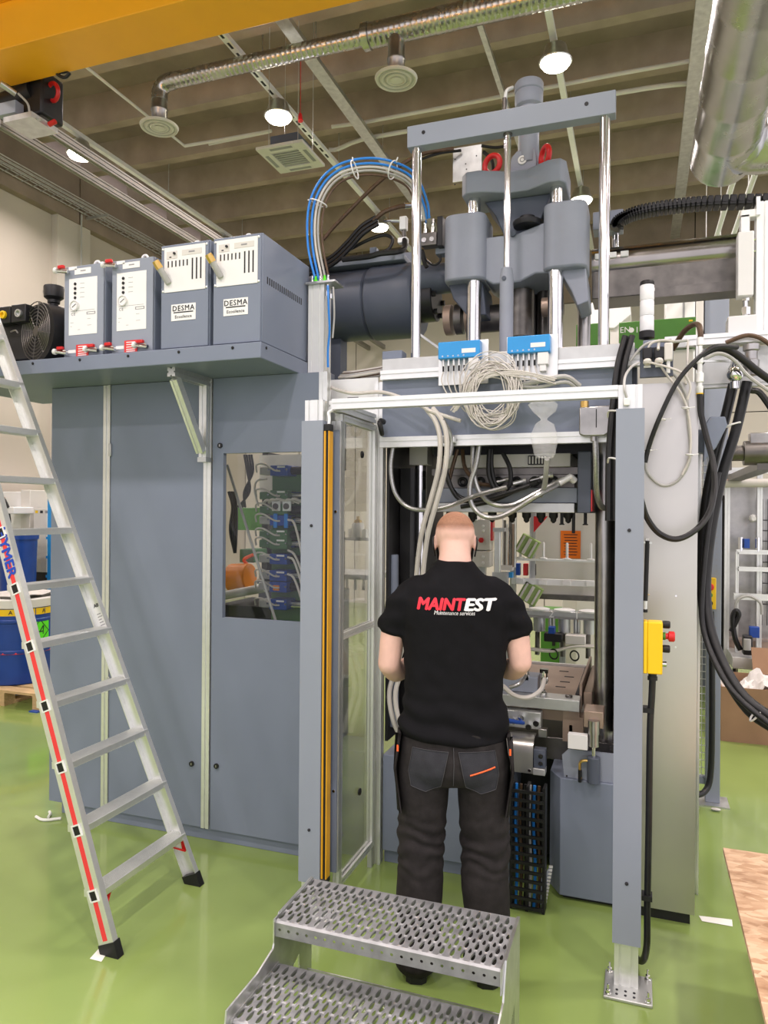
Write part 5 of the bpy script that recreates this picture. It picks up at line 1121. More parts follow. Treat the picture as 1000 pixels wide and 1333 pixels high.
for i, (a, b, lab) in enumerate((((-3.22, 3.22), (-3.07, 3.25), 'long scrap of white cord on the floor at the enclosure corner'), ((-3.2, 3.30), (-3.15, 3.24), 'short scrap of white cord on the floor at the enclosure corner'))):
    o = MB().tube([(a[0], a[1], .009), ((a[0]+b[0])/2, a[1]-.02, .009), (b[0], b[1], .009)], .008, n=6).build('cord_scrap', 'tape'); tag(o, lab, 'cord')

# ================================================================== STEPS
def tile_plate(mb, org, U, V, Nrm, nu, nv, du, dv, hole, rim=.0025, th=.002, stag=True):
    """Sheet of tiles, every tile with a real hole; rows shifted by half a tile."""
    org, U, V, Nrm = map(Vector, (org, U, V, Nrm)); k = 12
    for j in range(nv):
        w, h, r_ = hole(j)
        for i in range(-1, nu+1):
            u0 = i*du+(du/2 if (stag and j % 2) else 0); u1 = u0+du; v0 = j*dv; v1 = v0+dv
            c0, c1 = max(0, u0), min(nu*du, u1)
            if c1-c0 < .3*du: 
                if c1-c0 > 1e-5: mb.add([org+U*c0+V*v0, org+U*c1+V*v0, org+U*c1+V*v1, org+U*c0+V*v1], [(0, 1, 2, 3)])
                continue
            cu, cv = (u0+u1)/2, (v0+v1)/2
            if c1-c0 < .9*du:
                mb.add([org+U*c0+V*v0, org+U*c1+V*v0, org+U*c1+V*v1, org+U*c0+V*v1], [(0, 1, 2, 3)]); continue
            outer = []; inner = []; low = []
            for q in range(k):
                a = 2*PI*(q+.5)/k; c, s = math.cos(a), math.sin(a); e = min((du/2)/max(abs(c), 1e-6), (dv/2)/max(abs(s), 1e-6))
                outer.append(org+U*(cu+c*e)+V*(cv+s*e))
                hq = h*(1-.35*c) if stag else h
                inner.append(org+U*(cu+c*w)+V*(cv+s*hq)+Nrm*r_); low.append(org+U*(cu+c*w)+V*(cv+s*hq)-Nrm*(th+.004*(r_ > 0)))
            cs = [org+U*x+V*y for x, y in ((u0, v0), (u1, v0), (u1, v1), (u0, v1))]
            ff = [(q, (q+1) % k, k+(q+1) % k, k+q) for q in range(k)]+[(k+q, k+(q+1) % k, 2*k+(q+1) % k, 2*k+q) for q in range(k)]
            mb.add(outer+inner+low, ff)
            for q in range(k):
                p, p2 = outer[q]-org, outer[(q+1) % k]-org
                for cc_ in cs:
                    d1 = cc_-org
                    if (abs(p.dot(U)-d1.dot(U)) < 1e-4 and abs(p2.dot(V)-d1.dot(V)) < 1e-4) or (abs(p.dot(V)-d1.dot(V)) < 1e-4 and abs(p2.dot(U)-d1.dot(U)) < 1e-4):
                        if (outer[q]-outer[(q+1) % k]).length < max(du, dv): mb.add([outer[q], cc_, outer[(q+1) % k]], [(0, 1, 2)])
sp = thing('grating_steps', 'galvanised metal steps with perforated raised-hole treads', 'steps', (-1.0, 2.0, 0))
def tread(x0, x1, yf, yb, z):
    nu = 23; nv = 10; mb = MB()
    tile_plate(mb, (x0, yf+.006, z), (0, 1, 0), (1, 0, 0), (0, 0, 1), 5, 46, (yb-yf-.012)/5, (x1-x0)/46, lambda j: (.0215, .0062, .0018) if j % 2 == 0 else (.0135, .0048, -.0006))
    d = mb.build('tread_deck', 'grating', sp, smooth=False)
    fr = MB(); tile_plate(fr, (x0, yf, z-.046), (1, 0, 0), (0, 0, 1), (0, -1, 0), nu, 1, (x1-x0)/nu, .040, lambda j: (.0048, .0048, 0), stag=False)
    fr.add([(x0, yf, z-.006), (x1, yf, z-.006), (x1, yf+.006, z), (x0, yf+.006, z)], [(0, 1, 2, 3)]).box(x0, x1, yf, yf+.02, z-.049, z-.046)
    fr.build('front_lip', 'grating', sp, smooth=False)
    MB().box(x0, x1, yb-.006, yb-.003, z-.046, z).build('rear_lip', 'grating', sp)
    for a, b in ((x0-.005, x0-.0005), (x1+.0005, x1+.005)):
        MB().prism([(yf-.006, z+.006), (yf-.006, z-.070), (yf+.03, z-.060), (yb-.02, z-.05), (yb, z-.02), (yb, z+.004)], 'x', a, b).build('end_plate', 'galv', sp, smooth=False)
c1, c2 = (-1.087,2.055,0.45), (-0.367,2.061,0.45)
X0, X1, Yf = (c1[0]+(-1.082,2.357,0.45)[0])/2, c2[0], (c1[1]+c2[1])/2
D_ = .285
tread(X0, X1, Yf, Yf+D_, .45); tread(X0, X1, Yf-.255, Yf+.03, .30); tread(X0, X1, Yf-.51, Yf-.225, .15)
for a, b in ((X0-.011, X0-.0055), (X1+.0055, X1+.011)):
    pl = [(Yf-.53, .0), (Yf-.53, .19), (Yf-.30, .19), (Yf-.275, .34), (Yf-.10, .34), (Yf+.0, .36), (Yf+.04, .455), (Yf+D_, .455), (Yf+D_, 0), (Yf+D_-.08, 0), (Yf+D_-.10, .24), (Yf-.02, .16), (Yf-.25, .02), (Yf-.40, .0)]
    MB().prism(pl, 'x', a, b).build('stringer', 'galv', sp, smooth=False)
MB().box(X0, X1, Yf+D_-.05, Yf+D_-.045, .10, .16).build('cross_brace', 'galv', sp)

# ================================================================== CRATE
ct_ = thing('plywood_crate', 'low crate with pale chipboard lid at the edge of the aisle', 'crate', (.8, 2.3, 0))
MB().box(.300, 1.35, 1.45, 2.995, .482, .5).build('lid', 'osb', ct_, bev=.001)
MB().box(.36, 1.30, 1.5, 2.34, .09, .481).build('side_wall', 'cardboard', ct_)
MB().bar((.352, 1.5, .40), (.352, 2.34, .40), .02, .10).bar((.352, 1.5, .15), (.352, 2.34, .15), .02, .10).build('batten', 'wood', ct_)
for y in (1.6, 1.95, 2.28): MB().box(.38, 1.30, y, y+.08, 0, .09).build('skid', 'wood', ct_)

# ================================================================== BACKGROUND, LEFT
pal = thing('wooden_pallet', 'wooden pallet carrying the blue drum', 'pallet', (-5.2, 5.2, 0))
PX, PY = -5.35, 4.95
for i in range(5): MB().box(PX-.55+.0, PX+.55, PY+i*.19, PY+i*.19+.14, .118, .14).build('deck_board', 'wood', pal)
for i in range(3):
    for j in range(3): MB().box(PX-.55+.45*i, PX-.42+.45*i, PY+.36*j, PY+.36*j+.12, .022, .118).build('block', 'wood', pal)
    MB().box(PX-.55+.45*i, PX-.42+.45*i, PY, PY+.86, 0, .022).build('bottom_board', 'wood', pal)
dr = thing('blue_drum', 'blue drum with white rim, yellow hazard strip and green label on a pallet', 'drum', (-5.2, 5.3, .141))
dx, dy = (-5.569,5.35,0.455)[0], 5.35
MB().lathe([(.30, 0), (.31, .01), (.31, .28), (.318, .29), (.318, .31), (.31, .32), (.31, .56), (.318, .57), (.318, .59), (.31, .60), (.31, .70)], (dx, dy, .141), (0, 0, 1), 40).build('shell', 'blue_drum', dr)
MB().lathe([(.31, 0), (.322, .004), (.322, .075), (.314, .085), (0, .087)], (dx, dy, .841), (0, 0, 1), 40).build('rim', 'offwhite', dr)
def wrap(a0, a1, z0, z1, m, name, r=.3125, par=dr):
    mb = MB(); k = 10; vv = [(dx+q*math.cos(a0+(a1-a0)*i/k), dy+q*math.sin(a0+(a1-a0)*i/k), z) for q in (r, r+.002) for z in (z0, z1) for i in range(k+1)]; n = k+1
    mb.add(vv, [(2*n+i, 2*n+i+1, 3*n+i+1, 3*n+i) for i in range(k)]+[(i, n+i, n+i+1, i+1) for i in range(k)]); return mb.build(name, m, par)
wrap(-2.6, .9, .775, .835, 'yellow', 'hazard_strip')
wrap(-.50, .14, .50, .735, 'green_label', 'label')
wrap(-2.6, .9, .425, .440, 'red_print', 'red_strap', .316)
for a in (-1.5, -1.0, -.45, -.06):
    M_ = Matrix.Translation((dx+.3155*math.cos(a), dy+.3155*math.sin(a), .805)) @ Matrix.Rotation(a+PI/2, 4, 'Z') @ Matrix.Rotation(PI/2, 4, 'X'); text('A', .055, M_, 'ink', dr)
a = -.18; M_ = Matrix.Translation((dx+.3155*math.cos(a), dy+.3155*math.sin(a), .62)) @ Matrix.Rotation(a+PI/2, 4, 'Z') @ Matrix.Rotation(PI/2, 4, 'X')
q = MB(M_)
for i in range(4):
    t0, t1 = i*PI/2, (i+1)*PI/2; q.bar((.085*math.cos(t0), .105*math.sin(t0), 0), (.085*math.cos(t1), .105*math.sin(t1), 0), .005, .002, (0, 0, 1))
q.bar((-.03, .0, 0), (-.03, .04, 0), .01, .002, (0, 0, 1)).bar((-.03, -.005, 0), (.03, -.005, 0), .01, .002, (0, 0, 1)).bar((.0, .0, 0), (.03, .045, 0), .008, .002, (0, 0, 1)).bar((.03, -.03, 0), (.035, .05, 0), .006, .002, (0, 0, 1)).build('pictogram', 'ink', dr)
o = MB().add([v for v in [Vector((dx+x+.04*noise.noise(Vector((x*7, y*7, 0))), dy+y, .932+.05*abs(noise.noise(Vector((x*5, y*5, 2))))+h)) for h in (0, .012) for y in (-.26, -.13, 0, .13, .26) for x in (-.28, -.14, 0, .14, .28)]], [(r*5+c, r*5+c+1, (r+1)*5+c+1, (r+1)*5+c) for r in range(4) for c in range(4)]+[(25+r*5+c, 25+(r+1)*5+c, 25+(r+1)*5+c+1, 25+r*5+c+1) for r in range(4) for c in range(4)]).build('wrapping_paper', 'cable_light'); tag(o, 'crumpled beige wrapping paper lying on the drum', 'paper')
o = MB().box((-5.048,4.98,0)[0]+.08, (-5.077,5.078,0)[0]+.2, 4.88, 4.93, 0, .01).build('blue_strip', 'blue_valve'); tag(o, 'flat blue strap end on the floor beside the pallet', 'strap')
wm = thing('white_machine', 'white machine cabinet with side arm beyond the ladder', 'machine', (-7.0, 7.0, 0))
MB().box((-7.465,6.9,1.395)[0], (-7.122,6.9,1.402)[0], 6.9, 7.5, 0, (-7.261,6.9,1.967)[2]).build('cabinet', 'white', wm, bev=.006)
MB().box((-7.122,6.9,1.402)[0], (-6.977,6.9,1.404)[0], 6.85, 7.5, 0, (-7.261,6.9,1.985)[2]).build('edge_column', 'offwhite', wm, bev=.006)
MB().box((-7.253,6.7,1.776)[0], (-6.966,6.7,1.777)[0], 6.6, 6.9, (-7.048,6.7,1.694)[2], (-7.049,6.7,1.777)[2]).build('side_arm', 'white', wm, bev=.01)
MB().tube([(-7.181,6.6,1.912), (-7.11,6.6,1.866), (-7.049,6.6,1.767)], .015).build('cable', 'black', wm)
MB().tube([(-7.049,6.6,1.694), (-7.036,6.6,1.594), (-7.082,6.6,1.503)], .02).build('hose', 'black', wm)
bb = thing('blue_bin', 'tall blue waste bin in front of the white machine', 'bin', (-6.5, 6.3, 0))
MB().lathe([(.16, 0), (.20, (-6.58,6.3,1.431)[2]-.02)], ((-6.685,6.4,1.425)[0], 6.4, 0), (0, 0, 1), 24).build('bucket', 'blue_drum', bb)
MB().lathe([(.215, 0), (.215, .05), (0, .06)], ((-6.685,6.4,1.425)[0], 6.4, (-6.58,6.3,1.431)[2]-.02), (0, 0, 1), 24).build('lid', 'blue_drum', bb)
ec = thing('electric_cabinet', 'cream electrical cabinet with three small warning signs', 'cabinet', (-6.4, 6.9, 0))
MB().box((-6.87,6.8,1.41)[0], (-6.665,6.8,1.413)[0], 6.8, 7.2, 1.0, (-6.797,6.8,1.76)[2]).build('body', 'offwhite', ec, bev=.005)
MB().box((-6.87,6.8,1.41)[0], (-6.665,6.8,1.413)[0], 6.82, 7.2, 0, 1.0).build('base', 'black_metal', ec)
for i, x in enumerate((45, 50, 57)): MB().box((-6.873,6.8,1.723)[0]+.03+.075*i, (-6.873,6.8,1.723)[0]+.07+.075*i, 6.797, 6.80, (-6.797,6.8,1.705)[2], (-6.797,6.8,1.737)[2]).build('sign', ('yellow', 'ink', 'ink_soft')[i], ec)
lbp = thing('blue_partition', 'light blue upright strip beside the enclosure edge', 'partition', (-5.9, 6.9, 0))
MB().box((-6.562,6.7,1.419)[0], (-6.476,6.7,1.42)[0], 6.7, 6.78, 0, (-6.584,6.7,1.977)[2]).build('post', 'blue_box', lbp, bev=.004)
for y_ in (655, 680, 705, 725): MB().box((-6.562,6.7,1.419)[0]-.02, (-6.562,6.7,1.419)[0], 6.7, 6.75, 1.4-.001*(y_-655)*9, 1.43-.001*(y_-655)*9).build('lug', 'blue_box', lbp)
# cable tray on the far wall left, seen below the platform
o = MB().box(XL+.02, -5.2, 8.9, 9.05, (-8.915,8.9,3.69)[2], (-8.915,8.9,3.69)[2]+.06)
tag(o.build('cable_duct', 'alu_dull'), 'grey cable duct on the wall below the platform edge', 'cable duct')

# ================================================================== BEHIND THE WINDOW: valve stack
vsk = thing('valve_stack', 'tower of green and blue hydraulic valves with looping leads behind the window', 'valve stack', (-1.95, 4.0, 0))
vx0, vx1, vy = (-2.117,3.85,1.591)[0], (-1.929,3.85,1.594)[0], 3.85
MB().box(vx0-.02, vx1+.10, vy+.12, vy+.32, 0, 2.0).build('manifold', 'green_valve', vsk, bev=.004)
lv = [(612, 'blue_valve', 0), (645, 'green_valve', 0), (664, 'green_valve', 1), (678, 'blue_valve', 2), (697, 'green_valve', 0), (709, 'green_valve', 0), (729, 'blue_valve', 0), (751, 'blue_valve', 0), (766, 'blue_valve', 3), (789, 'blue_valve', 0)]
for i, (py, m, kind) in enumerate(lv):
    z = 1.75-(py-666)/944*4.25; w = vx1-vx0
    b = MB().box(vx0+.03, vx0+.03+w*.62, vy, vy+.12, z-.032, z+.03).build('valve_body', m, vsk, bev=.004)
    MB().box(vx0-.05, vx0+.03, vy+.015, vy+.10, z-.025, z+.022).build('solenoid', 'green_valve' if m == 'green_valve' else 'cable_grey', b, bev=.006)
    MB().cyl((vx0+.03+w*.62, vy+.06, z), (vx0+.12+w*.62, vy+.06, z), .024, n=14).build('pilot_cap', 'chrome' if i % 2 else 'black', b)
    for k in range(3): MB().cyl((vx0+.02+.06*k, vy, z+.004), (vx0+.02+.06*k, vy-.006, z+.004), .006, n=8).build('screw', 'chrome', b)
    if kind == 1:
        for k in (0, 1):
            g_ = MB().box(vx0+.05+.07*k, vx0+.105+.07*k, vy-.012, vy, z-.008, z+.05).build('gauge_plate', 'alu_white', b, bev=.003); MB().cyl((vx0+.077+.07*k, vy-.012, z+.02), (vx0+.077+.07*k, vy-.02, z+.02), .018, n=16).build('gauge_dial', 'steel_dark', g_)
    if kind == 2:
        for k in (0, 1): MB().box(vx0+.06+.07*k, vx0+.085+.07*k, vy-.012, vy, z-.045, z+.04).build('bracket', 'blue_hose', b, bev=.003)
    if kind == 3: MB().box(vx0+.06, vx0+.10, vy-.008, vy, z-.02, z+.01).build('tag', 'orange', b); MB().cyl((vx0-.07, vy+.05, z+.02), (vx0-.02, vy+.05, z+.02), .02).build('knob', 'chrome', b)
    elif kind == 0: MB().box(vx0+.08, vx0+.13, vy-.005, vy, z+.015, z+.025).build('type_tag', 'paper', b)
    MB().tube([(vx0-.06, vy+.0, z-.01), (vx0-.045, vy-.03, z+.03), (vx0+.01, vy-.04, z+.035), (vx0+.07, vy-.02, z+.0), (vx0+.10, vy-.002, z-.004)], .0055, n=6).build('lead', 'cable_light', b)
for z0, z1 in ((1.70, 1.35), (1.52, 1.30), (1.48, 1.2), (1.38, 1.12)): MB().tube([(vx1-.03, vy-.01, z0), (vx1+.02, vy-.03, z0-.02), (vx1+.06, vy-.02, (z0+z1)/2), (vx1+.09, vy-.01, z1)], .007, n=6).build('lead', 'cable_light', vsk)
for i in range(6): MB().tube([(vx0-.02+.035*i, vy+.02, 1.80), (vx0+.02+.035*i, vy-.01, 1.815+.004*(i % 3)), (vx0+.07+.035*i, vy+.03, 1.80)], .009, n=6).build('lead', 'cable_light', vsk)
MB().tube([(vx0-.03, vy-.03, 1.78), (vx0-.05, vy-.04, 1.87), (vx0-.04, vy-.03, 1.93), (vx0+.02, vy-.02, 1.94)], .006, n=6).build('lead', 'cable_light', vsk)
hp = thing('hydraulic_pump', 'orange pump motor behind the enclosure window', 'pump', (-2.5, 4.4, 0))
MB().cyl((-2.749,4.5,1.274), (-2.588,4.5,1.281), .10, n=20).build('motor', 'orange', hp, bev=.01)
MB().box((-2.775,4.5,1.274)[0], (-2.564,4.5,1.281)[0]+.25, 4.38, 4.85, 0, (-2.667,4.5,1.098)[2]).build('pedestal', 'dark_grey', hp)
MB().cyl((-2.698,4.3,1.167), (-2.362,4.3,1.239), .03, n=12).build('pipe', 'cable_grey', hp)
MB().box((-2.736,4.6,1.445)[0], (-2.622,4.6,1.448)[0], 4.6, 4.8, (-2.729,4.6,1.378)[2], (-2.729,4.6,1.473)[2]).build('terminal_box', 'green_valve', hp, bev=.004)
MB().tube([(-2.643,4.55,1.367), (-2.668,4.55,1.405), (-2.565,4.5,1.443)], .012).build('red_hose', 'orange_trim', hp)
ra, rb = Vector((-2.238,3.62,2.014)), Vector((-1.905,3.62,1.096)); rc = rb+(rb-ra)*((rb.z)/(ra.z-rb.z))
sr = MB().cyl(ra, rc, .008, n=10).build('stay_rod', 'cable_grey'); tag(sr, 'slanting grey stay rod behind the enclosure window', 'rod')
hsb = thing('hydraulic_block', 'dark hydraulic tank and hoses standing behind the enclosure', 'hydraulic unit', (-2.6, 4.9, 0))
MB().box(-2.75, -2.16, 4.9, 5.3, 0, 1.15).build('tank', 'paint_dark', hsb, bev=.006)
MB().box((-2.977,5,1.841)[0], (-2.746,5,1.842)[0], 4.95, 5.2, (-2.852,5,1.601)[2], (-2.853,5,1.775)[2]).build('green_cover', 'green_paint', hsb, bev=.004)
MB().box(-2.75, -2.70, 4.95, 5.25, 1.15, 2.2).build('mast', 'black_metal', hsb)
MB().box(-2.7, -2.16, 5.1, 5.2, 1.15, 1.60).build('rear_plate', 'black_metal', hsb)
for i in range(4): MB().tube([Vector((-2.704,4.6,2.156))+Vector((.02*i, 0, 0)), Vector((-2.677,4.6,2.028))+Vector((.015*i, 0, 0)), Vector((-2.657,4.6,1.889))-Vector((.015*i, 0, 0)), Vector((-2.811,4.7,1.779))+Vector((.02*i, 0, 0))], .008, n=6).build('hose', 'black', hsb)
for i in range(3): MB().tube([Vector((-2.89,4.7,1.893))+Vector((.02*i, 0, 0)), Vector((-2.857,4.7,1.779))+Vector((.015*i, 0, 0)), Vector((-2.875,4.7,1.607))+Vector((.025*i, 0, 0)), (-2.834,4.7,1.437)], .012, n=6).build('hose', 'rubber', hsb)
MB().box((-2.662,4.75,2.121)[0], (-2.273,4.75,2.115)[0], 4.75, 4.8, (-2.457,4.75,1.893)[2], (-2.459,4.75,2.163)[2]).build('back_sheet', 'alu_dull', hsb)
MB().box((-2.464,4.7,2.07)[0], (-2.34,4.7,2.068)[0], 4.70, 4.75, (-2.432,4.7,2.003)[2], (-2.433,4.7,2.075)[2]).build('blue_block', 'blue_valve', hsb)

# ================================================================== MACHINE BEHIND THE PRESS OPENING
bk = thing('assembly_machine', 'cream assembly machine with shelf rails and clamping cups beyond the press opening', 'machine', (-.4, 6.2, 0))
MB().box((-0.811,6,1.549)[0], (-0.194,6,1.561)[0], 6.0, 6.05, (-0.545,6,1.09)[2], (-0.553,6,2.173)[2]).build('rear_panel', 'offwhite', bk, bev=.003)
MB().box((-0.805,5.98,1.049)[0], (-0.19,5.98,1.078)[0], 5.96, 6.05, (-0.543,5.98,1.055)[2], (-0.543,5.98,1.095)[2]).build('dark_sill', 'steel_dark', bk)
pp = MB().box((-0.608,5.99,1.553)[0], (-0.452,5.99,1.556)[0], 5.994, 5.999, (-0.546,5.99,1.388)[2], (-0.548,5.99,1.61)[2]).build('notice_sheet', 'orange_paper', bk, smooth=False)
for i in range(8): MB().box((-0.584,5.99,1.554)[0]+.004*(i % 3), (-0.476,5.99,1.556)[0]-.006*(i % 2), 5.9925, 5.994, (-0.548,5.99,1.579)[2]-.023*i-.003, (-0.548,5.99,1.579)[2]-.023*i+.003).build('print', 'ink', pp, smooth=False)
for y_, z_ in ((730, 0), (759, 1)):
    r_ = MB().box((-0.954,5.7,1.375)[0], (-0.184,5.7,1.397)[0], 5.70, 5.74, ((-0.52,5.7,1.379)[2], (-0.518,5.7,1.194)[2])[z_], ((-0.52,5.7,1.396)[2], (-0.519,5.7,1.241)[2])[z_]).build('shelf_rail', 'alu_white', bk, bev=.002)
for x in ((-0.888,5.7,1.377)[0], (-0.71,5.7,1.382)[0], (-0.531,5.7,1.387)[0], (-0.355,5.7,1.392)[0]):
    MB().lathe([(.03, 0), (.03, .008), (.010, .012), (.010, .12), (.005, .13)], (x, 5.72, (-0.52,5.7,1.396)[2]), (0, 0, 1), 12).build('peg', 'white', bk)
    MB().box(x-.03, x+.03, 5.68, 5.70, (-0.518,5.7,1.2)[2], (-0.518,5.7,1.235)[2]).build('rail_block', 'white', bk, bev=.002)
zt = (-0.499,5.5,1.032)[2]
MB().box((-0.883,5.5,1.012)[0], (-0.175,5.5,1.049)[0], 5.5, 5.62, zt-.05, zt-.012).build('cup_rail', 'alu_dull', bk, bev=.003)
for x in ((-0.717,5.5,1.02)[0], (-0.532,5.5,1.03)[0], (-0.351,5.5,1.04)[0]):
    c_ = MB().lathe([(.075, 0), (.078, .012), (.05, .018), (0, .018)], (x, 5.56, zt-.012), (0, 0, 1), 20).build('clamp_cup', 'white', bk)
    MB().cyl((x, 5.56, zt-.05), (x, 5.56, zt-.17), .045, n=18).cyl((x-.08, 5.56, zt-.05), (x-.08, 5.56, zt-.22), .014, n=8).cyl((x+.08, 5.56, zt-.05), (x+.08, 5.56, zt-.22), .014, n=8).build('clamp_cylinder', 'alu_dull', bk)
    MB().box(x-.09, x+.09, 5.50, 5.62, zt-.065, zt-.05).build('clamp_plate', 'steel', bk)
    MB().cyl((x-.005, 5.5, zt-.17), (x-.005, 5.5, zt-.34), .018, n=10).build('clamp_stem', 'steel_dark', bk)
for a, b in (((-0.62,5.49,1.021)[0], 2), ((-0.437,5.49,1.031)[0], 1)):
    text(str(b), .085, facing((a, 5.495, zt-.03)), 'paper', bk)
MB().box((-0.663,5.4,0.839)[0], (-0.532,5.4,0.847)[0], 5.4, 5.5, (-0.597,5.4,0.81)[2], (-0.597,5.4,0.871)[2]).build('sensor_head', 'black', bk, bev=.006)
MB().box((-0.51,5.4,0.849)[0], (-0.37,5.4,0.858)[0], 5.4, 5.5, (-0.488,5.4,0.8)[2], (-0.488,5.4,0.867)[2]).build('junction_box', 'offwhite', bk, bev=.006)
MB().box((-0.631,5.4,0.886)[0], (-0.587,5.4,0.889)[0], 5.4, 5.48, (-0.597,5.4,0.871)[2], (-0.598,5.4,0.916)[2]).build('blue_valve', 'blue_valve', bk)
for y_ in (5.38, 5.44): MB().tube([((-0.76,5.38,0.746)[0], y_, (-0.76,5.38,0.746)[2]), ((-0.594,5.38,0.768)[0], y_, (-0.594,5.38,0.746)[2]), ((-0.432,5.38,0.785)[0], y_, (-0.432,5.38,0.791)[2]), ((-0.169,5.38,0.804)[0], y_, (-0.169,5.38,0.798)[2])], .009).build('cable', 'cable_light', bk)
for x in ((-0.589,5.38,0.724)[0], (-0.442,5.38,0.735)[0]): MB().torus((x, 5.38, (-0.485,5.38,0.726)[2]), (.5, 1, 0), .035, .006, 18, 6).build('cable_loop', 'black', bk)
MB().box((-0.914,5.5,0.574)[0], (-0.172,5.5,0.633)[0], 5.45, 5.9, .30, .36).build('machine_bed', 'alu_dull', bk)
for x in ((-0.949,5.5,0.571)[0], (-0.225,5.5,0.628)[0], (-0.551,5.5,0.603)[0]): MB().profile('z', 0, zt-.05, x-.022, x+.022, 5.62, 5.665).build('leg', 'alu_dull', bk)
for x in ((-0.95,5.75,1.311)[0], (-0.799,5.75,1.316)[0], (-0.212,5.75,1.335)[0]): MB().profile('z', zt-.05, (-0.53,5.75,2.155)[2], x-.022, x+.022, 5.745, 5.79).build('upright', 'alu_dull', bk)
for c_ in ((-0.835,5.7,1.492), (-0.809,5.7,1.122)):
    M_ = Matrix.Translation(c_) @ Matrix.Rotation(.5, 4, 'Y')
    g_ = MB(M_).box(-.075, .075, 0, .08, -.075, .075).build('chute', 'green_part', bk, bev=.004)
    MB(M_).box(-.012, .012, -.012, 0, -.065, .065).box(.045, .06, -.012, 0, -.065, .065).box(-.06, -.045, -.012, 0, -.065, .065).build('chute_rib', 'offwhite', g_)
MB().prism([((-0.777,5.65,1.726)[0], (-0.777,5.65,1.726)[2]), ((-0.672,5.65,1.727)[0], (-0.777,5.65,1.726)[2]), ((-0.777,5.65,1.726)[0], (-0.776,5.65,1.602)[2])], 'y', 5.65, 5.68).build('red_gusset', 'red', bk)
for i, (m, x) in enumerate((('blue_valve', 678), ('red_print', 685), ('ink', 689))): MB().box((-0.932,5.72,1.253)[0]+.06*i, (-0.932,5.72,1.253)[0]+.06*i+.035, 5.76, 5.82, (-0.52,5.72,1.257)[2], (-0.521,5.72,1.351)[2]).build('binder', m, bk, bev=.003)
MB().box((-0.996,5.6,1.284)[0], (-0.93,5.6,1.287)[0], 5.6, 5.66, (-0.972,5.6,1.25)[2], (-0.972,5.6,1.291)[2]).build('blue_valve', 'blue_box', bk)
cb = thing('control_box', 'cream control box with red button and small screen beside the head of the person', 'control box', (-1.0, 5.6, 0))
MB().box((-1.264,5.6,1.553)[0], (-1.106,5.6,1.556)[0], 5.6, 5.75, (-1.214,5.6,1.457)[2], (-1.216,5.6,1.698)[2]).build('box', 'offwhite', cb, bev=.004)
MB().box((-1.264,5.6,1.553)[0], (-1.106,5.6,1.556)[0], 5.6, 5.75, (-1.213,5.6,1.325)[2], (-1.214,5.6,1.451)[2]).build('lower_box', 'offwhite', cb, bev=.004)
MB().box((-1.271,5.6,1.734)[0], (-1.204,5.6,1.734)[0], 5.58, 5.7, (-1.216,5.6,1.686)[2], (-1.216,5.6,1.752)[2]).build('screen_case', 'white', cb, bev=.003)
MB().box((-1.252,5.57,1.734)[0], (-1.204,5.57,1.734)[0], 5.575, 5.58, (-1.21,5.57,1.698)[2], (-1.21,5.57,1.734)[2]).build('screen', 'ink', cb)
MB().lathe([(.018, 0), (.022, .01), (.022, .02), (0, .025)], (-1.172,5.6,1.536), (0, -1, 0), 6).build('red_button', 'red', cb)
for p in ((-1.161,5.6,1.609), (-1.161,5.6,1.645), (-1.159,5.6,1.405), (-1.159,5.6,1.357)): MB().lathe([(.012, 0), (.010, .01), (0, .012)], p, (0, -1, 0), 10).build('knob', 'white', cb)
MB().profile('z', 0, (-1.213,5.6,1.325)[2], (-1.183,5.6,1.326)[0]-.03, (-1.183,5.6,1.326)[0]+.03, 5.65, 5.71).build('stand', 'alu_dull', cb)
MB().box((-1.109,5.6,1.556)[0], (-1.088,5.6,1.556)[0], 5.62, 5.7, (-1.093,5.6,1.532)[2], (-1.095,5.6,1.699)[2]).build('red_bar', 'red', cb)
pc = thing('pneumatic_cylinder', 'upright aluminium pneumatic cylinder with small pipes behind the platen pins', 'cylinder', (-.9, 5.5, 0))
MB().box((-1.055,5.5,1.443)[0], (-1.008,5.5,1.444)[0], 5.5, 5.55, (-1.031,5.5,1.291)[2], (-1.033,5.5,1.631)[2]).build('tube', 'alu', pc, bev=.006)
MB().box((-1.061,5.5,1.442)[0], (-0.973,5.5,1.445)[0], 5.49, 5.56, (-1.033,5.5,1.607)[2], (-1.033,5.5,1.636)[2]).build('end_cap', 'alu_dull', pc)
MB().box((-1.067,5.5,1.442)[0], (-0.956,5.5,1.445)[0], 5.5, 5.595, 0, (-1.031,5.5,1.297)[2]).build('stand', 'alu_dull', pc)
for i, m in enumerate(('alu', 'steel_dark', 'alu', 'chrome', 'steel_dark', 'tan_plate', 'alu_white')):
    x = (-1.009,5.6,1.439)[0]+.016*i; MB().cyl((x, 5.62, (-1.032,5.6,1.331)[2]), (x, 5.62, (-1.035,5.6,1.724)[2]-.03*(i % 3)), .006+.003*(i % 2), n=8).build('pipe', m, pc)
MB().box((-1.021,5.64,1.346)[0], (-0.932,5.64,1.349)[0], 5.6, 5.7, (-1.039,5.64,1.304)[2], (-1.039,5.64,1.346)[2]).build('base_block', 'offwhite', pc)
MB().box((-0.976,5.68,1.616)[0], (-0.922,5.68,1.617)[0], 5.66, 5.7, (-0.988,5.68,1.586)[2], (-0.989,5.68,1.7)[2]).build('label_plate', 'white', pc)
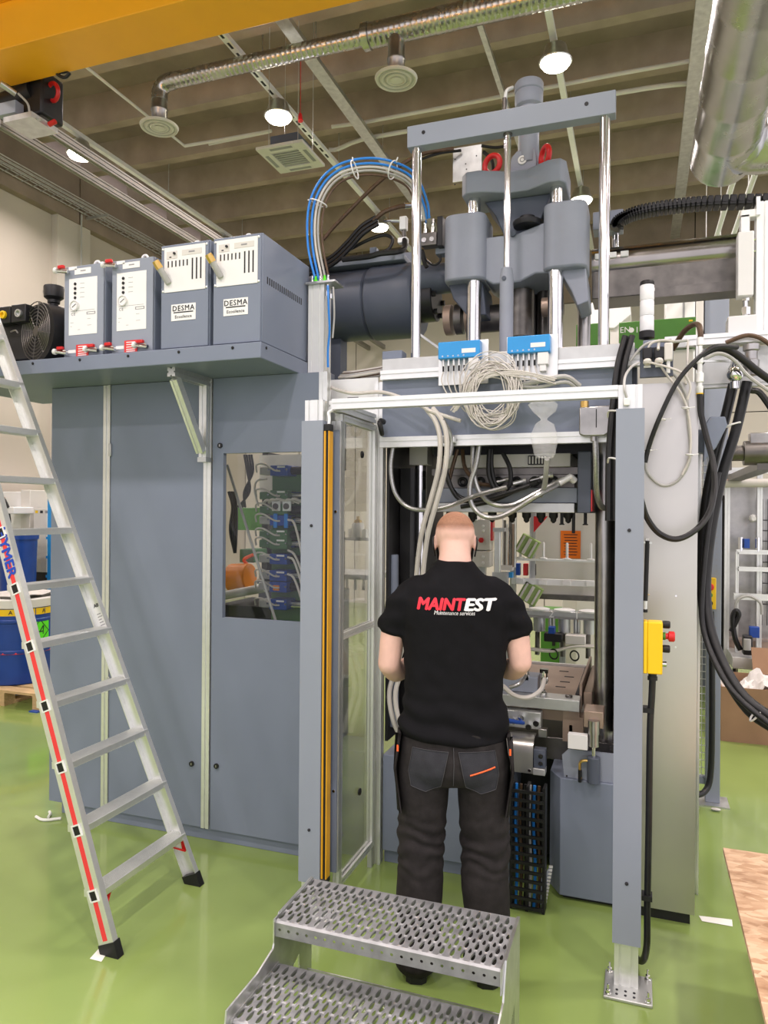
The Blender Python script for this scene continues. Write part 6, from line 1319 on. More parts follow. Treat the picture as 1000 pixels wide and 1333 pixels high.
# low equipment seen under the machine
for i, (x, w_, h_, m, lab) in enumerate((((-0.878,7.6,0.297)[0], .20, .75, 'green_paint', 'green cabinet standing far behind the assembly machine'), ((-0.665,7.8,0.276)[0], .20, 1.15, 'offwhite', 'cream cabinet standing far behind the assembly machine'), ((-0.462,7.9,0.273)[0]+.05, .18, .95, 'paint', 'grey cabinet standing far behind the assembly machine'))):
    c_ = thing('storage_cabinet', lab, 'cabinet', (x, 7.8, 0)); MB().box(x-w_/2, x+w_/2, 7.7+.05*i, 7.95+.01*i, .08, h_).build('body', m, c_, bev=.006)
    for k in (-.4, .4): MB().box(x+k*w_-.02, x+k*w_+.02, 7.75+.05*i, 7.93+.01*i, 0, .08).build('foot', 'black', c_)
    MB().box(x+.02, x+.05, 7.68+.05*i, 7.70+.05*i, h_*.5, h_*.62).build('handle', 'black', c_)

# ================================================================== FAR MACHINES ABOVE THE PRESS
gm = thing('green_machine', 'green machine top with white lettering seen between the press rods', 'machine', (.2, 7.0, 0))
MB().box((-0.583,7,3.393)[0], (-0.294,7,3.372)[0], 7.0, 7.4, (-0.444,7,3.297)[2]+.02, (-0.446,7,3.519)[2]).build('hood', 'green_paint', gm, bev=.006)
h2 = MB().box((-0.2,7,3.365)[0], (0.451,7,3.318)[0], 7.0, 7.5, (0.093,7,3.24)[2], (0.449,7,3.509)[2]).build('hood', 'green_paint', gm, bev=.006)
MB().box((-0.569,7,3.392)[0], (0.438,7,3.319)[0], 7.05, 7.5, 0, (0.093,7,3.24)[2]-.002).build('machine_body', 'offwhite', gm, bev=.006)
text('EN', .075, facing(((-0.146,6.99,3.43)[0], 6.996, (-0.146,6.99,3.433)[2])), 'paper', h2)
MB().lathe([(.024, 0), (.024, .002), (0, .002)], ((-0.093,6.99,3.425)[0], 6.998, (-0.093,6.99,3.429)[2]), (0, -1, 0), 16).build('emblem', 'paper', h2)
text('I', .075, facing(((-0.043,6.99,3.422)[0], 6.996, (-0.043,6.99,3.425)[2])), 'paper', h2)
MB().box((0.392,6.99,3.477)[0], (0.424,6.99,3.475)[0], 6.996, 6.999, (0.411,6.99,3.469)[2], (0.411,6.99,3.483)[2]).build('yellow_tag', 'yellow', h2)
q_ = MB().torus(((-0.513,6.99,3.386)[0], 6.996, (-0.513,6.99,3.4)[2]), (0, 1, 0), .028, .003, 14, 5).build('dark_emblem', 'ink', gm)
text('2', .06, facing(((-0.513,6.99,3.386)[0], 6.995, (-0.513,6.99,3.4)[2])), 'ink', gm)
MB().torus(((0.222,7.05,3.527)[0], 7.2, (0.222,7.05,3.513)[2]), (0, 1, 0), .085, .012, 20, 8, -.3, PI+.3).build('handle_bow', 'black', gm)
wmx = thing('white_hopper', 'white hopper housing behind the green machine', 'hopper', (.3, 8.2, 0))
MB().prism([((-0.526,8,3.945)[0], (-0.525,8,3.732)[2]), ((-0.59,8,3.95)[0], (-0.59,8,3.967)[2]), ((-0.448,8,4.003)[0], (-0.448,8,4.003)[2]), ((-0.124,8,4.006)[0], (-0.124,8,4.006)[2]), ((-0.108,8,3.908)[0], (-0.161,8,3.833)[2]), ((-0.275,8,3.721)[0], (-0.275,8,3.697)[2])], 'y', 8.0, 8.3).build('hopper', 'white', wmx, bev=.01)
MB().box((-0.508,8,3.617)[0], (-0.236,8,3.597)[0], 8.02, 8.3, 0, (-0.431,8,3.741)[2]).build('stand', 'offwhite', wmx)
wm2 = thing('white_tower', 'white tower housing beside the green machine', 'machine', (1.0, 8.2, 0))
MB().box((0.224,8,3.563)[0], (0.508,8,3.542)[0], 8.0, 8.4, 0, (0.323,8,4.091)[2]).build('tower', 'white', wm2, bev=.01)
MB().box((0.515,8,3.542)[0], (0.587,8,3.537)[0], 8.0, 8.3, 0, (0.323,8,4.091)[2]).build('column', 'offwhite', wm2, bev=.006)
MB().box((0.601,8,3.536)[0], (0.827,8,3.519)[0], 8.05, 8.4, 0, (0.682,8,4.149)[2]).build('side_housing', 'paint_light', wm2, bev=.006)
for x in ((0.399,7.99,3.548)[0],): MB().box(x-.01, x+.01, 7.995, 8.0, 0.2, (0.323,8,4.06)[2]).build('door_gap', 'ink_soft', wm2)

# ================================================================== RIGHT: lift guide, rails, pipes
rg = thing('door_cylinder', 'white door cylinder on a vertical profile beside the press', 'cylinder', (.45, 3.9, 0))
MB().box((0.424,3.8,2.934)[0], (0.492,3.8,2.927)[0], 3.78, 3.86, (0.457,3.8,2.782)[2], (0.455,3.8,3.084)[2]).build('cylinder_body', 'white', rg, bev=.004)
MB().cyl((0.463,3.82,2.787), (0.464,3.82,2.692), .012, n=12).build('piston_rod', 'chrome', rg)
MB().lathe([(.021, 0), (.021, .035)], (0.464,3.82,2.699), (0, 0, 1), 6).build('lock_nut', 'chrome', rg)
MB().lathe([(.017, 0), (.017, .02)], (0.463,3.82,2.765), (0, 0, 1), 6).build('lock_nut', 'chrome', rg)
MB().box((0.382,3.8,2.664)[0], (0.507,3.8,2.654)[0], 3.76, 3.88, (0.459,3.8,2.589)[2], (0.458,3.8,2.684)[2]).build('foot_block', 'white', rg, bev=.003)
MB().profile('z', (0.459,3.8,2.589)[2], (0.52,3.8,3.224)[2], (0.505,3.8,2.926)[0], (0.567,3.8,2.919)[0], 3.80, 3.88).build('profile', 'alu_white', rg)
MB().box((0.436,3.8,3.086)[0], (0.475,3.8,3.081)[0], 3.79, 3.85, (0.455,3.8,3.084)[2], (0.455,3.8,3.167)[2]).build('top_clevis', 'alu_white', rg, bev=.003)
MB().box((0.436,3.8,3.086)[0], (0.514,3.8,3.076)[0], 3.79, 3.85, (0.455,3.8,3.153)[2], (0.455,3.8,3.189)[2]).build('top_bracket', 'alu_white', rg, bev=.003)
MB().box((0.501,3.8,3.078)[0], (0.517,3.8,3.076)[0], 3.78, 3.80, (0.455,3.8,3.156)[2], (0.454,3.8,3.24)[2]).build('stop_plate', 'alu', rg)
for y_ in ((0.498,3.8,3.053)[2], (0.498,3.8,2.999)[2]): MB().cyl(((0.492,3.8,3.054)[0], 3.82, y_), ((0.508,3.8,3.052)[0], 3.82, y_), .008, n=8).build('fitting', 'chrome', rg)
rr = thing('side_rail_frame', 'white profile rail on posts joining the press to the side frame', 'profile frame', (.4, 3.7, 0))
MB().box(.262, 1.25, 3.676, 3.90, (0.459,3.8,2.589)[2]-.02, (0.459,3.8,2.589)[2]-.002).build('shelf_plate', 'alu_dull', rr)
MB().profile('x', .10, 1.25, 3.63, 3.675, (0.313,3.65,2.53)[2], (0.313,3.65,2.558)[2]+.02).build('rail', 'alu', rr)
MB().profile('z', 0, (0.313,3.65,2.53)[2], 1.20, 1.245, 3.63, 3.675).build('leg', 'alu', rr)
MB().profile('z', 0, (0.313,3.65,2.53)[2], .235, .262, 3.63, 3.675).build('leg', 'alu', rr)
MB().box(.15, .19, 3.6, 3.63, (0.313,3.65,2.519)[2], (0.313,3.65,2.551)[2]).build('joint_plate', 'alu_dull', rr)
MB().profile('x', .262, 1.20, 3.64, 3.675, (0.315,3.65,2.332)[2], (0.315,3.65,2.357)[2]).build('lower_rail', 'alu_dull', rr)
MB().box(.262, 1.20, 3.68, 3.70, (0.315,3.65,2.36)[2], (0.313,3.65,2.519)[2]).build('back_sheet', 'alu_dull', rr)
ac_ = thing('pressure_gauge_bulb', 'chrome ball accumulator with neck under the side rail', 'accumulator', (.45, 3.55, 2.3))
MB().sphere((0.384,3.5,2.364), .035, (1, 1, 1), 20, 14).cyl((0.384,3.5,2.388), (0.384,3.5,2.428), .015).cyl((0.384,3.5,2.331), (0.385,3.5,2.301), .02).build('bulb', 'chrome', ac_)
MB().cyl((0.384,3.5,2.422), ((0.384,3.5,2.422)[0], 3.678, (0.384,3.5,2.422)[2]), .010).build('feed_pipe', 'alu', ac_)
ac2 = thing('filter_bowl', 'steel filter bowl hanging below the rail end', 'filter', (.55, 3.55, 2.3))
MB().lathe([(.0, 0), (.03, .005), (.034, .07), (.026, .075), (.026, .11), (.034, .115), (.034, .14)], (0.454,3.55,2.359), (0, 0, 1), 18).build('bowl', 'steel', ac2)
MB().bar((0.454,3.55,2.454), ((0.454,3.55,2.454)[0], 3.66, (0.454,3.55,2.454)[2]), .03, .03).build('bracket', 'alu_dull', ac2)
hv = thing('hydraulic_coupling', 'column of bright screw couplings carrying a black hose at the stainless sheet edge', 'coupling', (.22, 3.38, 2.2))
p0 = Vector((0.231,3.325,2.26))
MB().lathe([(.012, 0), (.014, .004), (.014, .03), (.010, .032), (.010, .045), (.016, .048), (.016, .085), (.010, .088), (.010, .125), (.013, .127), (.013, .15), (.009, .152), (.009, .20), (.014, .203), (.014, .235), (.008, .237)], p0, (0, 0, 1), 10).build('couplings', 'alu_white', hv)
MB().cyl(p0, p0-Vector((0, 0, .004)), .015, n=12).build('yellow_ring', 'yellow', hv)
MB().bar((0.231,3.34,2.399), (0.357,3.45,2.413), .008, .008).build('thin_rod', 'alu', hv)
bc = thing('grey_bracket_box', 'blue-grey wedge bracket box fixed to the edge of the stainless sheet', 'bracket', (.3, 3.5, 1.9))
MB().prism([((0.259,3.5,2.14)[0], (0.259,3.5,2.137)[2]), ((0.278,3.5,2.173)[0], (0.278,3.5,2.17)[2]), ((0.337,3.5,2.171)[0], (0.337,3.5,2.168)[2]), ((0.346,3.5,2.134)[0], (0.346,3.5,2.131)[2]), ((0.303,3.5,2.071)[0], (0.304,3.5,2.037)[2]), ((0.254,3.5,1.987)[0], (0.254,3.5,1.977)[2])], 'y', 3.40, 3.48).build('body', 'paint', bc, bev=.004)
MB().box(.225, (0.266,3.5,2.089)[0], 3.47, 3.56, (0.26,3.5,2.021)[2], (0.26,3.5,2.123)[2]).build('wall_plate', 'paint', bc)

# ================================================================== RIGHT: fence
fe = thing('mesh_fence', 'wire mesh safety fence with light grey perforated post beside the stainless sheet', 'fence', (.4, 4.82, 0))
fx0, fx1 = .22, (0.381,4.82,0.672)[0]; px1 = (0.462,4.82,0.68)[0]
MB().box(fx1, px1, 4.80, 4.86, .008, 2.2).build('post', 'paint_light', fe, bev=.003)
MB().box(fx1-.06, px1+.05, 4.74, 4.92, 0, .008).build('base_plate', 'galv', fe)
for k in range(60): MB().cyl(((fx1+px1)/2+.012, 4.7995, .15+.034*k), ((fx1+px1)/2+.012, 4.799, .15+.034*k), .004, n=6).build('slot', 'ink_soft', fe)
ms = MB(); z = .16
while z < 2.15: ms.cyl((fx0, 4.83, z), (fx1, 4.83, z), .0025, n=5); z += .045
x = fx0
while x < fx1: ms.cyl((x, 4.833, .14), (x, 4.833, 2.15), .0025, n=5); x += .035
m_ = ms.build('wire_mesh', 'alu_white', fe); m_['kind'] = 'stuff'
MB().box(fx0, fx1, 4.81, 4.85, .11, .15).build('bottom_rail', 'paint_light', fe)
b2 = thing('button_box', 'yellow box with red, green and black buttons on the fence post', 'button box', (.42, 4.78, 1.3))
cx_ = (0.398,4.76,1.273)[0]
MB().box((0.368,4.76,1.272)[0], (0.429,4.76,1.275)[0], 4.755, 4.798, (0.398,4.76,1.181)[2], (0.397,4.76,1.37)[2]).build('housing', 'yellow', b2, bev=.004)
MB().lathe([(.02, 0), (.022, .012), (.018, .02), (0, .022)], (cx_-.003, 4.755, (0.398,4.76,1.315)[2]), (0, -1, 0), 18).build('red_button', 'red', b2)
MB().lathe([(.015, 0), (.015, .01), (0, .012)], (cx_-.003, 4.755, (0.398,4.76,1.267)[2]), (0, -1, 0), 16).build('green_button', 'green_paint', b2)
MB().lathe([(.016, 0), (.016, .01), (0, .012)], (cx_-.003, 4.755, (0.398,4.76,1.218)[2]), (0, -1, 0), 16).build('black_button', 'black', b2)
o = MB().tube([(0.402,4.75,1.169), (0.408,4.75,0.921), (0.411,4.75,0.461), (0.404,4.75,0.185), (0.373,4.72,0.099), (0.315,4.66,0.086)], .018, n=10).build('control_cable', 'rubber'); tag(o, 'black cable running down the fence post from the yellow button box', 'cable')
for k, (x, y, w_) in enumerate(((.30, 4.67, .04), (.43, 4.69, .03))):
    o = MB().sphere((x, y, .012), w_, (1, .6, .22), 8, 5).build('paper_scrap', 'cable_light'); tag(o, ('larger' if k == 0 else 'smaller')+' crumpled paper scrap at the foot of the fence post', 'paper scrap')

# ================================================================== RIGHT: profile machine and cardboard box
pmx = thing('profile_machine', 'aluminium profile machine frame with grey panels and a tray of fittings', 'machine', (1.2, 7.75, 0))
def prf(ax, *a): return MB().profile(ax, *a)
Yp_ = 7.45
for x in ((0.763,7.45,1.534)[0], (1.035,7.65,1.533)[0]): prf('z', 0, (0.843,7.45,2.178)[2], x-.022, x+.022, Yp_, Yp_+.045).build('upright', 'alu', pmx)
prf('x', (0.713,7.45,2.165)[0], 2.4, Yp_-.05, Yp_, (0.844,7.45,2.128)[2], (0.843,7.45,2.185)[2]).build('cross_bar', 'alu', pmx)
MB().cyl(((0.722,7.4,2.041)[0], 7.37, (0.839,7.4,2.04)[2]), (2.4, 7.37, (0.839,7.4,2.04)[2]), .04, n=14).build('round_rail', 'cable_light', pmx)
MB().box((0.747,7.55,1.53)[0], 2.4, 7.75, 7.8, .3, (0.856,7.55,2.039)[2]).build('rear_panel', 'steel', pmx)
MB().box((0.714,7.55,1.53)[0], (0.76,7.55,1.531)[0], 7.51, 7.8, .1, (0.856,7.55,1.931)[2]).build('dark_gap_panel', 'black', pmx)
for y_, d_ in (((0.838,7.35,1.257)[2], 0), ((0.837,7.35,1.412)[2], 0)): prf('x', (0.825,7.35,1.256)[0], 2.4, 7.3, 7.34, y_-.02, y_+.02).build('cross_bar', 'alu', pmx)
prf('z', .25, (0.837,7.35,1.412)[2], (0.819,7.35,1.256)[0], (0.845,7.35,1.257)[0], 7.3, 7.34).build('upright', 'alu', pmx)
prf('x', (0.797,7.25,1.012)[0], 2.4, 7.21, 7.27, (0.829,7.25,0.986)[2], (0.828,7.25,1.041)[2]).build('bed_bar', 'alu', pmx)
for i in range(3): MB().cyl(((0.862,7.35,1.469)[0]+.14*i, 7.32, (0.837,7.35,1.419)[2]), ((0.862,7.35,1.469)[0]+.14*i, 7.32, (0.836,7.35,1.545)[2]), .022, n=10).build('fitting', 'chrome', pmx)
MB().box((0.888,7.35,1.469)[0], (0.932,7.35,1.47)[0], 7.29, 7.35, (0.837,7.35,1.447)[2], (0.836,7.35,1.531)[2]).build('blue_valve', 'blue_valve', pmx)
MB().box((0.771,7.15,0.431)[0], 2.4, 7.05, 7.55, (0.821,7.15,0.394)[2], (0.821,7.15,0.496)[2]).build('base_plate', 'alu', pmx, bev=.004)
MB().box((0.715,7.35,0.508)[0], 2.4, 7.55, 7.75, (0.844,7.35,0.461)[2], (0.843,7.35,0.567)[2]).build('brown_board', 'tan_plate', pmx)
MB().box((0.778,7.15,0.363)[0], (0.8,7.15,0.364)[0], 7.07, 7.12, 0, (0.821,7.15,0.394)[2]).build('foot', 'black', pmx)
for x in (1.6, 2.3): MB().box(x, x+.05, 7.1, 7.15, 0, (0.821,7.15,0.394)[2]).build('foot', 'black', pmx)
for y_ in range(9): MB().cyl(((1.042,7.7,1.531)[0], 7.7, .9+.1*y_), (2.3, 7.7, .9+.1*y_), .004, n=5).build('mesh_wire', 'ink', pmx)
for i in range(10): MB().cyl(((1.048,7.7,1.532)[0]+.045*i, 7.702, .7), ((1.048,7.7,1.532)[0]+.045*i, 7.702, 1.9), .004, n=5).build('mesh_wire', 'ink', pmx)
MB().lathe([(.03, 0), (.04, .02), (.035, .07), (.02, .09)], (0.988,7.55,1.715), (0, -1, 0), 12).build('white_cap', 'white', pmx)
MB().tube([(0.8,7.15,0.858), (0.817,7.15,0.982), (0.91,7.15,1.028), (1.002,7.15,0.971), (1.014,7.15,0.87)], .012).build('cable', 'cable_grey', pmx)
MB().tube([(0.764,7.1,0.713), (0.795,7.1,0.783), (0.825,7.1,0.866), (0.8,7.1,0.899), (0.776,7.1,0.829), (0.795,7.1,0.66), (0.839,7.1,0.554)], .022).build('black_hose', 'rubber', pmx)
MB().box((0.857,7.1,0.562)[0], (0.931,7.1,0.568)[0], 7.05, 7.15, (0.815,7.1,0.519)[2], (0.814,7.1,0.689)[2]).build('pump_block', 'black_metal', pmx, bev=.01)
MB().cyl((0.885,7.03,0.57), (0.885,7.03,0.664), .03, n=14).build('filter_glass', 'cable_grey', pmx)
MB().box((0.912,7.15,0.728)[0], (0.991,7.15,0.733)[0], 7.1, 7.17, (0.819,7.15,0.667)[2], (0.819,7.15,0.763)[2]).build('blue_valve_block', 'blue_valve', pmx, bev=.004)
MB().cyl(((0.594,5.6,2.18)[0], 5.6, (0.633,5.6,2.179)[2]), ((0.672,5.6,2.178)[0], 5.6, (0.633,5.6,2.179)[2]), .055, n=18).cyl(((0.672,5.6,2.178)[0], 5.6, (0.672,5.6,2.178)[2]), ((0.872,5.6,2.174)[0], 5.6, (0.672,5.6,2.178)[2]), .085, n=18).build('hydraulic_motor', 'steel_dark', pmx)
MB().box((0.57,5.6,2.18)[0], (0.594,5.6,2.18)[0], 5.55, 5.65, (0.634,5.6,2.061)[2], (0.632,5.6,2.276)[2]).build('motor_flange', 'steel_dark', pmx)
MB().box((0.705,5.6,2.231)[0], (0.872,5.6,2.227)[0], 5.55, 5.65, (0.753,5.6,2.23)[2], (0.753,5.6,2.315)[2]).build('motor_valve', 'steel', pmx, bev=.006)
MB().box((0.753,5.6,2.23)[0], (0.872,5.6,2.227)[0], 5.56, 7.45, (0.754,5.6,2.06)[2], (0.754,5.6,2.113)[2]).build('motor_bracket', 'steel_dark', pmx)
cx0 = thing('cardboard_box', 'open brown cardboard box with crumpled white packing paper', 'box', (.95, 6.5, 0))
a = (0.597,6.313,0); b = (0.893,6.322,0)
X0_, Y0_, X1_ = a[0], a[1]-.15, a[0]+.75
hB = .42
for p in ((X0_, X1_, Y0_, Y0_+.008, 0, hB), (X0_, X1_, Y0_+.6, Y0_+.608, 0, hB), (X0_, X0_+.008, Y0_+.008, Y0_+.6, 0, hB), (X1_-.008, X1_, Y0_+.008, Y0_+.6, 0, hB), (X0_+.008, X1_-.008, Y0_+.008, Y0_+.6, 0, .008)): MB().box(*p).build('wall', 'cardboard', cx0, smooth=False)
for p0, p1, p2, p3 in (((X1_, Y0_, hB), (X1_, Y0_+.6, hB), (X1_+.12, Y0_+.6, hB+.22), (X1_+.12, Y0_, hB+.22)), ((X0_+.3, Y0_+.6, hB), (X1_, Y0_+.6, hB), (X1_, Y0_+.72, hB+.2), (X0_+.3, Y0_+.72, hB+.2)), ((X0_+.36, Y0_, hB), (X1_, Y0_, hB), (X1_-.02, Y0_-.15, hB+.16), (X0_+.46, Y0_-.15, hB+.20))):
    f_ = MB().add([p0, p1, p2, p3], [(0, 1, 2, 3)]).build('flap', 'cardboard', cx0, smooth=False); s_ = f_.modifiers.new('t', 'SOLIDIFY'); s_.thickness = .006
pa = MB(); vv = []; n = 22
for j in range(n):
    for i in range(n):
        x, y = X0_+.02+.5*i/(n-1), Y0_+.02+.5*j/(n-1); vv.append((x, y, hB-.06+.15*noise.noise(Vector((x*6, y*6, 0)))+.10*noise.noise(Vector((x*17, y*17, 3)))+.08*math.sin(PI*i/(n-1))*math.sin(PI*j/(n-1))))
pa.add(vv, [(j*n+i, j*n+i+1, (j+1)*n+i+1, (j+1)*n+i) for j in range(n-1) for i in range(n-1)])
o = pa.build('packing_paper', 'paper_crumple', smooth=False); tag(o, 'crumpled white packing paper filling the cardboard box', 'packing paper')

# seen through the glazed panel
gb = thing('grey_bench', 'grey bench with a rack seen through the glazed side panel', 'bench', (-2.0, 5.4, 0))
bx0, bx1, bz = (-2.24,5.3,1.179)[0], (-1.961,5.3,1.19)[0], (-2.129,5.3,1.256)[2]
MB().box(bx0-.2, bx1, 5.3, 5.8, bz-.04, bz).build('top', 'alu_dull', gb, bev=.004)
for x in (bx0-.18, bx1-.06): MB().box(x, x+.04, 5.33, 5.37, 0, bz-.04).build('leg', 'alu_dull', gb)
MB().box(bx0-.2, bx1, 5.36, 5.4, (-2.132,5.3,1.521)[2], (-2.132,5.3,1.546)[2]).build('rack_bar', 'alu', gb)
for x in (bx0-.18, bx1-.03): MB().box(x, x+.02, 5.37, 5.39, bz, (-2.132,5.3,1.521)[2]).build('rack_post', 'alu', gb)
for i in range(3): MB().cyl((bx0+.05+.07*i, 5.32, bz-.04), (bx0+.05+.07*i, 5.32, bz-.12), .012, n=8).build('hook', 'cable_grey', gb)
fcn = thing('white_canister', 'white canister with brass cap on the rack behind the glazed panel', 'canister', (-2.124,5.38,1.543))
c_ = Vector((-2.124,5.38,1.543))
MB().box(c_.x-.075, c_.x+.075, 5.362, 5.398, c_.z+.004, c_.z+.07).lathe([(.05, 0), (.05, .10), (.04, .115), (0, .115)], (c_.x, 5.38, c_.z+.005), (0, 0, 1), 20).build('body', 'white', fcn)
MB().lathe([(.032, 0), (.032, .02), (.012, .025), (.012, .05), (0, .052)], (c_.x, 5.38, c_.z+.12), (0, 0, 1), 14).build('cap', 'brass', fcn)

# ================================================================== HOSES AND CABLES
def cable(name, m, r, pts, lab, cat='cable', group=None, n=8, k=5):
    return tag(MB().tube(pts, r, n=n, k=k).build(name, m), lab, cat, group)
def tie(p, r, lab='white cable tie'):
    return p
# looped air hoses above the white profile column
H = 3.44
for i, (m, off, lab) in enumerate((('blue_hose', 0, 'outermost blue air hose looping from the white column to the manifold'), ('blue_hose', 6, 'inner blue air hose looping from the white column to the manifold'), ('cable_light', 10, 'pale air hose looping beside the inner blue hose'), ('cable_grey', 14, 'grey air hose in the loop above the white column'), ('hose_brown', 19, 'brown air hose, innermost of the loop above the white column'))):
    q = off*.0038
    base = [(-1.606,3.44,2.95), (-1.651,3.44,3.14), (-1.649,3.44,3.34), (-1.597,3.46,3.478), (-1.502,3.48,3.557), (-1.367,3.52,3.59), (-1.24,3.58,3.582), (-1.135,3.65,3.533), (-1.087,3.72,3.41), (-1.082,3.75,3.33)]
    pts = []
    cxy = Vector((-1.355,3.55,3.264))
    for j, p in enumerate(base):
        v = Vector(p); d = cxy-v; d.y = 0
        f_ = 0 if j == 0 else q*(1 if j < 9 else 0)
        pts.append(v+d.normalized()*f_+Vector((.016*i if j == 0 else (-.015*i if j > 8 else 0), .008*i, 0)))
    cable('air_hose', m, .0062, pts, lab, 'hose', 'air hoses looped above the white column', n=8, k=7)
for i, p in enumerate(((-1.636,3.46,3.379), (-1.415,3.48,3.556), (-1.218,3.58,3.571))):
    c_ = Vector(p); d = (Vector((-1.355,3.55,3.264))-c_); d.y = 0; d.normalize(); tn = Vector((-d.z, 0, d.x))
    o = MB().torus(c_+d*.038, tn, .046, .0035, 18, 6); o.bar(c_-d*.01, c_-d*.03, .004, .006)
    tag(o.build('cable_tie', 'white'), ('white cable tie on the rising side of the hose loop', 'white cable tie at the crest of the hose loop', 'white cable tie on the falling side of the hose loop')[i], 'cable tie')
# hoses dropping from the column beside the barrel
cable('air_hose', 'blue_hose', .006, [(-1.518,3.4,2.906), (-1.504,3.38,2.789), (-1.498,3.38,2.671), (-1.506,3.38,2.574), (-1.505,3.38,2.484)], 'blue air hose hanging down the side of the white column', 'hose')
cable('air_hose', 'cable_grey', .005, [(-1.488,3.4,2.895), (-1.474,3.38,2.806), (-1.473,3.38,2.728), (-1.481,3.38,2.631)], 'short grey hose beside the hanging blue hose', 'hose')
fb = thing('air_fitting', 'bright air fittings under the plate of the white column', 'fitting', (-1.526,3.43,2.844))
for p in ((-1.531,3.42,2.873), (-1.509,3.42,2.856), (-1.527,3.42,2.905)): MB().lathe([(.006, -.014), (.009, -.012), (.009, .012), (.006, .014)], p, (0, 0, 1), 8).build('nut', 'chrome', fb)
# brown hydraulic hoses
cable('hydraulic_hose', 'hose_brown', .011, [(-1.705,3.75,3.289), (-1.616,3.75,3.373), (-1.387,3.75,3.556), (-1.21,3.75,3.656), (-1.089,3.78,3.701), (-0.979,3.85,3.733)], 'brown hydraulic hose rising to the drilled plate', 'hose')
cable('hydraulic_hose', 'black', .008, [(-1.135,3.76,3.661), (-1.036,3.82,3.707), (-0.943,3.88,3.733)], 'thin black hose beside the brown hose at the plate', 'hose')
cable('hydraulic_hose', 'black', .008, [(-0.828,3.88,3.74), (-0.753,3.88,3.719), (-0.685,3.85,3.702)], 'short dark hose from the plate to the press cylinder', 'hose')
cable('hydraulic_hose', 'black', .010, [(-0.82,3.9,3.714), (-0.773,3.88,3.656), (-0.76,3.86,3.587), (-0.764,3.86,3.534)], 'black hose looping down behind the red eye bolt', 'hose')
for i, (dx, lab) in enumerate(((0, 'upper'), (.028, 'middle'), (.055, 'lower'))):
    a = Vector((dx*.4, -.01*i, .03-dx*.9))
    cable('hydraulic_hose', 'rubber', .0118, [Vector(p)+a for p in ((-1.876,3.9,3.166), (-1.705,3.85,3.191), (-1.588,3.82,3.256), (-1.496,3.8,3.325), (-1.404,3.8,3.369))], 'thick black hydraulic hose over the barrel, %s one of three' % lab, 'hose', 'thick hoses over the barrel')
cable('hydraulic_hose', 'hose_brown', .013, [(-1.422,3.8,3.376), (-1.359,3.8,3.419), (-1.276,3.82,3.446), (-1.218,3.85,3.455)], 'short brown hose end with bright ferrule above the barrel', 'hose')
fr_ = MB().cyl((-1.248,3.83,3.451), (-1.194,3.86,3.46), .016, n=12).build('hose_ferrule', 'chrome'); tag(fr_, 'bright ferrule on the brown hose above the barrel', 'ferrule')
cable('hydraulic_hose', 'rubber', .016, [(-1.582,3.74,3.159), (-1.426,3.74,3.159), (-1.358,3.74,3.168), (-1.276,3.76,3.174), (-1.247,3.82,3.208), (-1.253,3.85,3.271)], 'black hose lying level on the barrel below the elbow', 'hose')
cable('hydraulic_hose', 'rubber', .010, [(-1.586,3.85,3.253), (-1.468,3.85,3.296), (-1.379,3.86,3.315), (-1.329,3.86,3.288), (-1.339,3.85,3.238), (-1.372,3.83,3.2)], 'thin black hose loop above the barrel', 'hose')
el = thing('hose_elbow', 'bright hydraulic elbow fitting joining hoses above the barrel', 'elbow fitting', (-1.265,3.86,3.284))
MB().box((-1.283,3.86,3.33)[0], (-1.243,3.86,3.325)[0], 3.84, 3.88, (-1.265,3.86,3.327)[2], (-1.266,3.86,3.401)[2]).build('elbow_block', 'alu_white', el, bev=.004)
MB().cyl((-1.284,3.86,3.386), (-1.334,3.86,3.392), .012, n=8).cyl((-1.334,3.86,3.392), (-1.38,3.86,3.398), .008, n=10).build('branch', 'chrome', el)
MB().box((-1.292,3.86,3.279)[0], (-1.238,3.86,3.273)[0], 3.84, 3.88, (-1.265,3.86,3.254)[2], (-1.265,3.86,3.284)[2]).build('flange', 'alu_white', el, bev=.003)
MB().cyl((-1.26,3.86,3.284), (-1.261,3.86,3.327), .012, n=12).build('neck', 'steel_dark', el)
mn = thing('air_manifold', 'dark manifold block with bright hose fittings beside the tie-rod housing', 'manifold', (-1.073,3.78,3.208))
MB().box((-1.133,3.78,3.24)[0], (-1.047,3.78,3.23)[0], 3.77, 3.83, (-1.085,3.78,3.193)[2], (-1.086,3.78,3.263)[2]).build('block', 'steel_dark', mn, bev=.003)
MB().box((-1.047,3.78,3.23)[0], (-1.017,3.78,3.226)[0], 3.78, 3.84, (-1.085,3.78,3.189)[2], (-1.087,3.78,3.347)[2]).build('bracket', 'black_metal', mn, bev=.002)
for x in ((-1.115,3.76,3.272)[0], (-1.072,3.76,3.267)[0]):
    MB().cyl((x, 3.769, (-1.08,3.76,3.222)[2]), (x, 3.76, (-1.08,3.76,3.222)[2]), .013, n=14).build('port', 'chrome', mn)
    MB().lathe([(.008, 0), (.012, .004), (.012, .03), (.008, .034), (.008, .05), (.011, .052), (.011, .075), (.006, .08)], (x, 3.79, (-1.086,3.78,3.263)[2]), (0, 0, 1), 8).build('fitting', 'chrome', mn)
MB().box((-1.069,3.8,3.177)[0], (-1.005,3.8,3.17)[0], 3.83, 3.9, (-1.069,3.8,3.164)[2], (-1.07,3.8,3.206)[2]).build('support_arm', 'paint_light', mn)
cable('sensor_lead', 'black', .006, [(-1.13,3.8,3.175), (-1.112,3.8,3.127), (-1.069,3.8,3.093), (-1.034,3.8,3.111), (-1.035,3.8,3.144)], 'thin black lead looping below the air manifold')
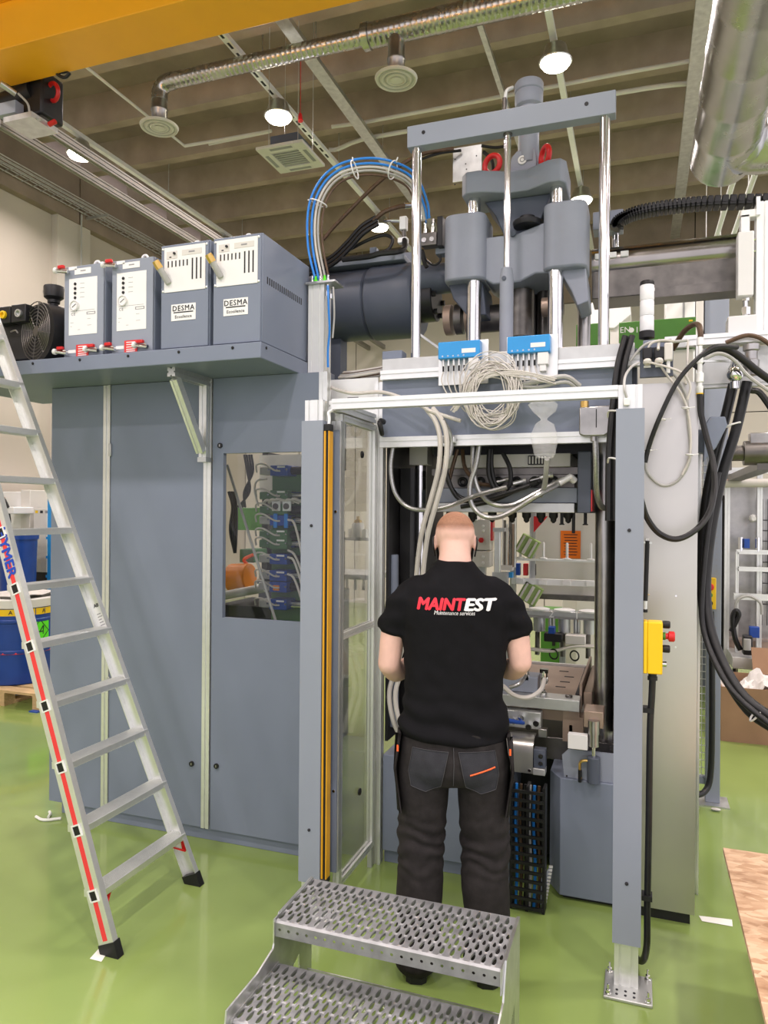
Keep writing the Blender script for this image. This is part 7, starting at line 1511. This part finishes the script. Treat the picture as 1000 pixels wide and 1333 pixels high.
cable('sensor_lead', 'black', .012, [(-1.139,3.8,3.181), (-1.125,3.8,3.12), (-1.108,3.8,3.085)], 'thick black lead end below the air manifold')

# hoses inside the press opening
G = 'hoses in the press opening'
cable('flex_conduit', 'hose_metal', .011, [(-1.155,3.392,2.079), (-1.167,3.392,1.965), (-1.146,3.392,1.851), (-1.089,3.392,1.783), (-1.011,3.392,1.761), (-0.887,3.392,1.776), (-0.737,3.392,1.832), (-0.592,3.392,1.871)], 'grey flexible conduit sagging from the lower rail across the opening', 'conduit', G)
for i, (dx, lab) in enumerate(((-1, 'pale hose running down past the ear, the one nearer the glazed panel'), (9, 'pale hose running down past the ear, the one nearer the head'))):
    e = dx*.0035
    cable('flex_conduit', 'cable_light', .012, [Vector(p)+Vector((e, -.01*i, 0)) for p in ((-0.957,3.3,2.24), (-0.906,3.28,2.178), (-0.88,3.27,2.09), (-0.889,3.28,1.955), (-0.931,3.3,1.811), (-0.983,3.34,1.665), (-1.017,3.38,1.514), (-1.054,3.42,1.245), (-1.131,3.44,1.009), (-1.171,3.42,0.856), (-1.147,3.4,0.73), (-1.113,3.42,0.633))], lab, 'hose', G)
cable('flex_conduit', 'hose_metal', .011, [(-0.873,3.27,2.183), (-0.841,3.29,2.116), (-0.836,3.3,2.063), (-0.857,3.3,1.974), (-0.906,3.32,1.848), (-0.952,3.35,1.702)], 'grey conduit clamped to the lower rail', 'conduit', G)
cp = MB().box((-0.876,3.31,2.094)[0], (-0.82,3.31,2.092)[0], 3.29, 3.328, (-0.868,3.31,2.075)[2], (-0.868,3.31,2.104)[2]).build('hose_clamp', 'galv', bev=.003); tag(cp, 'sheet-metal hose clamp on the lower rail', 'clamp')
cable('flex_conduit', 'hose_metal', .012, [(-0.727,3.402,2.069), (-0.741,3.402,1.978), (-0.77,3.402,1.88), (-0.762,3.402,1.795), (-0.717,3.402,1.741), (-0.647,3.402,1.727), (-0.564,3.402,1.76), (-0.451,3.402,1.832), (-0.361,3.47,1.887), (-0.328,3.49,1.909)], 'grey metal-braided hose with a deep sag, ending in a bright coupling', 'hose', G)
cable('flex_conduit', 'hose_metal', .012, [(-0.763,3.43,2.073), (-0.762,3.43,1.962), (-0.731,3.43,1.851), (-0.664,3.43,1.792), (-0.569,3.43,1.789), (-0.459,3.46,1.848), (-0.338,3.48,1.913)], 'grey metal-braided hose with a shallow sag, ending in a bright coupling', 'hose', G)
o = MB().cyl((-0.36,3.46,1.89), (-0.306,3.48,1.923), .015, n=12).cyl((-0.313,3.48,1.92), (-0.294,3.5,1.902), .017, n=12).build('hose_coupling', 'alu_white'); tag(o, 'bright coupling where the braided hoses meet the platen', 'coupling')
for i, pts in enumerate(([(-0.689,3.512,2.06), (-0.688,3.512,1.966), (-0.669,3.512,1.891), (-0.631,3.512,1.853), (-0.598,3.512,1.89), (-0.598,3.512,1.965), (-0.633,3.512,2.04)], [(-0.695,3.487,2.058), (-0.698,3.487,1.946), (-0.668,3.487,1.867), (-0.623,3.487,1.841), (-0.462,3.487,1.896)], [(-0.907,3.46,1.984), (-0.887,3.46,1.89), (-0.828,3.46,1.822), (-0.733,3.46,1.815), (-0.603,3.46,1.852)], [(-0.9,3.437,1.957), (-0.861,3.437,1.852), (-0.804,3.437,1.807), (-0.673,3.437,1.822), (-0.491,3.437,1.88)], [(-0.842,3.52,1.778), (-0.689,3.52,1.808), (-0.54,3.52,1.875), (-0.449,3.52,1.904)])):
    cable('rubber_hose', 'rubber', .011, pts, ('black rubber hose hanging in a tight U below the lower rail', 'black rubber hose swinging from the rail to the platen side', 'black rubber hose curving out of the dark interior', 'lower black rubber hose curving out of the dark interior', 'black rubber hose lying slantwise before the platen')[i], 'hose', G)
for i, pts in enumerate(([(-0.86,3.52,2.064), (-0.883,3.52,1.988), (-0.902,3.52,1.912)], [(-0.837,3.52,2.063), (-0.816,3.5,1.967), (-0.754,3.5,1.898), (-0.689,3.52,1.884)])):
    cable('copper_hose', 'hose_brown', .010, pts, ('brown hose dropping straight behind the lower rail', 'brown hose bending sideways behind the lower rail')[i], 'hose', G)
for i, p in enumerate(((-0.584,3.52,1.891), (-0.506,3.54,1.906), (-0.459,3.54,1.92), (-0.667,3.52,1.899))):
    v = Vector(p); o = MB().cyl(v, v+Vector((.045, .01, .012)), .011, n=10).cyl(v+Vector((.045, .01, .012)), v+Vector((.06, .012, .014)), .014, n=8).build('hose_coupling', 'steel' if i % 2 else 'alu')
    tag(o, ('dull screw coupling joining the U-shaped hose to the platen', 'bright screw coupling in the middle of the platen front', 'bright screw coupling next to the hanging plug bag', 'dull screw coupling above the sagging braided hose')[i], 'coupling', 'platen couplings')
o = MB().torus((-1.185, 3.29, (-1.196,3.3,2.209)[2]-.055), (.8, .3, .2), .03, .011, 22, 8).cyl((-1.185, 3.29, (-1.196,3.3,2.209)[2]-.02), (-1.185, 3.328, (-1.196,3.3,2.209)[2]-.02), .014, n=10).build('sensor_cable_loop', 'black'); tag(o, 'small black cable loop at the corner of the glazed panel', 'cable')
o = MB().box(-1.33, -1.2695, 3.10, 3.22, 2.19, 2.225).cyl((-1.30, 3.05, 2.205), (-1.30, 3.25, 2.205), .012, n=8).build('door_switch', 'steel'); tag(o, 'steel safety switch under the side bar of the barrier', 'switch')
# hoses on the table manifold
cable('flex_conduit', 'cable_light', .011, [(-0.622,3.5,0.913), (-0.56,3.46,0.883), (-0.493,3.45,0.881), (-0.442,3.5,0.91), (-0.435,3.58,0.945)], 'pale hose curving from the manifold towards the trousers', 'hose')
cable('flex_conduit', 'hose_metal', .010, [(-0.592,3.52,0.904), (-0.547,3.52,0.926), (-0.527,3.58,0.952)], 'short grey hose from the first chrome elbow', 'hose')
cable('wire', 'black', .004, [(-0.628,3.55,0.977), (-0.575,3.55,0.985), (-0.527,3.58,0.979)], 'thin dark wire on the table behind the elbow', 'wire')

# cables at the connector panel and on the stainless sheet
R_ = 'cables before the stainless sheet'
cable('control_cable', 'rubber', .010, [(0.377,3.36,2.452), (0.281,3.27,2.439), (0.206,3.235,2.38), (0.133,3.22,2.287), (0.069,3.22,2.146), (0.031,3.24,2.037), (0.016,3.25,1.967)], 'thick black cable slanting down across the stainless sheet', 'cable', R_)
cable('control_cable', 'cable_grey', .006, [(0.185,3.322,2.382), (0.128,3.322,2.288), (0.077,3.322,2.159), (0.038,3.322,2.044), (0.019,3.322,1.959), (0.042,3.322,1.906), (0.091,3.322,1.872), (0.146,3.322,1.892), (0.188,3.322,1.96), (0.196,3.322,2.041), (0.186,3.322,2.155), (0.177,3.322,2.253), (0.137,3.322,2.336), (0.075,3.322,2.382)], 'grey cable hanging in a long loop over the stainless sheet', 'cable', R_)
cable('control_cable', 'cable_light', .005, [(0.007,3.252,2.396), (0.104,3.252,2.364), (0.163,3.252,2.332), (0.19,3.252,2.279), (0.179,3.252,2.226)], 'pale lead swinging sideways from the first socket', 'cable', R_)
cable('control_cable', 'cable_light', .005, [(0.062,3.296,2.401), (0.105,3.296,2.333), (0.148,3.296,2.273), (0.179,3.296,2.2), (0.194,3.296,2.103), (0.192,3.296,1.99), (0.163,3.296,1.916)], 'pale lead dropping from the second socket', 'cable', R_)
cable('control_cable', 'cable_grey', .006, [(-0.049,3.282,2.405), (0.006,3.282,2.467), (0.061,3.282,2.483), (0.119,3.282,2.476), (0.179,3.282,2.478)], 'grey cable arching over the connector panel', 'cable', R_)
cable('control_cable', 'cable_light', .005, [(0.019,3.268,2.437), (0.037,3.268,2.472), (0.079,3.268,2.482), (0.128,3.268,2.475)], 'pale cable arching over the plug hood', 'cable', R_)
cable('control_cable', 'cable_light', .005, [(0.188,3.4,2.504), (0.183,3.35,2.404), (0.176,3.32,2.301)], 'pale vertical lead at the sheet edge', 'cable', R_)
cable('control_cable', 'cable_light', .006, [(0.068,3.285,2.487), (0.064,3.255,2.441)], 'stub of pale cable standing above the second socket', 'cable', R_)
cable('hydraulic_hose', 'hose_brown', .012, [(0.13,3.5,2.489), (0.166,3.45,2.544), (0.2,3.4,2.566), (0.225,3.36,2.558), (0.233,3.34,2.523), (0.233,3.34,2.49)], 'brown hose bending over into the screw couplings', 'hose')
cable('hydraulic_hose', 'rubber', .012, [(0.231,3.325,2.257), (0.237,3.32,2.169), (0.26,3.31,2.064), (0.282,3.28,1.956), (0.282,3.24,1.843), (0.257,3.2,1.749), (0.2,3.15,1.681), (0.133,3.12,1.65), (0.069,3.1,1.674), (0.025,3.05,1.732), (0.005,3,1.792), (-0.004,2.95,1.835)], 'black hose hanging in a wide loop from the couplings to the post', 'hose')
B_ = 'heavy black hoses beside the fence'
cable('heavy_hose', 'rubber', .022, [(0.389,3.6,2.337), (0.356,3.6,2.183), (0.319,3.6,2.028), (0.282,3.6,1.819), (0.263,3.58,1.575), (0.266,3.56,1.368), (0.294,3.5,1.206), (0.348,3.42,1.058), (0.429,3.35,0.936), (0.521,3.3,0.88)], 'heavy black hose dropping from the ball accumulator', 'hose', B_, 12)
cable('heavy_hose', 'rubber', .022, [(0.439,3.55,2.337), (0.395,3.55,2.124), (0.339,3.54,1.92), (0.295,3.52,1.681), (0.274,3.5,1.443), (0.286,3.45,1.264), (0.335,3.38,1.114), (0.408,3.3,1), (0.513,3.25,0.93)], 'heavy black hose dropping from the filter bowl, tied to its neighbour', 'hose', B_, 12)
cable('heavy_hose', 'rubber', .012, [(0.323,3.5,1.935), (0.279,3.47,1.682), (0.255,3.45,1.413), (0.26,3.42,1.25), (0.307,3.33,1.112), (0.374,3.25,1.012), (0.502,3.18,0.915)], 'thinner black hose between the two heavy hoses', 'hose', B_, 10)
cable('heavy_hose', 'rubber', .016, [(0.218,3.42,2.383), (0.277,3.4,2.448), (0.337,3.4,2.457), (0.399,3.42,2.418), (0.462,3.45,2.367), (0.543,3.5,2.313)], 'black hose arching over the rail towards the frame', 'hose', B_, 10)
cable('heavy_hose', 'cable_grey', .008, [(0.237,3.38,2.407), (0.305,3.38,2.435), (0.367,3.4,2.409), (0.429,3.42,2.338), (0.536,3.45,2.256)], 'grey cable arching below the black hose at the rail', 'cable', B_)
cable('heavy_hose', 'hose_brown', .010, [(0.357,3.6,2.526), (0.435,3.6,2.552), (0.496,3.6,2.537), (0.558,3.6,2.482)], 'brown hose lying along the side rail', 'hose', B_)
cable('heavy_hose', 'rubber', .014, [(0.448,3.5,2.291), (0.484,3.5,2.276), (0.544,3.5,2.18)], 'black hose leaving the filter bowl to the side', 'hose', B_)
for p, n_, lab in (((0.376,3.52,2.145), (.3, 0, -1), 'white cable tie on the upper part of the heavy hoses'), ((0.446,3.28,0.94), (.8, 0, -.6), 'white cable tie on the lower sweep of the heavy hoses')):
    tag(MB().torus(p, n_, .034, .004, 20, 6).build('cable_tie', 'white'), lab, 'cable tie')
for i, p in enumerate(((-0.084,3,2.155), (-0.082,3,1.964))):
    v = Vector(p); tag(MB().tube([v+Vector((-.05, .18, .0)), v+Vector((-.04, .08, .012)), v+Vector((.0, -.0, .0))], .004, n=6).build('cable_tie', 'white'), ('upper' if i == 0 else 'lower')+' white cable tie fastening the hoses to the post', 'cable tie')
for i, p in enumerate(((0.028,3.27,2.02), (0.174,3.27,2.194), (0.19,3.27,1.998), (0.082,3.26,2.148))):
    v = Vector(p); tag(MB().torus(v, (.1, 0, 1), .014, .003, 14, 5).bar(v+Vector((.012, 0, 0)), v+Vector((.035, -.005, .002)), .004, .004).build('cable_tie', 'white'), ('white cable tie on the thick black cable', 'white cable tie high on the hanging loop', 'white cable tie low on the hanging loop', 'white cable tie where the slanting cables meet')[i], 'cable tie')
pg_ = thing('gate_plug', 'white plug hanging on the end of the top bar above the grey post', 'plug', (-0.051,2.79,2.145))
MB().box((-0.062,2.79,2.168)[0], (-0.041,2.79,2.167)[0], 2.785, 2.808, (-0.051,2.79,2.145)[2], (-0.051,2.79,2.173)[2]).build('plug_body', 'white', pg_, bev=.003)
MB().tube([(-0.051,2.79,2.173), (-0.06,2.79,2.21), (-0.058,2.85,2.263), (-0.039,3,2.325), (-0.011,3.2,2.38)], .005, n=6).build('lead', 'cable_grey', pg_)
